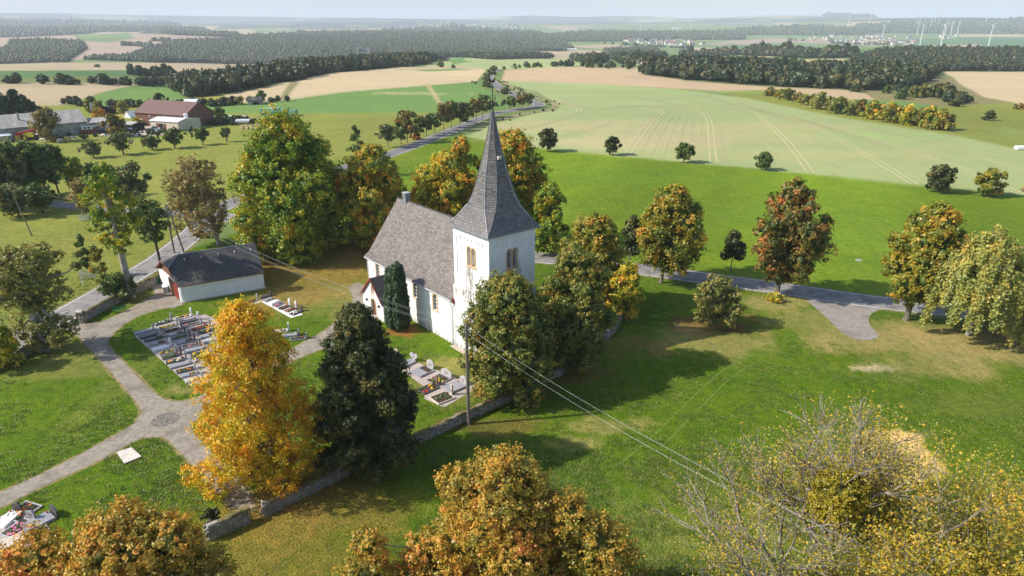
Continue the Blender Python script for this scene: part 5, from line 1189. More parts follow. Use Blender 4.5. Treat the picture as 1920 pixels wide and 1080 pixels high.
cm2, tm2, tp2 = bare_tree(15, [(-.5,.3,1,3.6,.2),(.4,.3,1,3.8,.2),(.0,-.5,1,3.6,.2)], 4, .15, 26000, 'sparse', .35, .8, th=1.0)
put_tree('walnut_tree', x3, y3, (cm2, tm2), 'sparse', 'lower yellow leafed tree at the bottom edge right of the bare tree')
# mistletoe ball hanging in the bare tree
mp_ = Vector((*ground_for(1575, 925, 12.4), 12.4)); rg_ = np.random.default_rng(3)
lb = np.array([(0,0,0,1.15,1.25),(.5,.2,-.35,.85,.9),(-.45,-.2,-.5,.85,.9),(.1,0,-.9,.75,.8)]); v, f, T_ = crown_geo(rg_, lb, .10, 1.8, core=.7, jag=.12)
o = link('mistletoe', fast_mesh('mistletoe', v, f, [LM['mistletoe']], attrs=[('tone','FACE',T_)])); o.location = mp_; o.scale = (1.3,1.3,1.25)
tag(o, 'round yellow green mistletoe ball in the bare tree', 'mistletoe'); NT[0] += len(f)
# yew column beside the church
yx, yy = P(748, 617); z0 = 0; w = 48/2/FPX*fwd(yx, yy, 3); rg_ = np.random.default_rng(21)
yh = ztop(yx, yy, 496); lobes = []
for k in range(26):
    a = k*2.4; q = w*.62*math.sqrt((k+.5)/26)*1.2; hh = yh*(1-.16*rg_.random()-.10*(q/w)); zc = hh*.55
    for s in range(5):
        z = hh*(.16+.2*s); lobes.append((math.cos(a)*q*(.8+.25*math.sin(PI*min(1,(s+1)/4.5))), math.sin(a)*q*(.8+.25*math.sin(PI*min(1,(s+1)/4.5))), min(z, hh-.3), w*.26, hh*.125))
lobes = np.array(lobes); v, f, T_ = crown_geo(rg_, lobes, .17, 1.6, core=.9, jag=.1, droop=-.3)
cm = fast_mesh('crown', v, f, [LM['yew']], attrs=[('tone','FACE',T_)]); tv, tf = tubes_geo([(np.array([0,0,-.2]), np.array([0,0,2.]), .25, .2)]); tm = fast_mesh('trunk', tv, tf, [BARK_D])
put_tree('yew_tree', yx, yy, (cm, tm), 'yew', 'dark green columnar yew beside the church porch'); NT[0] += len(f)
# weeping birch on the right edge
bx, by = P(1814, 628); rg_ = np.random.default_rng(33); f_ = fwd(bx, by, 6); bw = 160/2/FPX*f_*1.0; bh = ztop(bx, by, 416)
C = []; O = []; T_ = []; segs = []
for k in range(330):
    a = rg_.random()*6.283; q = math.sqrt(rg_.random())*bw*1.02; zt = bh*(.98-.36*(q/bw)**1.7)*(.86+.14*rg_.random())
    if rg_.random() < .35: zt *= .62+.25*rg_.random()
    ln = min(zt-1.0, 2.2+rg_.random()*3.6); n = int(46*ln); t = rg_.random(n)
    px_ = math.cos(a)*q+np.cos(a)*t*.5+rg_.normal(size=n)*.22; py_ = math.sin(a)*q+np.sin(a)*t*.5+rg_.normal(size=n)*.22
    C.append(np.column_stack([px_, py_, zt-t*ln])); O.append(np.tile([math.cos(a), math.sin(a), .35], (n,1))); T_.append(np.full(n, rg_.random()*.5)+rg_.random(n)*.5)
    if k % 4 == 0: segs += limb(rg_, (0, 0, min(zt*.75, bh*.7)), (math.cos(a)*q, math.sin(a)*q, zt), .07, .02)
C = np.concatenate(C); v = leaf_tris(rg_, C, np.concatenate(O), .30, .9, .6); T_ = np.concatenate(T_)
segs += [(np.array([0,0,-.3]), np.array([.2,.1,2.2]), .33, .26), (np.array([.2,.1,2.2]), np.array([.1,.2,bh*.5]), .26, .18), (np.array([.1,.2,bh*.5]), np.array([0,0,bh*.9]), .18, .05)]
cm = fast_mesh('crown', v, np.arange(len(v)).reshape(-1,3), [LM['willow']], attrs=[('tone','FACE',T_)]); tv, tf = tubes_geo(segs, 6); tm = fast_mesh('trunk', tv, tf, [BARK_L], smooth=True); NT[0] += len(C)
BR = put_tree('birch_tree', bx, by, (cm, tm), 'willow', 'weeping birch with drooping yellow green twigs at the right edge')
o = put_tree('birch_tree', *P(1935, 640), (cm, tm), 'willow', 'second drooping tree cut by the right picture edge', rz=2., sc=.85)
print("leaf tris", NT[0], flush=True)

# ------------------------------------------------------------------ graves
GR = [noisy('dark_granite', (.05,.05,.055), (.11,.11,.12), scale=14, rough=.3, spec=.5), noisy('grey_granite', (.22,.22,.24), (.34,.34,.36), scale=14, rough=.35, spec=.5),
      noisy('light_granite', (.36,.35,.36), (.52,.51,.52), scale=14, rough=.45, spec=.5), noisy('white_marble', (.66,.65,.64), (.82,.81,.80), scale=3, rough=.5),
      noisy('brown_granite', (.14,.09,.075), (.24,.17,.14), scale=12, rough=.35, spec=.5), noisy('sand_slab', (.46,.40,.33), (.62,.56,.48), scale=5, rough=.8)]
GN_ = ['black', 'grey', 'light grey', 'white', 'brown', 'sandy']
SOIL = noisy('grave_soil', (.035,.025,.018), (.09,.065,.045), scale=8, rough=1, bump=.5)
FLW = {'red': plain('red_flowers', (.50,.02,.03)), 'yellow': plain('yellow_flowers', (.62,.42,.02)), 'orange': plain('orange_flowers', (.62,.18,.02)), 'pink': plain('pink_flowers', (.70,.22,.32)),
       'white': plain('white_flowers', (.75,.74,.70)), 'green': plain('green_plants', (.06,.12,.025)), 'heather': plain('heather_plants', (.22,.06,.10)), 'brown': plain('brown_plants', (.13,.08,.05))}
CANDLE = plain('red_candle', (.45,.02,.02)); BRONZE = plain('bronze_letters', (.16,.11,.05), metallic=.6)
def grave(foot, head, w, kerb, fill, plants, stone, label, seed, stonemat=None, h_=.95, group='graves'):
    """foot/head: world points of the long axis ends; fill 'slab', 'half' or 'bed'; stone: shape of the headstone"""
    rg_ = random.Random(seed); f0 = Vector(foot); h0_ = Vector(head); d = h0_-f0; Lg = d.length; a = math.atan2(d.y, d.x)
    o = empty('grave', (f0.x, f0.y, 0), a, label, 'grave', group)
    km = GR[kerb]; sm = GR[stonemat if stonemat is not None else kerb]; t = .11; hk = .17
    m = MB()
    m.box((Lg/2, -w/2+t/2, 0), (Lg, t, hk), km); m.box((Lg/2, w/2-t/2, 0), (Lg, t, hk), km); m.box((t/2, 0, 0), (t, w-2*t-.004, hk), km); m.box((Lg-t/2, 0, 0), (t, w-2*t-.004, hk), km); m.build('kerb', o)
    if fill == 'slab': m = MB(); m.box((Lg/2, 0, .05), (Lg-.05, w-.05, .2), km, top=(.97,.95)); m.build('slab', o); x0, x1, zt = Lg*.55, Lg*.85, .25
    elif fill == 'half':
        m = MB(); m.box((Lg*.32, 0, .05), (Lg*.5, w-.05, .19), km, top=(.97,.95)); m.build('slab', o); x0, x1, zt = Lg*.62, Lg*.92, .1
        m = MB(); m.box((Lg*.77, 0, .02), (Lg*.4, w-.2, .1), SOIL); m.build('soil', o)
    else: m = MB(); m.box((Lg/2, 0, .02), (Lg-.2, w-.2, .11), SOIL, top=(.96,.9)); m.build('soil', o); x0, x1, zt = .25, Lg-.3, .13
    for pk, cn in enumerate(plants):
        m = MB(); n = 9 if fill == 'bed' else 5
        for k in range(n):
            xx = rg_.uniform(x0, x1); yy_ = rg_.uniform(-w/2+.2, w/2-.2); m.blob((xx, yy_, zt+.05), rg_.uniform(.09,.17), FLW['green'] if (k % 3 == 0 and cn != 'green') else FLW[cn], seed=seed*31+k+pk*7, sub=2, jag=.35, sq=(1,1,.8))
        tag(m.build('flowers' if cn not in ('green','brown') else 'plants', o), kind='stuff')
    xs = Lg+.08; ws = w*.62
    m = MB()
    if stone == 'round': m.prism([(xs, s, z) for s, z in [(-ws/2,0),(ws/2,0),(ws/2,h_*.6)]+[(ws/2*math.cos(PI*q/8), h_*.6+h_*.4*math.sin(PI*q/8)) for q in range(1,8)]+[(-ws/2,h_*.6)]], (.16,0,0), sm)
    elif stone == 'slant': m.prism([(xs, s, z) for s, z in [(-ws/2,0),(ws/2,0),(ws/2,h_*.75),(-ws/4,h_),(-ws/2,h_*.8)]], (.16,0,0), sm)
    elif stone == 'pillar': m.box((xs+.1, 0, 0), (.22,.32,h_*1.25), sm, top=(.8,.85))
    elif stone == 'tall': m.prism([(xs, s, z) for s, z in [(-.2,0),(.2,0),(.2,h_*1.1)]+[(.2*math.cos(PI*q/6), h_*1.1+.2*math.sin(PI*q/6)) for q in range(1,6)]+[(-.2,h_*1.1)]], (.2,0,0), sm)
    elif stone == 'heart':
        pts = []
        for q in range(20):
            tt = 2*PI*q/20; pts.append((xs, .052*16*math.sin(tt)**3*ws, .062*(13*math.cos(tt)-5*math.cos(2*tt)-2*math.cos(3*tt)-math.cos(4*tt))*h_*.55+h_*.62))
        m.prism(pts, (.15,0,0), sm); m.box((xs+.07, 0, 0), (.24, ws*.6, .25), sm)
    elif stone == 'disc': m.prism([(xs, math.cos(2*PI*q/18)*ws*.55, h_*.6+math.sin(2*PI*q/18)*h_*.55) for q in range(18)], (.14,0,0), sm); m.box((xs+.07, 0, 0), (.26, ws, .14), sm)
    elif stone == 'shaped': m.prism([(xs, s, z) for s, z in [(-ws*.7,0),(ws*.7,0),(ws*.75,h_*.7),(ws*.5,h_*.85),(0,h_),(-ws*.5,h_*.85),(-ws*.75,h_*.7)]], (.15,0,0), sm)
    if stone != 'none':
        hs = m.build('headstone', o)
        m = MB()
        for q in range(3): m.box((xs-.012, 0, h_*(.62-.13*q)), (.02, ws*(.5-.1*q), .04), BRONZE)
        tag(m.build('inscription', hs), kind='stuff')
    if rg_.random() < .55:
        m = MB(); m.tube([(Lg*.9, w*.28, .2), (Lg*.9, w*.28, .42)], .06, CANDLE if rg_.random() < .6 else FLW['white'], n=8); m.build('grave_candle', o)
    return o
def GP(x, y): return P(240+x/4.8, 540+y/4.8)
pave = noisy('grave_paving', (.32,.265,.235), (.48,.42,.38), scale=5, rough=.95, bump=.2)
sheet_w('grave_paving', [GP(*q) for q in ((60,432),(190,380),(230,320),(400,265),(560,235),(700,240),(900,330),(1000,520),(900,780),(700,850),(545,872))], .012, pave)
row1 = [((65,430),(228,388),1,'slab',[],'round',1,'grey slab grave at the upper end of the front row'),((112,466),(262,427),0,'slab',[],'round',1,'black slab grave, second of the front row'),
 ((150,492),(335,452),0,'half',['green'],'slant',1,'dark grave with green plants in the front row'),((185,530),(345,498),1,'half',['red'],'none',1,'grave slab with a dark red plant in the front row'),
 ((232,577),(380,537),3,'slab',[],'pillar',3,'white marble slab grave in the front row'),((282,612),(430,580),1,'bed',['yellow'],'round',1,'grave bed with yellow plants in the front row'),
 ((315,652),(472,612),0,'bed',['green','green'],'tall',0,'grave bed with only green plants in the front row'),((345,690),(515,655),0,'bed',['red','yellow','white'],'tall',1,'grave with red and yellow flowers before a tall grey stone'),
 ((385,735),(560,690),1,'slab',[],'slant',2,'grey polished slab grave with dark emblem in the front row'),((442,777),(600,738),0,'bed',['orange','green'],'round',2,'grave bed with orange flowers in the front row'),
 ((482,817),(622,785),1,'half',['brown'],'round',2,'grey grave with a small brown plant near the row end'),((522,865),(665,828),2,'half',['yellow'],'round',2,'pale grave with yellow plants at the lower row end')]
row2 = [((245,345),(392,306),0,'bed',['green','white'],'tall',1,'black planted grave at the upper end of the second row'),((288,382),(440,345),1,'bed',['yellow','yellow'],'pillar',2,'grave bed with two yellow bushes in the second row'),
 ((318,415),(478,378),0,'bed',['brown'],'round',0,'grave bed with brown plants in the second row'),((360,450),(508,415),1,'half',['green'],'round',0,'grey slab grave with small green plant, second row'),
 ((395,482),(552,443),1,'bed',['green','green'],'round',0,'wide green planted grave in the second row'),((440,518),(595,480),1,'half',['heather'],'tall',4,'grey grave with heather before a brown stone'),
 ((492,552),(645,520),1,'bed',['pink','green'],'round',4,'grave with pink flower basket in the second row'),((530,592),(690,552),1,'slab',[],'round',1,'light grey slab grave beside the golden maple'),
 ((570,628),(720,592),0,'bed',['green'],'slant',1,'dark green planted grave half under the maple'),((612,662),(760,625),2,'bed',['green'],'round',1,'green planted grave low in the second row')]
row3 = [((445,290),(570,258),3,'bed',['yellow','orange'],'tall',3,'white edged grave with tall white stone at the top'),((470,332),(645,292),0,'slab',[],'tall',3,'dark slab grave before a white pillar stone'),
 ((492,362),(670,325),1,'bed',['pink'],'round',1,'grave with faint pink flowers in the third row'),((582,397),(735,350),0,'bed',['red','green','red'],'round',1,'grave with big red and green bushes in the third row'),
 ((640,422),(765,390),0,'bed',['green','brown'],'round',0,'dark green grave touching the maple crown'),((655,460),(800,430),1,'half',['brown'],'round',1,'grey grave under the upper maple branches'),((690,500),(840,468),2,'slab',[],'slant',1,'light slab grave hidden by the maple crown'),
 ((720,545),(870,510),1,'bed',['yellow'],'round',0,'yellow planted grave behind the maple crown'),((770,590),(915,555),0,'slab',[],'round',4,'black slab grave behind the maple crown'),((800,640),(950,600),1,'bed',['red'],'round',1,'red planted grave behind the maple crown')]
for ri, row in enumerate((row1, row2, row3)):
    for k, (a, b_, kb, fl_, pl, stn, smt, lb) in enumerate(row):
        A = Vector((*GP(*a), 0)); B = Vector((*GP(*b_), 0))
        ctr = A; d = (B-A).normalized(); L_ = min(2.4, (B-A).length); nrm = Vector((-d.y, d.x, 0))
        grave(A+nrm*.45, A+nrm*.45+d*L_, 1.0, kb, fl_, pl, stn, lb, 100*ri+k, smt, h_=.95, group='graves in the block beside the maple')
sheet_w('grave_border', [GP(*q) for q in ((1180,108),(1260,95),(1420,140),(1575,240),(1465,270),(1330,195),(1200,125),(1020,175),(1010,160))], .012, noisy('pale_gravel', (.60,.56,.52), (.80,.77,.73), scale=12, rough=.95))
rowB = [((1015,160),(1115,128),4,'bed',['red','brown'],'pillar',1,'long grave with dark red plants near the shed corner',.9,2.6),((1185,95),(1250,78),0,'slab',[],'round',0,'two dark blocks grave at the corner of the small plot',.8,1.6),
 ((1225,125),(1290,98),1,'slab',[],'none',1,'small grey slab grave at the top of the small plot',.85,1.5),((1275,150),(1345,120),3,'slab',[],'none',1,'white slab grave in the small plot right of the maple',.9,1.7),
 ((1315,172),(1385,142),1,'bed',['pink','heather'],'none',1,'pink heather grave bed in the small plot',.85,1.7),((1365,195),(1440,165),0,'bed',['brown','red'],'tall',3,'dark bed with small white stone in the small plot',.85,1.7),
 ((1420,215),(1490,188),4,'bed',['orange','heather'],'pillar',3,'reddish flower grave with pale pillar near the plot end',.85,1.7),((1470,245),(1545,212),0,'bed',['brown','white'],'slant',0,'black edged grave at the lower end of the small plot',.9,1.8)]
for k, (a, b_, kb, fl_, pl, stn, smt, lb, w, L0) in enumerate(rowB):
    A = Vector((*GP(*a), 0)); B = Vector((*GP(*b_), 0)); d = (B-A).normalized(); grave(A, A+d*L0, w, kb, fl_, pl, stn, lb, 400+k, smt, h_=.9, group='graves in the small plot near the shed')
for k, (a, kb, fl_, pl, stn, smt, lb) in enumerate([((1060,250),0,'slab',[],'round',0,'dark stone grave in the grass above the maple'),((1300,400),3,'bed',['white'],'tall',3,'white figure grave seen through the upper maple twigs'),((1390,440),1,'slab',[],'round',1,'grey slab grave right of the maple top'),((1460,470),1,'bed',['brown'],'round',1,'last grey grave before the dark lime tree')]):
    A = Vector((*GP(*a), 0)); grave(A, A+Vector((1.9,.55,0)), .95, kb, fl_, pl, stn, lb, 450+k, smt, group='scattered graves behind the maple')
def GC(x, y): return P(700+x/6, 620+y/6)
rowC = [((110,370),(235,300),2,'slab',[],'round',5,'pale slab grave half hidden by the dark lime tree',1.1),((300,420),(430,352),1,'slab',[],'heart',2,'grey slab grave with a heart shaped stone',1.3),((470,505),(645,425),1,'half',[],'disc',2,'wide grey slab grave with an oval disc stone',2.0),
 ((650,600),(830,515),1,'bed',['heather','green','yellow','heather'],'shaped',2,'large planted grave bed with a carved grey stone',2.0),((830,680),(1040,590),1,'slab',[],'round',2,'grey slab grave with white emblem behind the pole',1.9),
 ((530,700),(640,650),0,'bed',['yellow','red'],'pillar',4,'grave with yellow flowers and two upright slate posts',1.5),((680,800),(860,730),5,'bed',['brown','green'],'pillar',5,'pale kerbed grave with a tapering sandstone obelisk',2.0)]
sheet_w('grave_paving', [GC(*q) for q in ((270,420),(420,330),(700,440),(860,500),(1140,610),(1150,650),(800,865),(580,770),(560,620))], .012, pave)
for k, (a, b_, kb, fl_, pl, stn, smt, lb, w) in enumerate(rowC):
    A = Vector((*GC(*a), 0)); B = Vector((*GC(*b_), 0)); d = (B-A).normalized(); o = grave(A, A+d*2.3, w, kb, fl_, pl, stn, lb, 500+k, smt, h_=1.05, group='graves beside the wooden pole')
def GD(x, y): return P(x/8.3, 930+y/8.3)
sheet_w('grave_paving', [GD(*q) for q in ((-900,700),(-200,420),(60,290),(400,250),(520,330),(760,480),(640,700),(300,900),(-300,1300),(-900,1500))], .012, pave)
rowD = [((150,390),(330,270),2,'bed',['brown','orange','green'],'none',2,'cactus like dark plants bed at the lower left corner',2.0,2.3),((-30,520),(60,440),3,'slab',[],'slant',0,'black headstone grave cut by the lower left edge',1.2,2.1),((90,650),(220,560),2,'bed',['pink','pink','green'],'slant',1,'grave with large pink flowers at the lower left',1.5,2.2),
 ((400,520),(560,440),1,'slab',[],'shaped',0,'dark slanted slab grave with black headstone',1.6,2.1),((-100,860),(60,790),5,'slab',[],'shaped',1,'sandy grave with grey leaning stone at left edge',1.5,2.2),((330,700),(480,620),1,'bed',['heather','green'],'none',1,'heather grave in front of the orange tree crown',1.2,2.0)]
for k, (a, b_, kb, fl_, pl, stn, smt, lb, w, L0) in enumerate(rowD):
    A = Vector((*GD(*a), 0)); B = Vector((*GD(*b_), 0)); d = (B-A).normalized(); grave(A, A+d*L0, w, kb, fl_, pl, stn, lb, 600+k, smt, h_=1.0, group='graves at the lower left corner')
q = W([(219,850),(247,841),(266,858),(234,871)]); ctr = sum((Vector((*a, 0)) for a in q), Vector((0,0,0)))/4
t = tag(empty('stone_slab', ctr), 'flat pale concrete slab lying in the lawn between the paths', 'slab'); m = MB()
m.prism([(a[0]-ctr.x, a[1]-ctr.y, .0) for a in q], (0,0,.16), noisy('pale_slab', (.48,.42,.37), (.66,.60,.54), scale=3, rough=.9, bump=.2)); m.build('plate', t)
m = MB(); m.prism([((a[0]-ctr.x)*1.03, (a[1]-ctr.y)*1.03, -.01) for a in q], (0,0,.07), GR[0]); m.build('shadow_joint', t)
# evergreen at the grave near the gate
T('grave_shrub', 400,985, 955,376,420,985,'linden_dark','dark evergreen shrub on a grave beside the iron gate','dome',8,seed=240,trunk=.05,cover=1.6)
A = Vector((*P(402,990), 0)); grave(A, A+Vector((1.2,.5,0)), 1.2, 1, 'bed', ['brown'], 'slant', 'small grave with framed stone beside the iron gate', 700, 0)
# grave bench and bin
bp_ = V3(225,585); t = tag(empty('park_bench', bp_, .55), 'green wooden park bench below the lopped tree', 'bench'); GPNT = plain('green_paint', (.03,.16,.06))
for y in (-.18, -.06, .06): m = MB(); m.box((0,y,.43), (1.8,.1,.04), GPNT); m.build('seat_slat', t)
for z in (.6, .76): m = MB(); m.box((0,.2+(z-.6)*.2,z), (1.8,.04,.12), GPNT); m.build('back_slat', t)
for x in (-.75, .75): m = MB(); m.box((x,-.15,0), (.08,.08,.43), GPNT); m.box((x,.17,0), (.08,.08,.85), GPNT); m.box((x,0,.38), (.08,.4,.05), GPNT); m.build('leg', t)
bp_ = V3(295,531); t = tag(empty('waste_bin', bp_, .2), 'large dark green rain butt between wall and shed', 'bin'); m = MB(); m.tube([(0,0,0),(0,0,.1),(0,0,1.0),(0,0,1.12)], [.42,.46,.56,.58], plain('bin_green', (.02,.12,.07)), n=14); m.build('barrel', t); m = MB(); m.tube([(0,0,1.12),(0,0,1.18)], [.6,.5], GPNT, n=14); m.build('lid', t)
t = tag(empty('water_trough', V3(311,546), .5), 'small white and grey trough box at the shed gate', 'trough'); m = MB(); m.box((0,0,0), (.7,1.6,.9), STONE); m.build('basin', t); m = MB(); m.box((0,0,.9), (.76,1.66,.08), WHITEPL); m.build('rim', t)
# tree guards and stakes
WOODW = noisy('weathered_white_wood', (.50,.47,.42), (.74,.71,.66), scale=4, rough=.9)
for (px, py, w, lb) in ((164,413,2.2,'white slatted tree guard, the farther one near the lane'),(168,520,2.2,'white slatted tree guard nearer to the road'),(222,478,1.0,'small dark wooden tree guard behind the lopped tree')):
    t = tag(empty('tree_guard', V3(px, py), .35), lb, 'tree guard', None); mt_ = WOODW if w > 1.5 else BARK
    for sx_, sy_ in ((-1,-1),(1,-1),(1,1),(-1,1)): m = MB(); m.box((sx_*w/2, sy_*w/2, 0), (.1,.1,1.5), mt_); m.build('post', t)
    for z in (.35,.75,1.15):
        for k in range(4):
            if k == 2 and w > 1.5 and z > 1: continue
            m = MB(); ang = k*PI/2; m.box((math.sin(ang)*w/2, -math.cos(ang)*(w/2+.05), z), (w, .04, .16), mt_, rz=ang) ; m.build('slat', t)
t = tag(empty('stake_frame', V3(25,688), .3), 'wooden stake frame of a young tree near the lower left wall', 'stakes')
for dx, dy in ((-.6,0),(.6,0),(.2,.9)): m = MB(); m.tube([(dx,dy,0),(dx,dy,2.0)], .06, WOODW, n=6); m.build('stake', t)
m = MB(); m.box((0,0,1.85), (1.3,.06,.1), WOODW); m.build('crossbar', t)
# delineator posts
for k, (px, py) in enumerate([(156,534),(669,244),(745,268),(832,239),(929,213),(791,276),(1002,190),(950,163),(1075,500),(1222,512),(950,209)]):
    t = tag(empty('delineator_post', V3(px, py)), 'white road marker post '+['on the village road verge by the tree guard','beside the avenue at its near end','left of the country road by the avenue','on the near verge halfway up the road','at the side road junction on the far straight','on the right verge of the nearest straight','inside the sharp bend','on the climb after the bend','by the church road behind the green trees','left of the first roadside lime','near the far straight end'][k], 'marker post', 'road marker posts')
    m = MB(); m.box((0,0,0), (.14,.1,.78), WHITEPL); m.build('post', t); m = MB(); m.box((0,0,.78), (.15,.11,.14), IRON); m.build('black_band', t); m = MB(); m.box((0,0,.92), (.14,.1,.12), WHITEPL, top=(.8,1)); m.build('cap', t)
# street furniture: small sign by the lime, manhole
t = tag(empty('signpost', V3(1222,522), .3), 'small leaning blue grey sign beside the first roadside lime', 'sign'); m = MB(); m.tube([(0,0,0),(.35,0,1.5)], .03, ZINC); m.build('pole', t); m = MB(); m.box((.38,0,1.4), (.3,.04,.35), plain('sign_blue', (.25,.5,.6))); m.build('plate', t)
t = tag(empty('manhole', V3(1610,488)), 'grey concrete manhole cover in the bright meadow', 'manhole'); m = MB(); m.tube([(0,0,0),(0,0,.05)], .55, GR[2], n=16); m.build('ring', t); m = MB(); m.tube([(0,0,.06),(0,0,.09)], .4, GR[1], n=12); m.build('cover', t)
# ------------------------------------------------------------------ poles and wires
POLE = noisy('pole_wood', (.10,.085,.07), (.24,.21,.18), scale=4, rough=.95, bump=.4, stretch=(4,4,.3))
WIRE = plain('cable_alu', (.25,.27,.27), rough=.4, metallic=.3)
def pole(px, py, top, lb, r_=.17, lean=(0,0), arms=True, name='utility_pole'):
    p_ = V3(px, py); hh = ztop(p_.x, p_.y, top)-p_.z; t = tag(empty(name, p_), lb, 'utility pole')
    m = MB(); m.tube([(0,0,-.3),(lean[0]*.5,lean[1]*.5,hh*.5),(lean[0],lean[1],hh)], [r_*1.1,r_,r_*.8], POLE, n=9); m.build('shaft', t)
    if arms:
        for q in range(4):
            m = MB(); z = hh-.25-.38*q; m.tube([(lean[0]-.28,lean[1],z),(lean[0]+.28,lean[1],z)], .02, IRON, n=5); m.tube([(lean[0]+(.26 if q%2 else -.26),lean[1],z),(lean[0]+(.26 if q%2 else -.26),lean[1],z+.16)], [.05,.035], WHITEPL, n=6); m.build('insulator', t)
    return p_, hh
p1, hp1 = pole(879,796,606,'tall wooden utility pole in front of the churchyard graves')
p2, hp2 = pole(327,474,383,'upright wooden pole of the A-shaped pair behind the shed', r_=.16)
p3, hp3 = pole(345,472,384,'leaning wooden pole of the A-shaped pair behind the shed', r_=.15, lean=(-1.5,0), arms=False)
m = MB(); m.box(((p3.x+p2.x)/2-.4, (p3.y+p2.y)/2, hp2*.48), (1.5,.16,.16), POLE); tag(m.build('brace_beam'), 'short horizontal beam joining the two leaning poles', 'beam')
p4, hp4 = pole(61,443,347,'thin leaning grey pole in the left pasture', r_=.11, lean=(-2.0,0), arms=False)
e1 = Vector((*P(1415,886,11.0), 11.0)); dirw = (e1-Vector((p1.x,p1.y,hp1))); 
p5x, p5y = P(1980,1180,11.5)
def wire(a, b_, sag, name='overhead_wire', lb=None, grp=None, r_=.0038):
    pts = []; a = Vector(a); b_ = Vector(b_)
    for k in range(25): t = k/24; q = a.lerp(b_, t); q.z -= sag*4*t*(1-t); pts.append(q)
    m = MB(); m.tube(pts, r_, WIRE, n=4, cap=False); return tag(m.build(name), lb, 'wire', grp)
lbs = ['uppermost','second','third','lowest']
for q in range(4):
    s = .26 if q % 2 else -.26
    wire((p2.x+s, p2.y, hp2-.1-.38*q), (p1.x+s, p1.y, hp1-.1-.38*q), 1.6, r_=.0075, lb=lbs[q]+' wire running from shed poles to the tall pole', grp='wires over the churchyard')
    wire((p1.x+s, p1.y, hp1-.1-.38*q), (p5x+s, p5y, 11.5-.38*q), 1.5, lb=lbs[q]+' wire running from the tall pole to the lower right', grp='wires over the meadow')
    wire((p2.x+s, p2.y, hp2-.1-.38*q), (p2.x-52+s, p2.y+60, 9.5-.38*q), 1.5, lb=lbs[q]+' wire leaving the shed poles towards the farm', grp='wires towards the farm')
wire((p2.x, p2.y, hp2-.3), (p4.x-2, p4.y, hp4-.1), 1.2, lb='single wire from the shed poles to the thin leaning pole')
wire((p4.x-2, p4.y, hp4-.1), (p4.x-60, p4.y+4, 8), 1.2, lb='single wire from the leaning pole to the left edge')
# pasture fence posts
for k, (px, py) in enumerate([(111,400),(134,400),(188,398),(210,398),(458,246),(482,248),(360,262),(344,262),(6,611),(30,270),(250,262),(410,262),(60,288)]):
    t = tag(empty('fence_post', V3(px, py)), 'small wooden fence post '+['left of the two above the farm lane','second above the farm lane','third along the farm lane','fourth along the farm lane','left one below the straw bales','right one below the straw bales','right of the tall apple tree','between tall apple tree and next','at the left edge by the village road','below the farm trailer','left of the apple cluster','near the slim apple tree','at the left end of pasture'][k], 'fence post', 'pasture fence posts')
    m = MB(); m.tube([(0,0,0),(0.03,0,1.2)], .08, POLE, n=6); m.build('post', t)
# ------------------------------------------------------------------ farm
ETER = noisy('fibre_cement_roof', (.22,.21,.20), (.38,.36,.34), scale=1.2, rough=.9, bump=.3, stretch=(3,1,1), c3=(.42,.40,.37), scale3=.25)
REDROOF = noisy('red_brown_sheet', (.13,.075,.062), (.17,.095,.08), scale=.6, rough=.6, stretch=(3,.3,1)); REDWALL = noisy('red_brown_wall', (.13,.06,.045), (.20,.10,.07), scale=1.2, rough=.8)
GREYW = noisy('grey_render', (.30,.29,.27), (.44,.43,.40), scale=.8, rough=.95, c3=(.24,.23,.21), scale3=.3); BRICKW = noisy('brick_wall', (.20,.07,.05), (.30,.12,.08), scale=3, rough=.9)
CREAM = noisy('cream_render', (.50,.43,.33), (.64,.57,.46), scale=1, rough=.95); ZROOF = noisy('white_sheet_roof', (.55,.56,.58), (.72,.73,.75), scale=1.5, rough=.5)
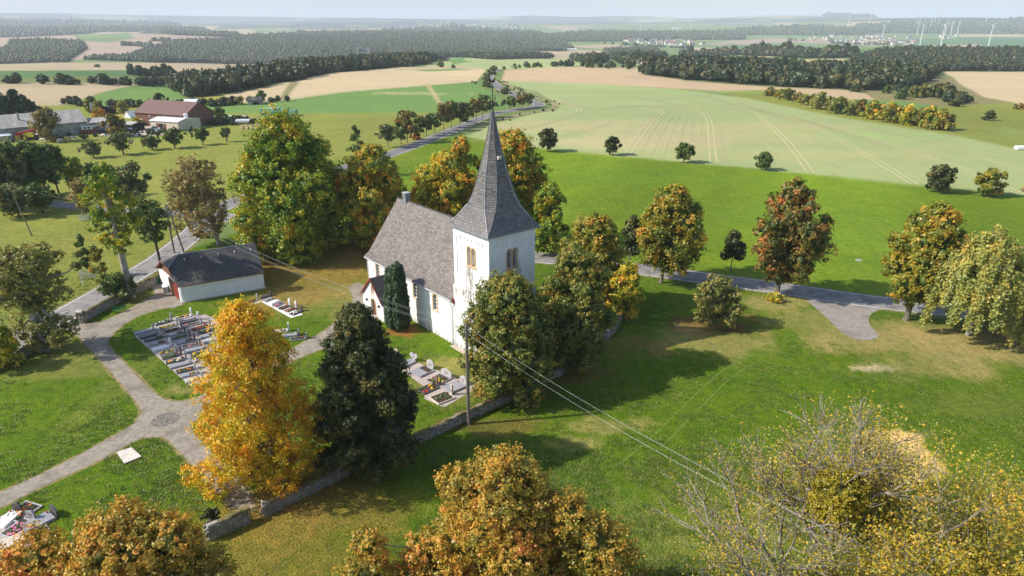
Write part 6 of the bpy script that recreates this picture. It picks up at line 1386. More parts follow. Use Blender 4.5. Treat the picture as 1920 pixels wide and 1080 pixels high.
def ghouse(name, A, B, depth, eave, ridge, wallm, roofm, label, cat='barn', ov=.4, ridge_at=.5, axis='long', windows=(), doors=(), group=None):
    """A,B: front wall ends on the ground (world); ridge parallel to AB ('long') or across it"""
    A = Vector((*A, 0)); B = Vector((*B, 0)); Lg = (B-A).length; a = math.atan2(B.y-A.y, B.x-A.x); z = min(h1(A.x, A.y), h1(B.x, B.y))-.2
    o = empty(name, (A.x, A.y, z), a, label, cat, group); e, r_ = eave+.2, ridge+.2
    m = MB()
    if axis == 'long': m.prism([(0,0,0),(0,depth,0),(0,depth,e),(0,depth*ridge_at,r_-.1),(0,0,e)], (Lg,0,0), wallm)
    else: m.prism([(0,0,0),(Lg,0,0),(Lg,0,e),(Lg*ridge_at,0,r_-.1),(0,0,e)], (0,depth,0), wallm)
    m.build('wall', o); m = MB(); th = .16
    if axis == 'long':
        for (ya, yb_) in ((-ov, depth*ridge_at), (depth+ov, depth*ridge_at)):
            sl_ = (r_-e)/(depth*ridge_at if ya < 0 else depth*(1-ridge_at)); ze = e-ov*sl_
            m.prism([(-ov, ya, ze+.05), (-ov, yb_, r_+.05), (-ov, yb_, r_+.05-th), (-ov, ya, ze+.05-th)], (Lg+2*ov,0,0), roofm)
    else:
        for (xa, xb) in ((-ov, Lg*ridge_at), (Lg+ov, Lg*ridge_at)):
            sl_ = (r_-e)/(Lg*ridge_at if xa < 0 else Lg*(1-ridge_at)); ze = e-ov*sl_
            m.prism([(xa, -ov, ze+.05), (xb, -ov, r_+.05), (xb, -ov, r_+.05-th), (xa, -ov, ze+.05-th)], (0,depth+2*ov,0), roofm)
    rf_ = m.build('roof', o)
    for (x, zz, w, h_) in windows:
        m = MB(); m.box((x, -.03, zz+.2), (w, .1, h_), WHITEPL); wn_ = m.build('window', o); m = MB(); m.box((x, -.07, zz+.3), (w-.25, .08, h_-.22), GLASS); m.build('pane', wn_)
    for (x, w, h_, dm) in doors: m = MB(); m.box((x, -.02, .2), (w, .12, h_), dm); m.build('door', o)  # near-black ones are flat panels painting the shade inside open doorways
    return o, rf_
TT_ = lambda px, py: P(px, py)
o, rf_ = ghouse('grey_barn', TT_(-60,272), TT_(167,250), 17, 4.6, 8.2, GREYW, ETER, 'long grey barn with weathered cement roof and chimney pipes', windows=[(14,.9,1.5,1.0),(24,.8,1.2,.9)], doors=[(43,2.3,3.0,DARKW),(20,.25,4.3,IRON),(7,.25,4.3,IRON)])
for x, y_, zz in ((17,4.5,6.5),(42,8.0,8.0)):
    m = MB(); m.tube([(x,y_,zz-.6),(x,y_,zz+2.6)], .38, GREYW, n=8); m.build('chimney_pipe', rf_)
o, rf_ = ghouse('grey_barn_extension', TT_(168,250.5), TT_(201,248.5), 10, 4.0, 4.9, GREYW, ETER, 'lower grey lean-to joined to the right end of the long barn', ridge_at=.8)
m = MB(); m.box((2.2,-.25,.2), (3.0,.3,2.4), BRICKW); m.build('brick_panel', o)
o, rf_ = ghouse('cow_shed', TT_(154,252), TT_(202,248), 4, 2.9, 3.3, BRICKW, ZROOF, 'low brick cow shed with a white band of windows', ov=.2)
m = MB(); m.box((4.9,-.1,1.9), (9.6,.14,1.25), WHITEPL); bd = m.build('white_band', o)
for x in (1.3,2.6,5.6,6.9): m = MB(); m.box((x,-.19,2.2), (.9,.08,.6), GLASS); m.build('window', bd)
ghouse('red_barn', TT_(257,234), TT_(350,241), 15, 5.2, 9.4, REDWALL, REDROOF, 'large red brown barn with low pitched roof', windows=[(8,3.4,1.0,.8),(16,3.4,1.0,.8)], doors=[(3,1.4,2.6,WHITEPL),(1.2,.9,3,DARKW)], ridge_at=.5)
o, rf_ = ghouse('farm_shed', TT_(284,243), TT_(336,246.5), 11.5, 3.6, 4.5, CREAM, ZROOF, 'small cream farm shed with white sheet roof and open door', axis='long', ov=.3, ridge_at=.35, doors=[(5.3,2.0,2.6,DARKW),(3.6,1.4,2.6,BROWNW),(7.2,1.2,2.6,BROWNW)], windows=[(1.5,1.2,.8,.8)])
m = MB(); m.tube([(11,7.5,4.3),(11,7.5,6.0)], .8, WHITEPL, n=10); m.build('roof_tank', rf_)
ghouse('field_hut', TT_(346,200), TT_(368,200), 5, 2.4, 3.4, GREYW, ZROOF, 'pale open field hut above the red barn', 'hut', doors=[(3.5,3,1.4,DARKW)])
ghouse('field_hut', TT_(466,197), TT_(491,196), 6, 2.2, 3.8, GREYW, SL_S, 'dark roofed field hut left of the green tarpaulin stack', 'hut', doors=[(3.5,3,1.4,DARKW)])
ghouse('field_hut', TT_(176,214), TT_(208,214), 5, 2.2, 3.2, DARKW, DARKW, 'low dark lean-to behind the orange bush', 'hut')
ghouse('farm_wagon_shed', TT_(232,244), TT_(250,246), 5, 2.6, 3.2, DARKW, ETER, 'dark open cart shed at the farmyard edge', 'shed')
ghouse('trailer_hut', TT_(-30,272), TT_(22,266), 4, 2.4, 2.9, CREAM, ZROOF, 'cream site trailer with yellow door at left edge', 'trailer', windows=[(8,1.2,1.2,.9)], doors=[(10.4,1.6,1.9,plain('yellow_door', (.55,.38,.05)))])
ghouse('small_tent_shed', TT_(245,222), TT_(262,220), 5, .6, 2.8, ZROOF, ZROOF, 'pale green tent like shelter left of the red barn', 'shelter', ov=.1)
# tarpaulin stacks
TARP = noisy('green_tarpaulin', (.10,.27,.17), (.22,.42,.29), scale=1.2, rough=.55, bump=.6, bscale=2)
for (pa, pb, d_, hh, lb) in (((488,218),(523,218),5,3.6,'long green tarpaulin covered straw stack'),((524,218),(540,218),5,3.3,'shorter middle part of the green covered stack'),((542,218),(554,218),4.5,2.7,'small separate green covered stack at the right')):
    A = Vector((*P(*pa), 0)); B = Vector((*P(*pb), 0)); Lg = (B-A).length; n = 9; rg_ = random.Random(int(Lg*10))
    o = empty('tarpaulin_stack', (A.x, A.y, h1(A.x, A.y)), math.atan2(B.y-A.y, B.x-A.x), lb, 'straw stack', 'green covered stacks')
    prof = [(0,0),(-.15,hh*.5),(.1,hh*.88),(.8,hh),(d_-.8,hh),(d_-.1,hh*.88),(d_,0)]; m = MB(); mi = m.mi(TARP)
    for i in range(n+1):
        for (y_, z_) in prof: m.v.append((Lg*i/n, y_+rg_.uniform(-.12,.12), z_*(1+rg_.uniform(-.05,.03))))
    q = len(prof)
    for i in range(n):
        for j in range(q-1): m.f.append((i*q+j, (i+1)*q+j, (i+1)*q+j+1, i*q+j+1)); m.m.append(mi)
    m.f += [tuple(range(q)), tuple(n*q+j for j in range(q-1,-1,-1))]; m.m += [mi, mi]; m.build('tarpaulin', o)
# round bales
STRAW = noisy('straw', (.42,.31,.16), (.60,.47,.28), scale=6, rough=.95, bump=.4); FOIL = noisy('white_bale_foil', (.62,.66,.66), (.82,.84,.84), scale=2, rough=.35, bump=.3)
def bale(name, p_, r_, w, mat, lb, grp, rz):
    m = MB(); m.tube([(-w/2,0,r_),(-w/2+.08,0,r_),(w/2-.08,0,r_),(w/2,0,r_)], [r_*.9,r_,r_,r_*.9], mat, n=14); o_ = m.build(name); o_.location = p_; o_.rotation_euler = (0,0,rz); return tag(o_, lb, 'bale', grp)
for k, (px, py) in enumerate([(455,242),(464,243),(473,244),(480,244),(495,244),(462,240),(471,240),(481,239),(490,239),(500,241),(487,242)]):
    bale('straw_bale', V3(px, py), .72, 1.3, STRAW, 'round straw bale, '+(['front row leftmost','front row second','front row third','front row fourth','front row rightmost','back row leftmost','back row second','back row third','back row fourth','back row rightmost','in the middle of the heap'][k]), 'round straw bales in the pasture', 1.35)
for k in range(14):
    px = 425+(k % 7)*5.6; py = 224 if k < 7 else 227; p_ = V3(px, py)
    bale('wrapped_bale', p_, .85, 1.4, FOIL, 'white foil wrapped bale, '+['first','second','third','fourth','fifth','sixth','seventh'][k % 7]+' in the '+('rear' if k < 7 else 'front')+' row', 'white wrapped silage bales', .3+.4*(k % 3))
for k in range(7):
    p_ = V3(1905+k*5, 281 if k < 4 else 279); bale('wrapped_bale', p_+Vector((0,0,0)), .7, 1.3, FOIL, 'white wrapped bale at the right edge, '+order[k]+' from left', 'white bales at the right edge', 1.2)
t = tag(empty('gas_tank', V3(457,233), .15), 'horizontal white gas tank beside the silage bales', 'tank'); m = MB(); m.tube([(-3,0,1.2),(-2.7,0,1.2),(2.7,0,1.2),(3,0,1.2)], [.5,.95,.95,.5], ZROOF, n=14); m.build('vessel', t)
for s in (-1.8,1.8): m = MB(); m.box((s,0,0), (.3,1.2,.6), GREYW); m.build('foot', t)
t = tag(empty('orange_loader', V3(467,229), .4), 'small orange farm loader beside the gas tank', 'loader'); ORG = plain('orange_paint', (.62,.11,.04)); m = MB(); m.box((0,0,.5), (2.2,1.2,.8), ORG); m.build('body', t); m = MB(); m.box((-.3,0,1.3), (1.0,1.0,1.1), DARKW, top=(.8,.8)); m.build('cab', t); m = MB(); m.tube([(.8,0,1.2),(-1.5,0,3.4)], .15, ORG); m.build('boom', t)
for sx_ in (-.7,.8):
    for sy_ in (-.6,.6): m = MB(); m.tube([(sx_,sy_-.12,.45),(sx_,sy_+.12,.45)], .45, IRON, n=10); m.build('wheel', t)
rg_ = random.Random(5); m = MB()
for k in range(90):
    px = rg_.uniform(480, 545); p_ = V3(px, rg_.uniform(219, 228)); m.box(tuple(p_), (rg_.uniform(.3,1.4), rg_.uniform(.3,1), rg_.uniform(.2,.8)), rg_.choice([STONE, GREYW, BRICKW, ZROOF, BROWNW]), rz=rg_.random()*3, top=(.6,.7))
tag(m.build('rubble_heap'), 'long heap of rubble and scrap behind the straw bales', 'rubble', None, 'stuff')
# sprayer and tractor
t = tag(empty('field_sprayer', V3(54,263), .12), 'red and yellow field sprayer with folded boom at the barn', 'sprayer'); RED = plain('red_paint', (.48,.015,.03)); YLW = plain('yellow_paint', (.62,.52,.03))
m = MB(); 
for s in (-.6, .6):
    for k in range(9): x0_ = -3.2+k*.8; m.tube([(x0_,s,2.0+k*.2),(x0_+.8,s,2.75+k*.2),(x0_+.8,s,2.2+k*.2)], .07, RED, n=4)
    m.tube([(-3.3,s,2.0),(4.0,s,3.8)], .12, RED, n=5); m.tube([(-2.6,s,2.75),(4.0,s,4.3)], .12, RED, n=5)
m.box((-3.1,0,1.7), (1.0,1.5,1.1), RED); m.build('boom', t); m = MB(); m.box((.6,0,1.3), (3.6,1.5,1.3), YLW, top=(.85,.8)); m.build('tank', t); m = MB(); m.box((-2.6,0,.5), (.8,1.4,1.6), RED); m.box((0,0,.9), (6,.25,.25), RED); m.build('chassis', t)
for sy_ in (-.9,.9):
    m = MB(); m.tube([(-.6,sy_-.2,.95),(-.6,sy_+.2,.95)], .95, IRON, n=16); wh = m.build('wheel', t); m = MB(); m.tube([(-.6,sy_-.24,.95),(-.6,sy_+.24,.95)], .55, YLW, n=12); m.build('rim', wh)
t = tag(empty('tractor', V3(79,262), .12), 'dark tractor with grey mudguard half behind the brown tree', 'tractor'); m = MB(); m.box((1.2,0,1.0), (2.4,1.1,1.2), IRON); m.build('bonnet', t); m = MB(); m.box((-.8,0,1.2), (1.7,1.6,2.1), GLASS, top=(.8,.85)); m.box((-.8,0,3.3), (1.7,1.6,.15), IRON); m.build('cab', t)
for (x, r_) in ((-1.0,.95),(1.9,.6)):
    for sy_ in (-.95,.95): m = MB(); m.tube([(x,sy_-.22,r_),(x,sy_+.22,r_)], r_, IRON, n=14); m.build('wheel', t)
m = MB(); m.tube([(-2.0,-.95,1.6),(-1.4,-.95,2.1),(-.6,-.95,2.1),(0,-.95,1.6)], .14, ZINC, n=5); m.build('mudguard', t)
for (px, py, lb, mt_) in ((126,252,'blue and white vehicle parked inside the dark barn door',plain('blue_paint', (.12,.22,.4))),(192,249,'small dark cart beside the cow shed',IRON),(292,246,'white van parked before the cream shed',WHITEPL),(248,250,'black trailer box by the yard wall',IRON)):
    t = tag(empty('farm_vehicle', V3(px, py), .3), lb, 'vehicle'); m = MB(); m.box((0,0,.4), (3.4,1.6,.8), mt_, top=(.95,.92)); m.build('body', t); m = MB(); m.box((-.3,0,1.2), (1.9,1.45,.6), GLASS, top=(.75,.85)); m.build('cabin', t)
    for sx_ in (-1.1,1.1): 
        for sy_ in (-.75,.75): m = MB(); m.tube([(sx_,sy_-.1,.35),(sx_,sy_+.1,.35)], .35, IRON, n=10); m.build('wheel', t)
# cattle: one continuous skinned body each
def skin_mesh(name, verts, edges, radii, mat, sub=1):
    me = bpy.data.meshes.new(name); me.from_pydata(verts, edges, []); ob = bpy.data.objects.new(name, me); COL.objects.link(ob)
    sm_ = ob.modifiers.new('s', 'SKIN'); sd = me.skin_vertices[0].data
    for i, r_ in enumerate(radii): sd[i].radius = r_ if isinstance(r_, tuple) else (r_, r_)
    sd[0].use_root = True; ss_ = ob.modifiers.new('u', 'SUBSURF'); ss_.levels = sub; ss_.render_levels = sub
    dg = bpy.context.evaluated_depsgraph_get(); out = bpy.data.meshes.new_from_object(ob.evaluated_get(dg)); bpy.data.objects.remove(ob); bpy.data.meshes.remove(me)
    out.name = name; out.materials.clear(); out.materials.append(mat); out.polygons.foreach_set('use_smooth', [True]*len(out.polygons)); return out
CV = [(0,0,1.05),(.55,0,1.02),(-.6,0,1.1),(.95,0,1.1),(1.25,0,.75),(1.45,0,.38),(1.62,0,.2),(.6,.22,.65),(.62,.24,.35),(.6,.24,.03),(.6,-.22,.65),(.75,-.24,.35),(.7,-.24,.03),(-.72,.24,.75),(-.85,.26,.42),(-.74,.26,.03),(-.72,-.24,.75),(-.92,-.26,.42),(-.88,-.26,.03),(-.95,0,1.15),(-1.05,0,.7)]
CE = [(0,1),(0,2),(1,3),(3,4),(4,5),(5,6),(1,7),(7,8),(8,9),(1,10),(10,11),(11,12),(2,13),(13,14),(14,15),(2,16),(16,17),(17,18),(2,19),(19,20)]
CR = [(.42,.4),(.36,.38),(.38,.36),.24,.18,.15,.09,.13,.075,.06,.13,.075,.06,.18,.09,.06,.18,.09,.06,.07,.03]
cw = {}
for nm, c_ in (('white', (.66,.62,.54)), ('tan', (.50,.28,.12)), ('brown', (.16,.04,.03))): cw[nm] = skin_mesh('cow_body', CV, CE, CR, noisy(nm+'_hide', [k*.85 for k in c_], c_, scale=2, rough=.8))
HORN = plain('horn', (.5,.45,.35))
for k, (px, py, cn, rz, lb) in enumerate([(83,267,'white',PI+.2,'white cow grazing left under the brown tree'),(112,264,'brown',.5,'dark brown cow standing behind the white one'),(112,268,'white',1.5,'white cow seen from behind in the pasture'),(128,266,'tan',PI-.1,'tan brown cow grazing beside the barn'),(137,263,'white',.3,'pale cow half hidden behind the tan cow'),(196,259,'white',PI,'white cow grazing alone near the cow shed')]):
    p_ = V3(px, py); t = tag(empty('cow', p_, rz), lb, 'cow', 'cattle in the farm pasture'); t.scale = (1.1,1.1,1.1); link('body', cw[cn], t)
    m = MB(); [m.tube([(1.42,s*.1,.5),(1.4,s*.24,.56)], [.05,.02], HORN, n=4) for s in (-1,1)]; m.build('ears', t)
# ------------------------------------------------------------------ far houses, villages, chapel, wind turbines
HW = [noisy('house_white', (.62,.61,.58), (.78,.77,.74), scale=.3, rough=.9), noisy('house_cream', (.52,.46,.36), (.62,.56,.46), scale=.3, rough=.9)]
HRf = [noisy('house_slate', (.10,.10,.11), (.17,.17,.18), scale=.5, rough=.7), noisy('house_tile', (.22,.12,.09), (.30,.17,.13), scale=.5, rough=.8)]
def mk_house(w, d_, e, r_, wm, rm):
    m = MB(); m.prism([(-w/2,-d_/2,0),(-w/2,d_/2,0),(-w/2,d_/2,e),(-w/2,0,r_-.1),(-w/2,-d_/2,e)], (w,0,0), wm); a = m.mesh('wall')
    m = MB()
    for s in (-1, 1): m.prism([(-w/2-.3, s*(d_/2+.4), e-.25), (-w/2-.3, 0, r_+.1), (-w/2-.3, 0, r_-.1), (-w/2-.3, s*(d_/2+.4), e-.45)], (w+.6,0,0), rm)
    m.box((w*.25, .6, r_-1.2), (.7,.7,2.0), rm); b_ = m.mesh('roof')
    m = MB()
    for x in (-w/3, 0, w/3):
        for z in (1.1, 3.6):
            if z+1.2 < e: m.box((x, -d_/2-.02, z), (1.1,.1,1.3), GLASS)
    return a, b_, m.mesh('windows')
HK = [mk_house(w, d_, e, r_, HW[i % 2 if i != 4 else 0], HRf[0 if i % 3 else 1]) for i, (w, d_, e, r_) in enumerate([(11,8,5,9),(14,9,5.5,10),(9,9,5,9.5),(20,12,4.5,7.5),(12,8,4,8.5),(16,10,6,11)])]
VIL = [('the right hand village', [(1500,72),(1540,75),(1580,80),(1640,84),(1700,86),(1725,78),(1720,70),(1660,68),(1560,68)], 80), ('the village on the middle horizon', [(1130,74),(1180,80),(1290,88),(1320,84),(1300,78),(1200,76)], 46),
       ('the town on the far horizon', [(740,46),(830,44),(900,46),(1000,50),(1000,54),(860,54),(750,52)], 46), ('the hamlet in the wooded valley', [(1300,118),(1330,122),(1330,130),(1298,130)], 10), ('the valley houses by the brown field', [(1180,116),(1240,122),(1290,128),(1280,134),(1190,126)], 9),
       ('the hamlet on the right hand plain', [(1760,68),(1795,68),(1800,74),(1765,74)], 8), ('the houses beside the monastery', [(655,106),(760,104),(850,112),(760,118),(670,118)], 16), ('the houses left of the valley forest', [(940,66),(1060,64),(1060,70),(950,72)], 14)]
rg_ = random.Random(9); hn = 0
sides = ['left end','left part','centre','right part','right end']
for vn, poly, cnt in VIL:
    xs_ = [q[0] for q in poly]; ys_ = [q[1] for q in poly]; k = 0; tries = 0
    while k < cnt and tries < 4000:
        tries += 1; px, py = rg_.uniform(min(xs_), max(xs_)), rg_.uniform(min(ys_), max(ys_))
        if not inpoly(np.array([px]), np.array([py]), poly)[0]: continue
        x, y = P(px, py); ki = rg_.randrange(6); hk = HK[ki]; q_ = sides[min(4, int(5*(px-min(xs_))/(max(xs_)-min(xs_)+.1)))]
        o = empty('village_house', (x, y, h1(x, y)-.4), rg_.uniform(-.7,.7), 'tiny '+['white','cream','white','long cream','white','wide cream'][ki]+' house, '+('reddish' if ki % 3 == 0 else 'dark')+' roof, '+q_+' of '+vn, 'house', 'houses at the '+q_+' of '+vn)
        s = rg_.uniform(.9,1.5)*(1.5 if y > 6000 else 1)*(.42 if y < 1600 else 1); o.scale = (s,s,s); link('wall', hk[0], o); link('roof', hk[1], o)
        if y < 2500: link('windows', hk[2], o)
        k += 1; hn += 1
print('houses', hn)
# monastery in the wood
x, y = P(682, 112); t = tag(empty('monastery', (x, y, h1(x, y)), .2), 'distant castle like monastery with towers in the wooded valley', 'monastery'); t.scale = (.75,.75,.75)
m = MB(); m.box((0,0,0), (34,14,24), HW[1]); m.box((26,4,0), (24,12,18), HW[1]); m.build('wall', t)
m = MB(); m.prism([(-18,-8,24),(-18,8,24),(-18,0,34)], (36,0,0), HRf[0]); m.prism([(14,-3,18),(14,11,18),(14,4,25)], (25,0,0), HRf[0]); m.build('roof', t)
for dx, dy, hh in ((-17,-6,38),(17,-6,36),(-6,6,44)): m = MB(); m.box((dx,dy,0), (7,7,hh), HW[1]); m.box((dx,dy,hh), (8,8,13), HRf[0], top=(.05,.05)); m.build('tower', t)
for k, (px, py, w, lb) in enumerate([(1215,42,90,'long white factory hall on the middle horizon'),(1270,55,70,'white tank works on the middle horizon'),(840,42,50,'pale church and halls on the far town hill'),(758,46,60,'pale hall left of the far town'),(1440,97,34,'small white hall in the green fields'),(1072,95,30,'white farm in the tan field left of centre'),(495,122,24,'white farm roofs at the forest edge'),(777,112,26,'white house below the wooded slope'),(1925,97,20,'pale barn at the right edge of the plain'),(1862,133,9,'small white hut at the corner of the tan field')]):
    x, y = P(px, py); o, _r = ghouse('far_hall', (x-w/2, y), (x+w/2, y+w*.1), w*.35, w*.09+1.4, w*.14+1.8, HW[0], HRf[0] if k % 3 == 0 else ZROOF, lb, 'hall')
# wind turbines
TW = plain('turbine_white', (.62,.62,.62))
m = MB(); m.tube([(0,0,0),(0,0,100)], [3.2,1.8], TW, n=8); twm = m.mesh('tower'); m = MB(); m.box((0,-1,99), (4,11,4), TW, top=(.8,.9)); nam = m.mesh('nacelle')
m = MB(); m.prism([(-1.5,0,0),(1.5,0,0),(1.9,0,9),(.4,0,46),(-.3,0,46)], (0,.5,0), TW); blm = m.mesh('blade')
TB = [(895,42,20),(928,42,20),(942,42,14),(945,40,17),(959,41,12),(981,40,22),(1203,33,22),(1272,31,22),(1594,26,16),(1633,25,16),(1660,42,24),(1722,25,15),(1727,27,20),(1733,46,30),(1750,26,16),(1756,25,14),(1763,24,15),(1773,44,30),(1780,27,22),(1791,26,20),(1802,32,20),(1853,21,14),(1863,46,32),(1297,32,18),(1764,27,12)]
for k, (px, py, hp) in enumerate(TB):
    d_ = 100*1.45*FPX/(hp*1.9); X, Y, Z = raydir(px, py); x, y = X*d_/math.hypot(X, Y), Y*d_/math.hypot(X, Y); z = h1(x, y)
    s = (hp/FPX*d_)/100/1.05
    o = tag(empty('wind_turbine', (x, y, z), .35*((k % 3)-1)), 'white wind turbine on the '+('far left of the middle horizon' if px < 1000 else 'middle horizon' if px < 1400 else 'right hand ridge')+', '+['first','second','third','fourth','fifth','sixth','seventh','eighth','ninth','tenth','eleventh','twelfth','thirteenth','fourteenth','fifteenth','sixteenth','seventeenth'][sum(1 for q in TB if (q[0] < 1000)==(px < 1000) and (q[0] < 1400)==(px < 1400) and q[0] < px)]+' from the left', 'wind turbine', 'wind turbines along the horizon')
    o.scale = (s,s,s); link('tower', twm, o); link('nacelle', nam, o)
    for q in range(3): b_ = link('blade', blm, o, (0,-7,101)); b_.rotation_euler = (0, q*2*PI/3+k*.7, 0)
# ------------------------------------------------------------------ hedge lines and lone crowns on far fields
def crown_row(name, pts, n, s, seed, lb, kind='stuff', wob=3.):
    ln = spline(W(pts), 10); L_ = np.array(ln); rg2 = np.random.default_rng(seed); k = rg2.integers(0, len(L_), n); p_ = L_[k]+rg2.normal(size=(n,2))*wob
    rad = s*(.5+.7*rg2.random(n)); z = height(p_[:,0], p_[:,1])+rad*.7; o = place_crowns(name, np.column_stack([p_, z]), rad, seed, lb, conifer=.05, hi=True); return tag(o, lb, 'hedge')
for k, (pts, n, s, lb) in enumerate([([(0,156),(80,157),(150,158)],14,3.,'low field hedge at the left edge'),([(180,157),(230,159),(290,161)],40,3.2,'field hedge running to the small wood'),([(258,141),(285,143),(315,139)],22,3.6,'short row of trees below the lone dark tree'),([(232,86),(255,86),(285,90)],40,7,'dark hedge in the pink far field'),([(288,77),(315,78)],14,7,'short dark hedge high in the pink field'),
      ([(1000,126),(1060,124),(1110,126),(1180,128)],26,2.6,'row of small trees behind the road crest'),([(1150,110),(1230,118),(1280,124)],60,6,'hedge in the far valley centre'),([(1430,98),(1450,97),(1472,98)],34,8,'dark square copse in the green fields'),([(1280,106),(1380,104),(1500,108),(1600,107)],120,8,'long hedge line in front of the right plain'),
      ([(1690,170),(1740,178),(1800,192)],30,2.5,'scrub at the edge of the right pasture'),([(1480,76),(1560,78)],14,7,'trees before the right hand village'),([(1560,82),(1620,84),(1700,84)],50,6,'trees inside the right hand village'),([(1130,82),(1200,86),(1300,92)],30,6,'trees inside the middle village'),
      ([(330,196),(400,198),(440,196),(520,190)],30,1.6,'low hedge above the red barn'),([(130,196),(210,200),(320,202)],24,1.8,'weedy strip behind the farm'),([(395,232),(430,232),(455,231)],50,1.3,'brown weeds in front of the white bales'),([(110,258),(160,256),(230,250),(300,250),(330,250)],70,.7,'weedy farm wall growth above the pasture'),
      ([(770,44),(860,50),(980,52)],40,14,'trees in the far town'),([(1870,120),(1920,128)],30,5,'right forest edge trees'),([(860,205),(900,200),(940,196)],20,1.,'verge weeds beside the far straight'),([(945,154),(962,166),(985,177),(1015,187),(1042,197),(1030,206),(985,211),(940,224)],50,.5,'brown scrub strip along the outer side of the road bend'),([(893,154),(905,162),(925,172)],20,.5,'tan scrub on the inner verge of the climb')]): crown_row('field_hedge', pts, n, s, 50+k, lb)
# fallen leaves, grass tufts
rg2 = np.random.default_rng(77); n = 0; C = []
for (px, py, rx, ry, m_) in ((528,912,8,6,3600),(570,470,15,10,3000),(600,520,18,18,5200),(560,985,10,6,1000),(1082,700,7,5,1200),(246,565,5,4,500),(640,940,8,4,800),(985,740,6,4,900),(700,500,10,9,1800)):
    cx, cy2 = P(px, py); C.append(np.column_stack([cx+rg2.normal(size=m_)*rx*.6, cy2+rg2.normal(size=m_)*ry*.6, np.full(m_, .03)]))
C = np.concatenate(C); keep = np.ones(len(C), bool)
v = leaf_tris(rg2, C, np.tile([0,0,1.], (len(C),1)), .1, .5); me = fast_mesh('fallen_leaves', v, np.arange(len(v)).reshape(-1,3), [LM['brownorange']], attrs=[('tone','FACE',rg2.random(len(C))*.9)])
tag(link('fallen_leaves', me), 'scattered orange fallen leaves on lawn and path', 'leaves', None, 'stuff')
# grass tufts over the near lawns: one mass, instanced
TUF = leafmat('grass_blades', [(0,(.07,.13,.008)),(.4,(.115,.205,.012)),(.75,(.19,.26,.022)),(1,(.36,.33,.11))], trans=.35, scale=.15)
_nt = TUF.node_tree; _ad = [n_ for n_ in _nt.nodes if n_.type == 'MATH'][0]; _oi = _nt.nodes.new('ShaderNodeObjectInfo'); _m = _nt.nodes.new('ShaderNodeMath'); _m.operation = 'MULTIPLY_ADD'
_nt.links.new(_oi.outputs['Random'], _m.inputs[0]); _m.inputs[1].default_value = .9; _m.inputs[2].default_value = -.45; _nt.links.new(_m.outputs[0], _ad.inputs[1])
g = np.random.default_rng(5); nb = 16; a_ = g.random(nb)*6.28; q_ = g.random(nb)**.6*.24; bx0 = np.column_stack([np.cos(a_)*q_, np.sin(a_)*q_, np.zeros(nb)]); ti = bx0+np.column_stack([g.normal(size=nb)*.11, g.normal(size=nb)*.11, .04+g.random(nb)*.07]); sd_ = np.column_stack([-np.sin(a_), np.cos(a_), np.zeros(nb)])*.035
tv_ = np.stack([bx0-sd_, bx0+sd_, ti], 1).reshape(-1,3)
px_, py_ = P(350, 900); tuft = link('grass_tuft', fast_mesh('grass_tuft', tv_, np.arange(len(tv_)).reshape(-1,3), [TUF], attrs=[('tone','FACE',.35+g.random(nb)*.3)]), None, (px_, py_, 0)); tag(tuft, 'single grass tuft in the lawn beside the lower path', 'grass', None, 'stuff')
n_ = 130000; az_ = (g.random(n_)-.5)*1.5; dp = g.uniform(.30, .92, n_); rr_ = EYE/np.tan(dp); gx_ = rr_*np.sin(az_); gy_ = rr_*np.cos(az_)
ok = inpoly(gx_, gy_, WPS[-2])|inpoly(gx_, gy_, WPS[-1])
for wps_ in NOGRASS: ok &= ~inpoly(gx_, gy_, wps_)
for ln_ in (R_LF, R_CH, R_LN, R_CO):
    L_ = np.array(ln_); L_ = L_[np.hypot(L_[:,0], L_[:,1]) < 260]
    for i_ in range(0, len(L_)): ok &= (np.hypot(gx_-L_[i_,0], gy_-L_[i_,1]) > 3.4)
lx = (gx_-FX)*U_.x+(gy_-FY)*U_.y; ly = (gx_-FX)*V_.x+(gy_-FY)*V_.y; ok &= ~((lx > -3.8) & (lx < 12.2) & (ly > -.3) & (ly < 30.4))
gx_, gy_ = gx_[ok], gy_[ok]; dens = vnoise(gx_, gy_, 2.2, 91)*.6+vnoise(gx_, gy_, 7, 92)*.4; k_ = g.random(len(gx_)) < np.clip((dens-.30)*1.9, .04, .8)
for (ppx, ppy, phx, phy, pc, ps) in PATCHES:
    if pc[0] > pc[1]*1.05 and ps > .3:
        pcx, pcy = P(ppx, ppy); k_ &= ~((np.hypot((gx_-pcx)/phx, (gy_-pcy)/phy) < 1.25) & (g.random(len(gx_)) < .85))
gx_, gy_ = gx_[k_], gy_[k_]
ng2 = bpy.data.node_groups.new('scatter_grass', 'GeometryNodeTree'); ng2.interface.new_socket('Geometry', in_out='INPUT', socket_type='NodeSocketGeometry'); ng2.interface.new_socket('Geometry', in_out='OUTPUT', socket_type='NodeSocketGeometry')
i1_ = ng2.nodes.new('NodeGroupInput'); o1_ = ng2.nodes.new('NodeGroupOutput'); oi_ = ng2.nodes.new('GeometryNodeObjectInfo'); oi_.inputs['Object'].default_value = tuft; oi_.inputs['As Instance'].default_value = True
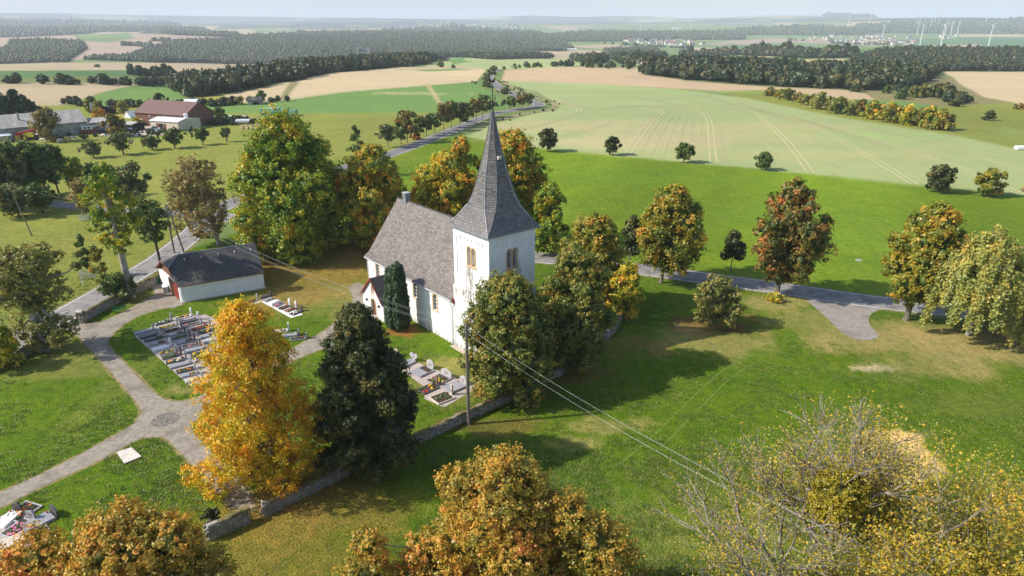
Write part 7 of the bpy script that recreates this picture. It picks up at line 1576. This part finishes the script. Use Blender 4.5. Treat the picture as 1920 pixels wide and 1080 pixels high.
ip_ = ng2.nodes.new('GeometryNodeInstanceOnPoints'); r1 = ng2.nodes.new('FunctionNodeRandomValue'); r1.data_type = 'FLOAT'; r1.inputs[2].default_value = 0; r1.inputs[3].default_value = 6.28; r2_ = ng2.nodes.new('FunctionNodeRandomValue'); r2_.data_type = 'FLOAT'; r2_.inputs[2].default_value = .6; r2_.inputs[3].default_value = 1.35
c1_ = ng2.nodes.new('ShaderNodeCombineXYZ'); ng2.links.new(r1.outputs[1], c1_.inputs[2]); ng2.links.new(c1_.outputs[0], ip_.inputs['Rotation']); ng2.links.new(r2_.outputs[1], ip_.inputs['Scale'])
ng2.links.new(i1_.outputs[0], ip_.inputs['Points']); ng2.links.new(oi_.outputs['Geometry'], ip_.inputs['Instance']); ng2.links.new(ip_.outputs[0], o1_.inputs[0])
me = bpy.data.meshes.new('lawn_grass'); me.vertices.add(len(gx_)); me.vertices.foreach_set('co', np.column_stack([gx_, gy_, height(gx_, gy_)]).astype(np.float32).ravel()); me.update()
o = link('lawn_grass', me); md = o.modifiers.new('grass', 'NODES'); md.node_group = ng2; tag(o, 'short uneven grass over lawns and meadow', 'grass', None, 'stuff'); print('tufts', len(gx_))
# ------------------------------------------------------------------ haze
m = MB(); hz = MB(); hm_ = bpy.data.materials.new('haze'); hm_.use_nodes = True; nt = hm_.node_tree
for n_ in list(nt.nodes):
    if n_.type == 'BSDF_PRINCIPLED': nt.nodes.remove(n_)
pv = nt.nodes.new('ShaderNodeVolumePrincipled'); pv.inputs['Color'].default_value = (.80,.885,1,1); pv.inputs['Density'].default_value = HAZE; pv.inputs['Anisotropy'].default_value = .0
nt.links.new(pv.outputs[0], [n_ for n_ in nt.nodes if n_.type == 'OUTPUT_MATERIAL'][0].inputs['Volume'])
hz.box((0,0,-260), (86000,86000,640), hm_); o = hz.build('haze'); tag(o, 'thin blue air haze over the whole landscape', 'haze', None, 'stuff')
cy.volume_step_rate = 5; cy.volume_max_steps = 32
for o in bpy.data.objects:
    if o.get('kind') == 'stuff' and o.parent is None and not o.get('label'): tag(o, {'far_wood': 'far belt of dark mixed forest', 'cobble_circle': 'round patch of dark cobbles at the path crossing'}.get(o.name.split('.')[0], 'ground cover'), {'far_wood': 'forest'}.get(o.name.split('.')[0], 'cobbles'))
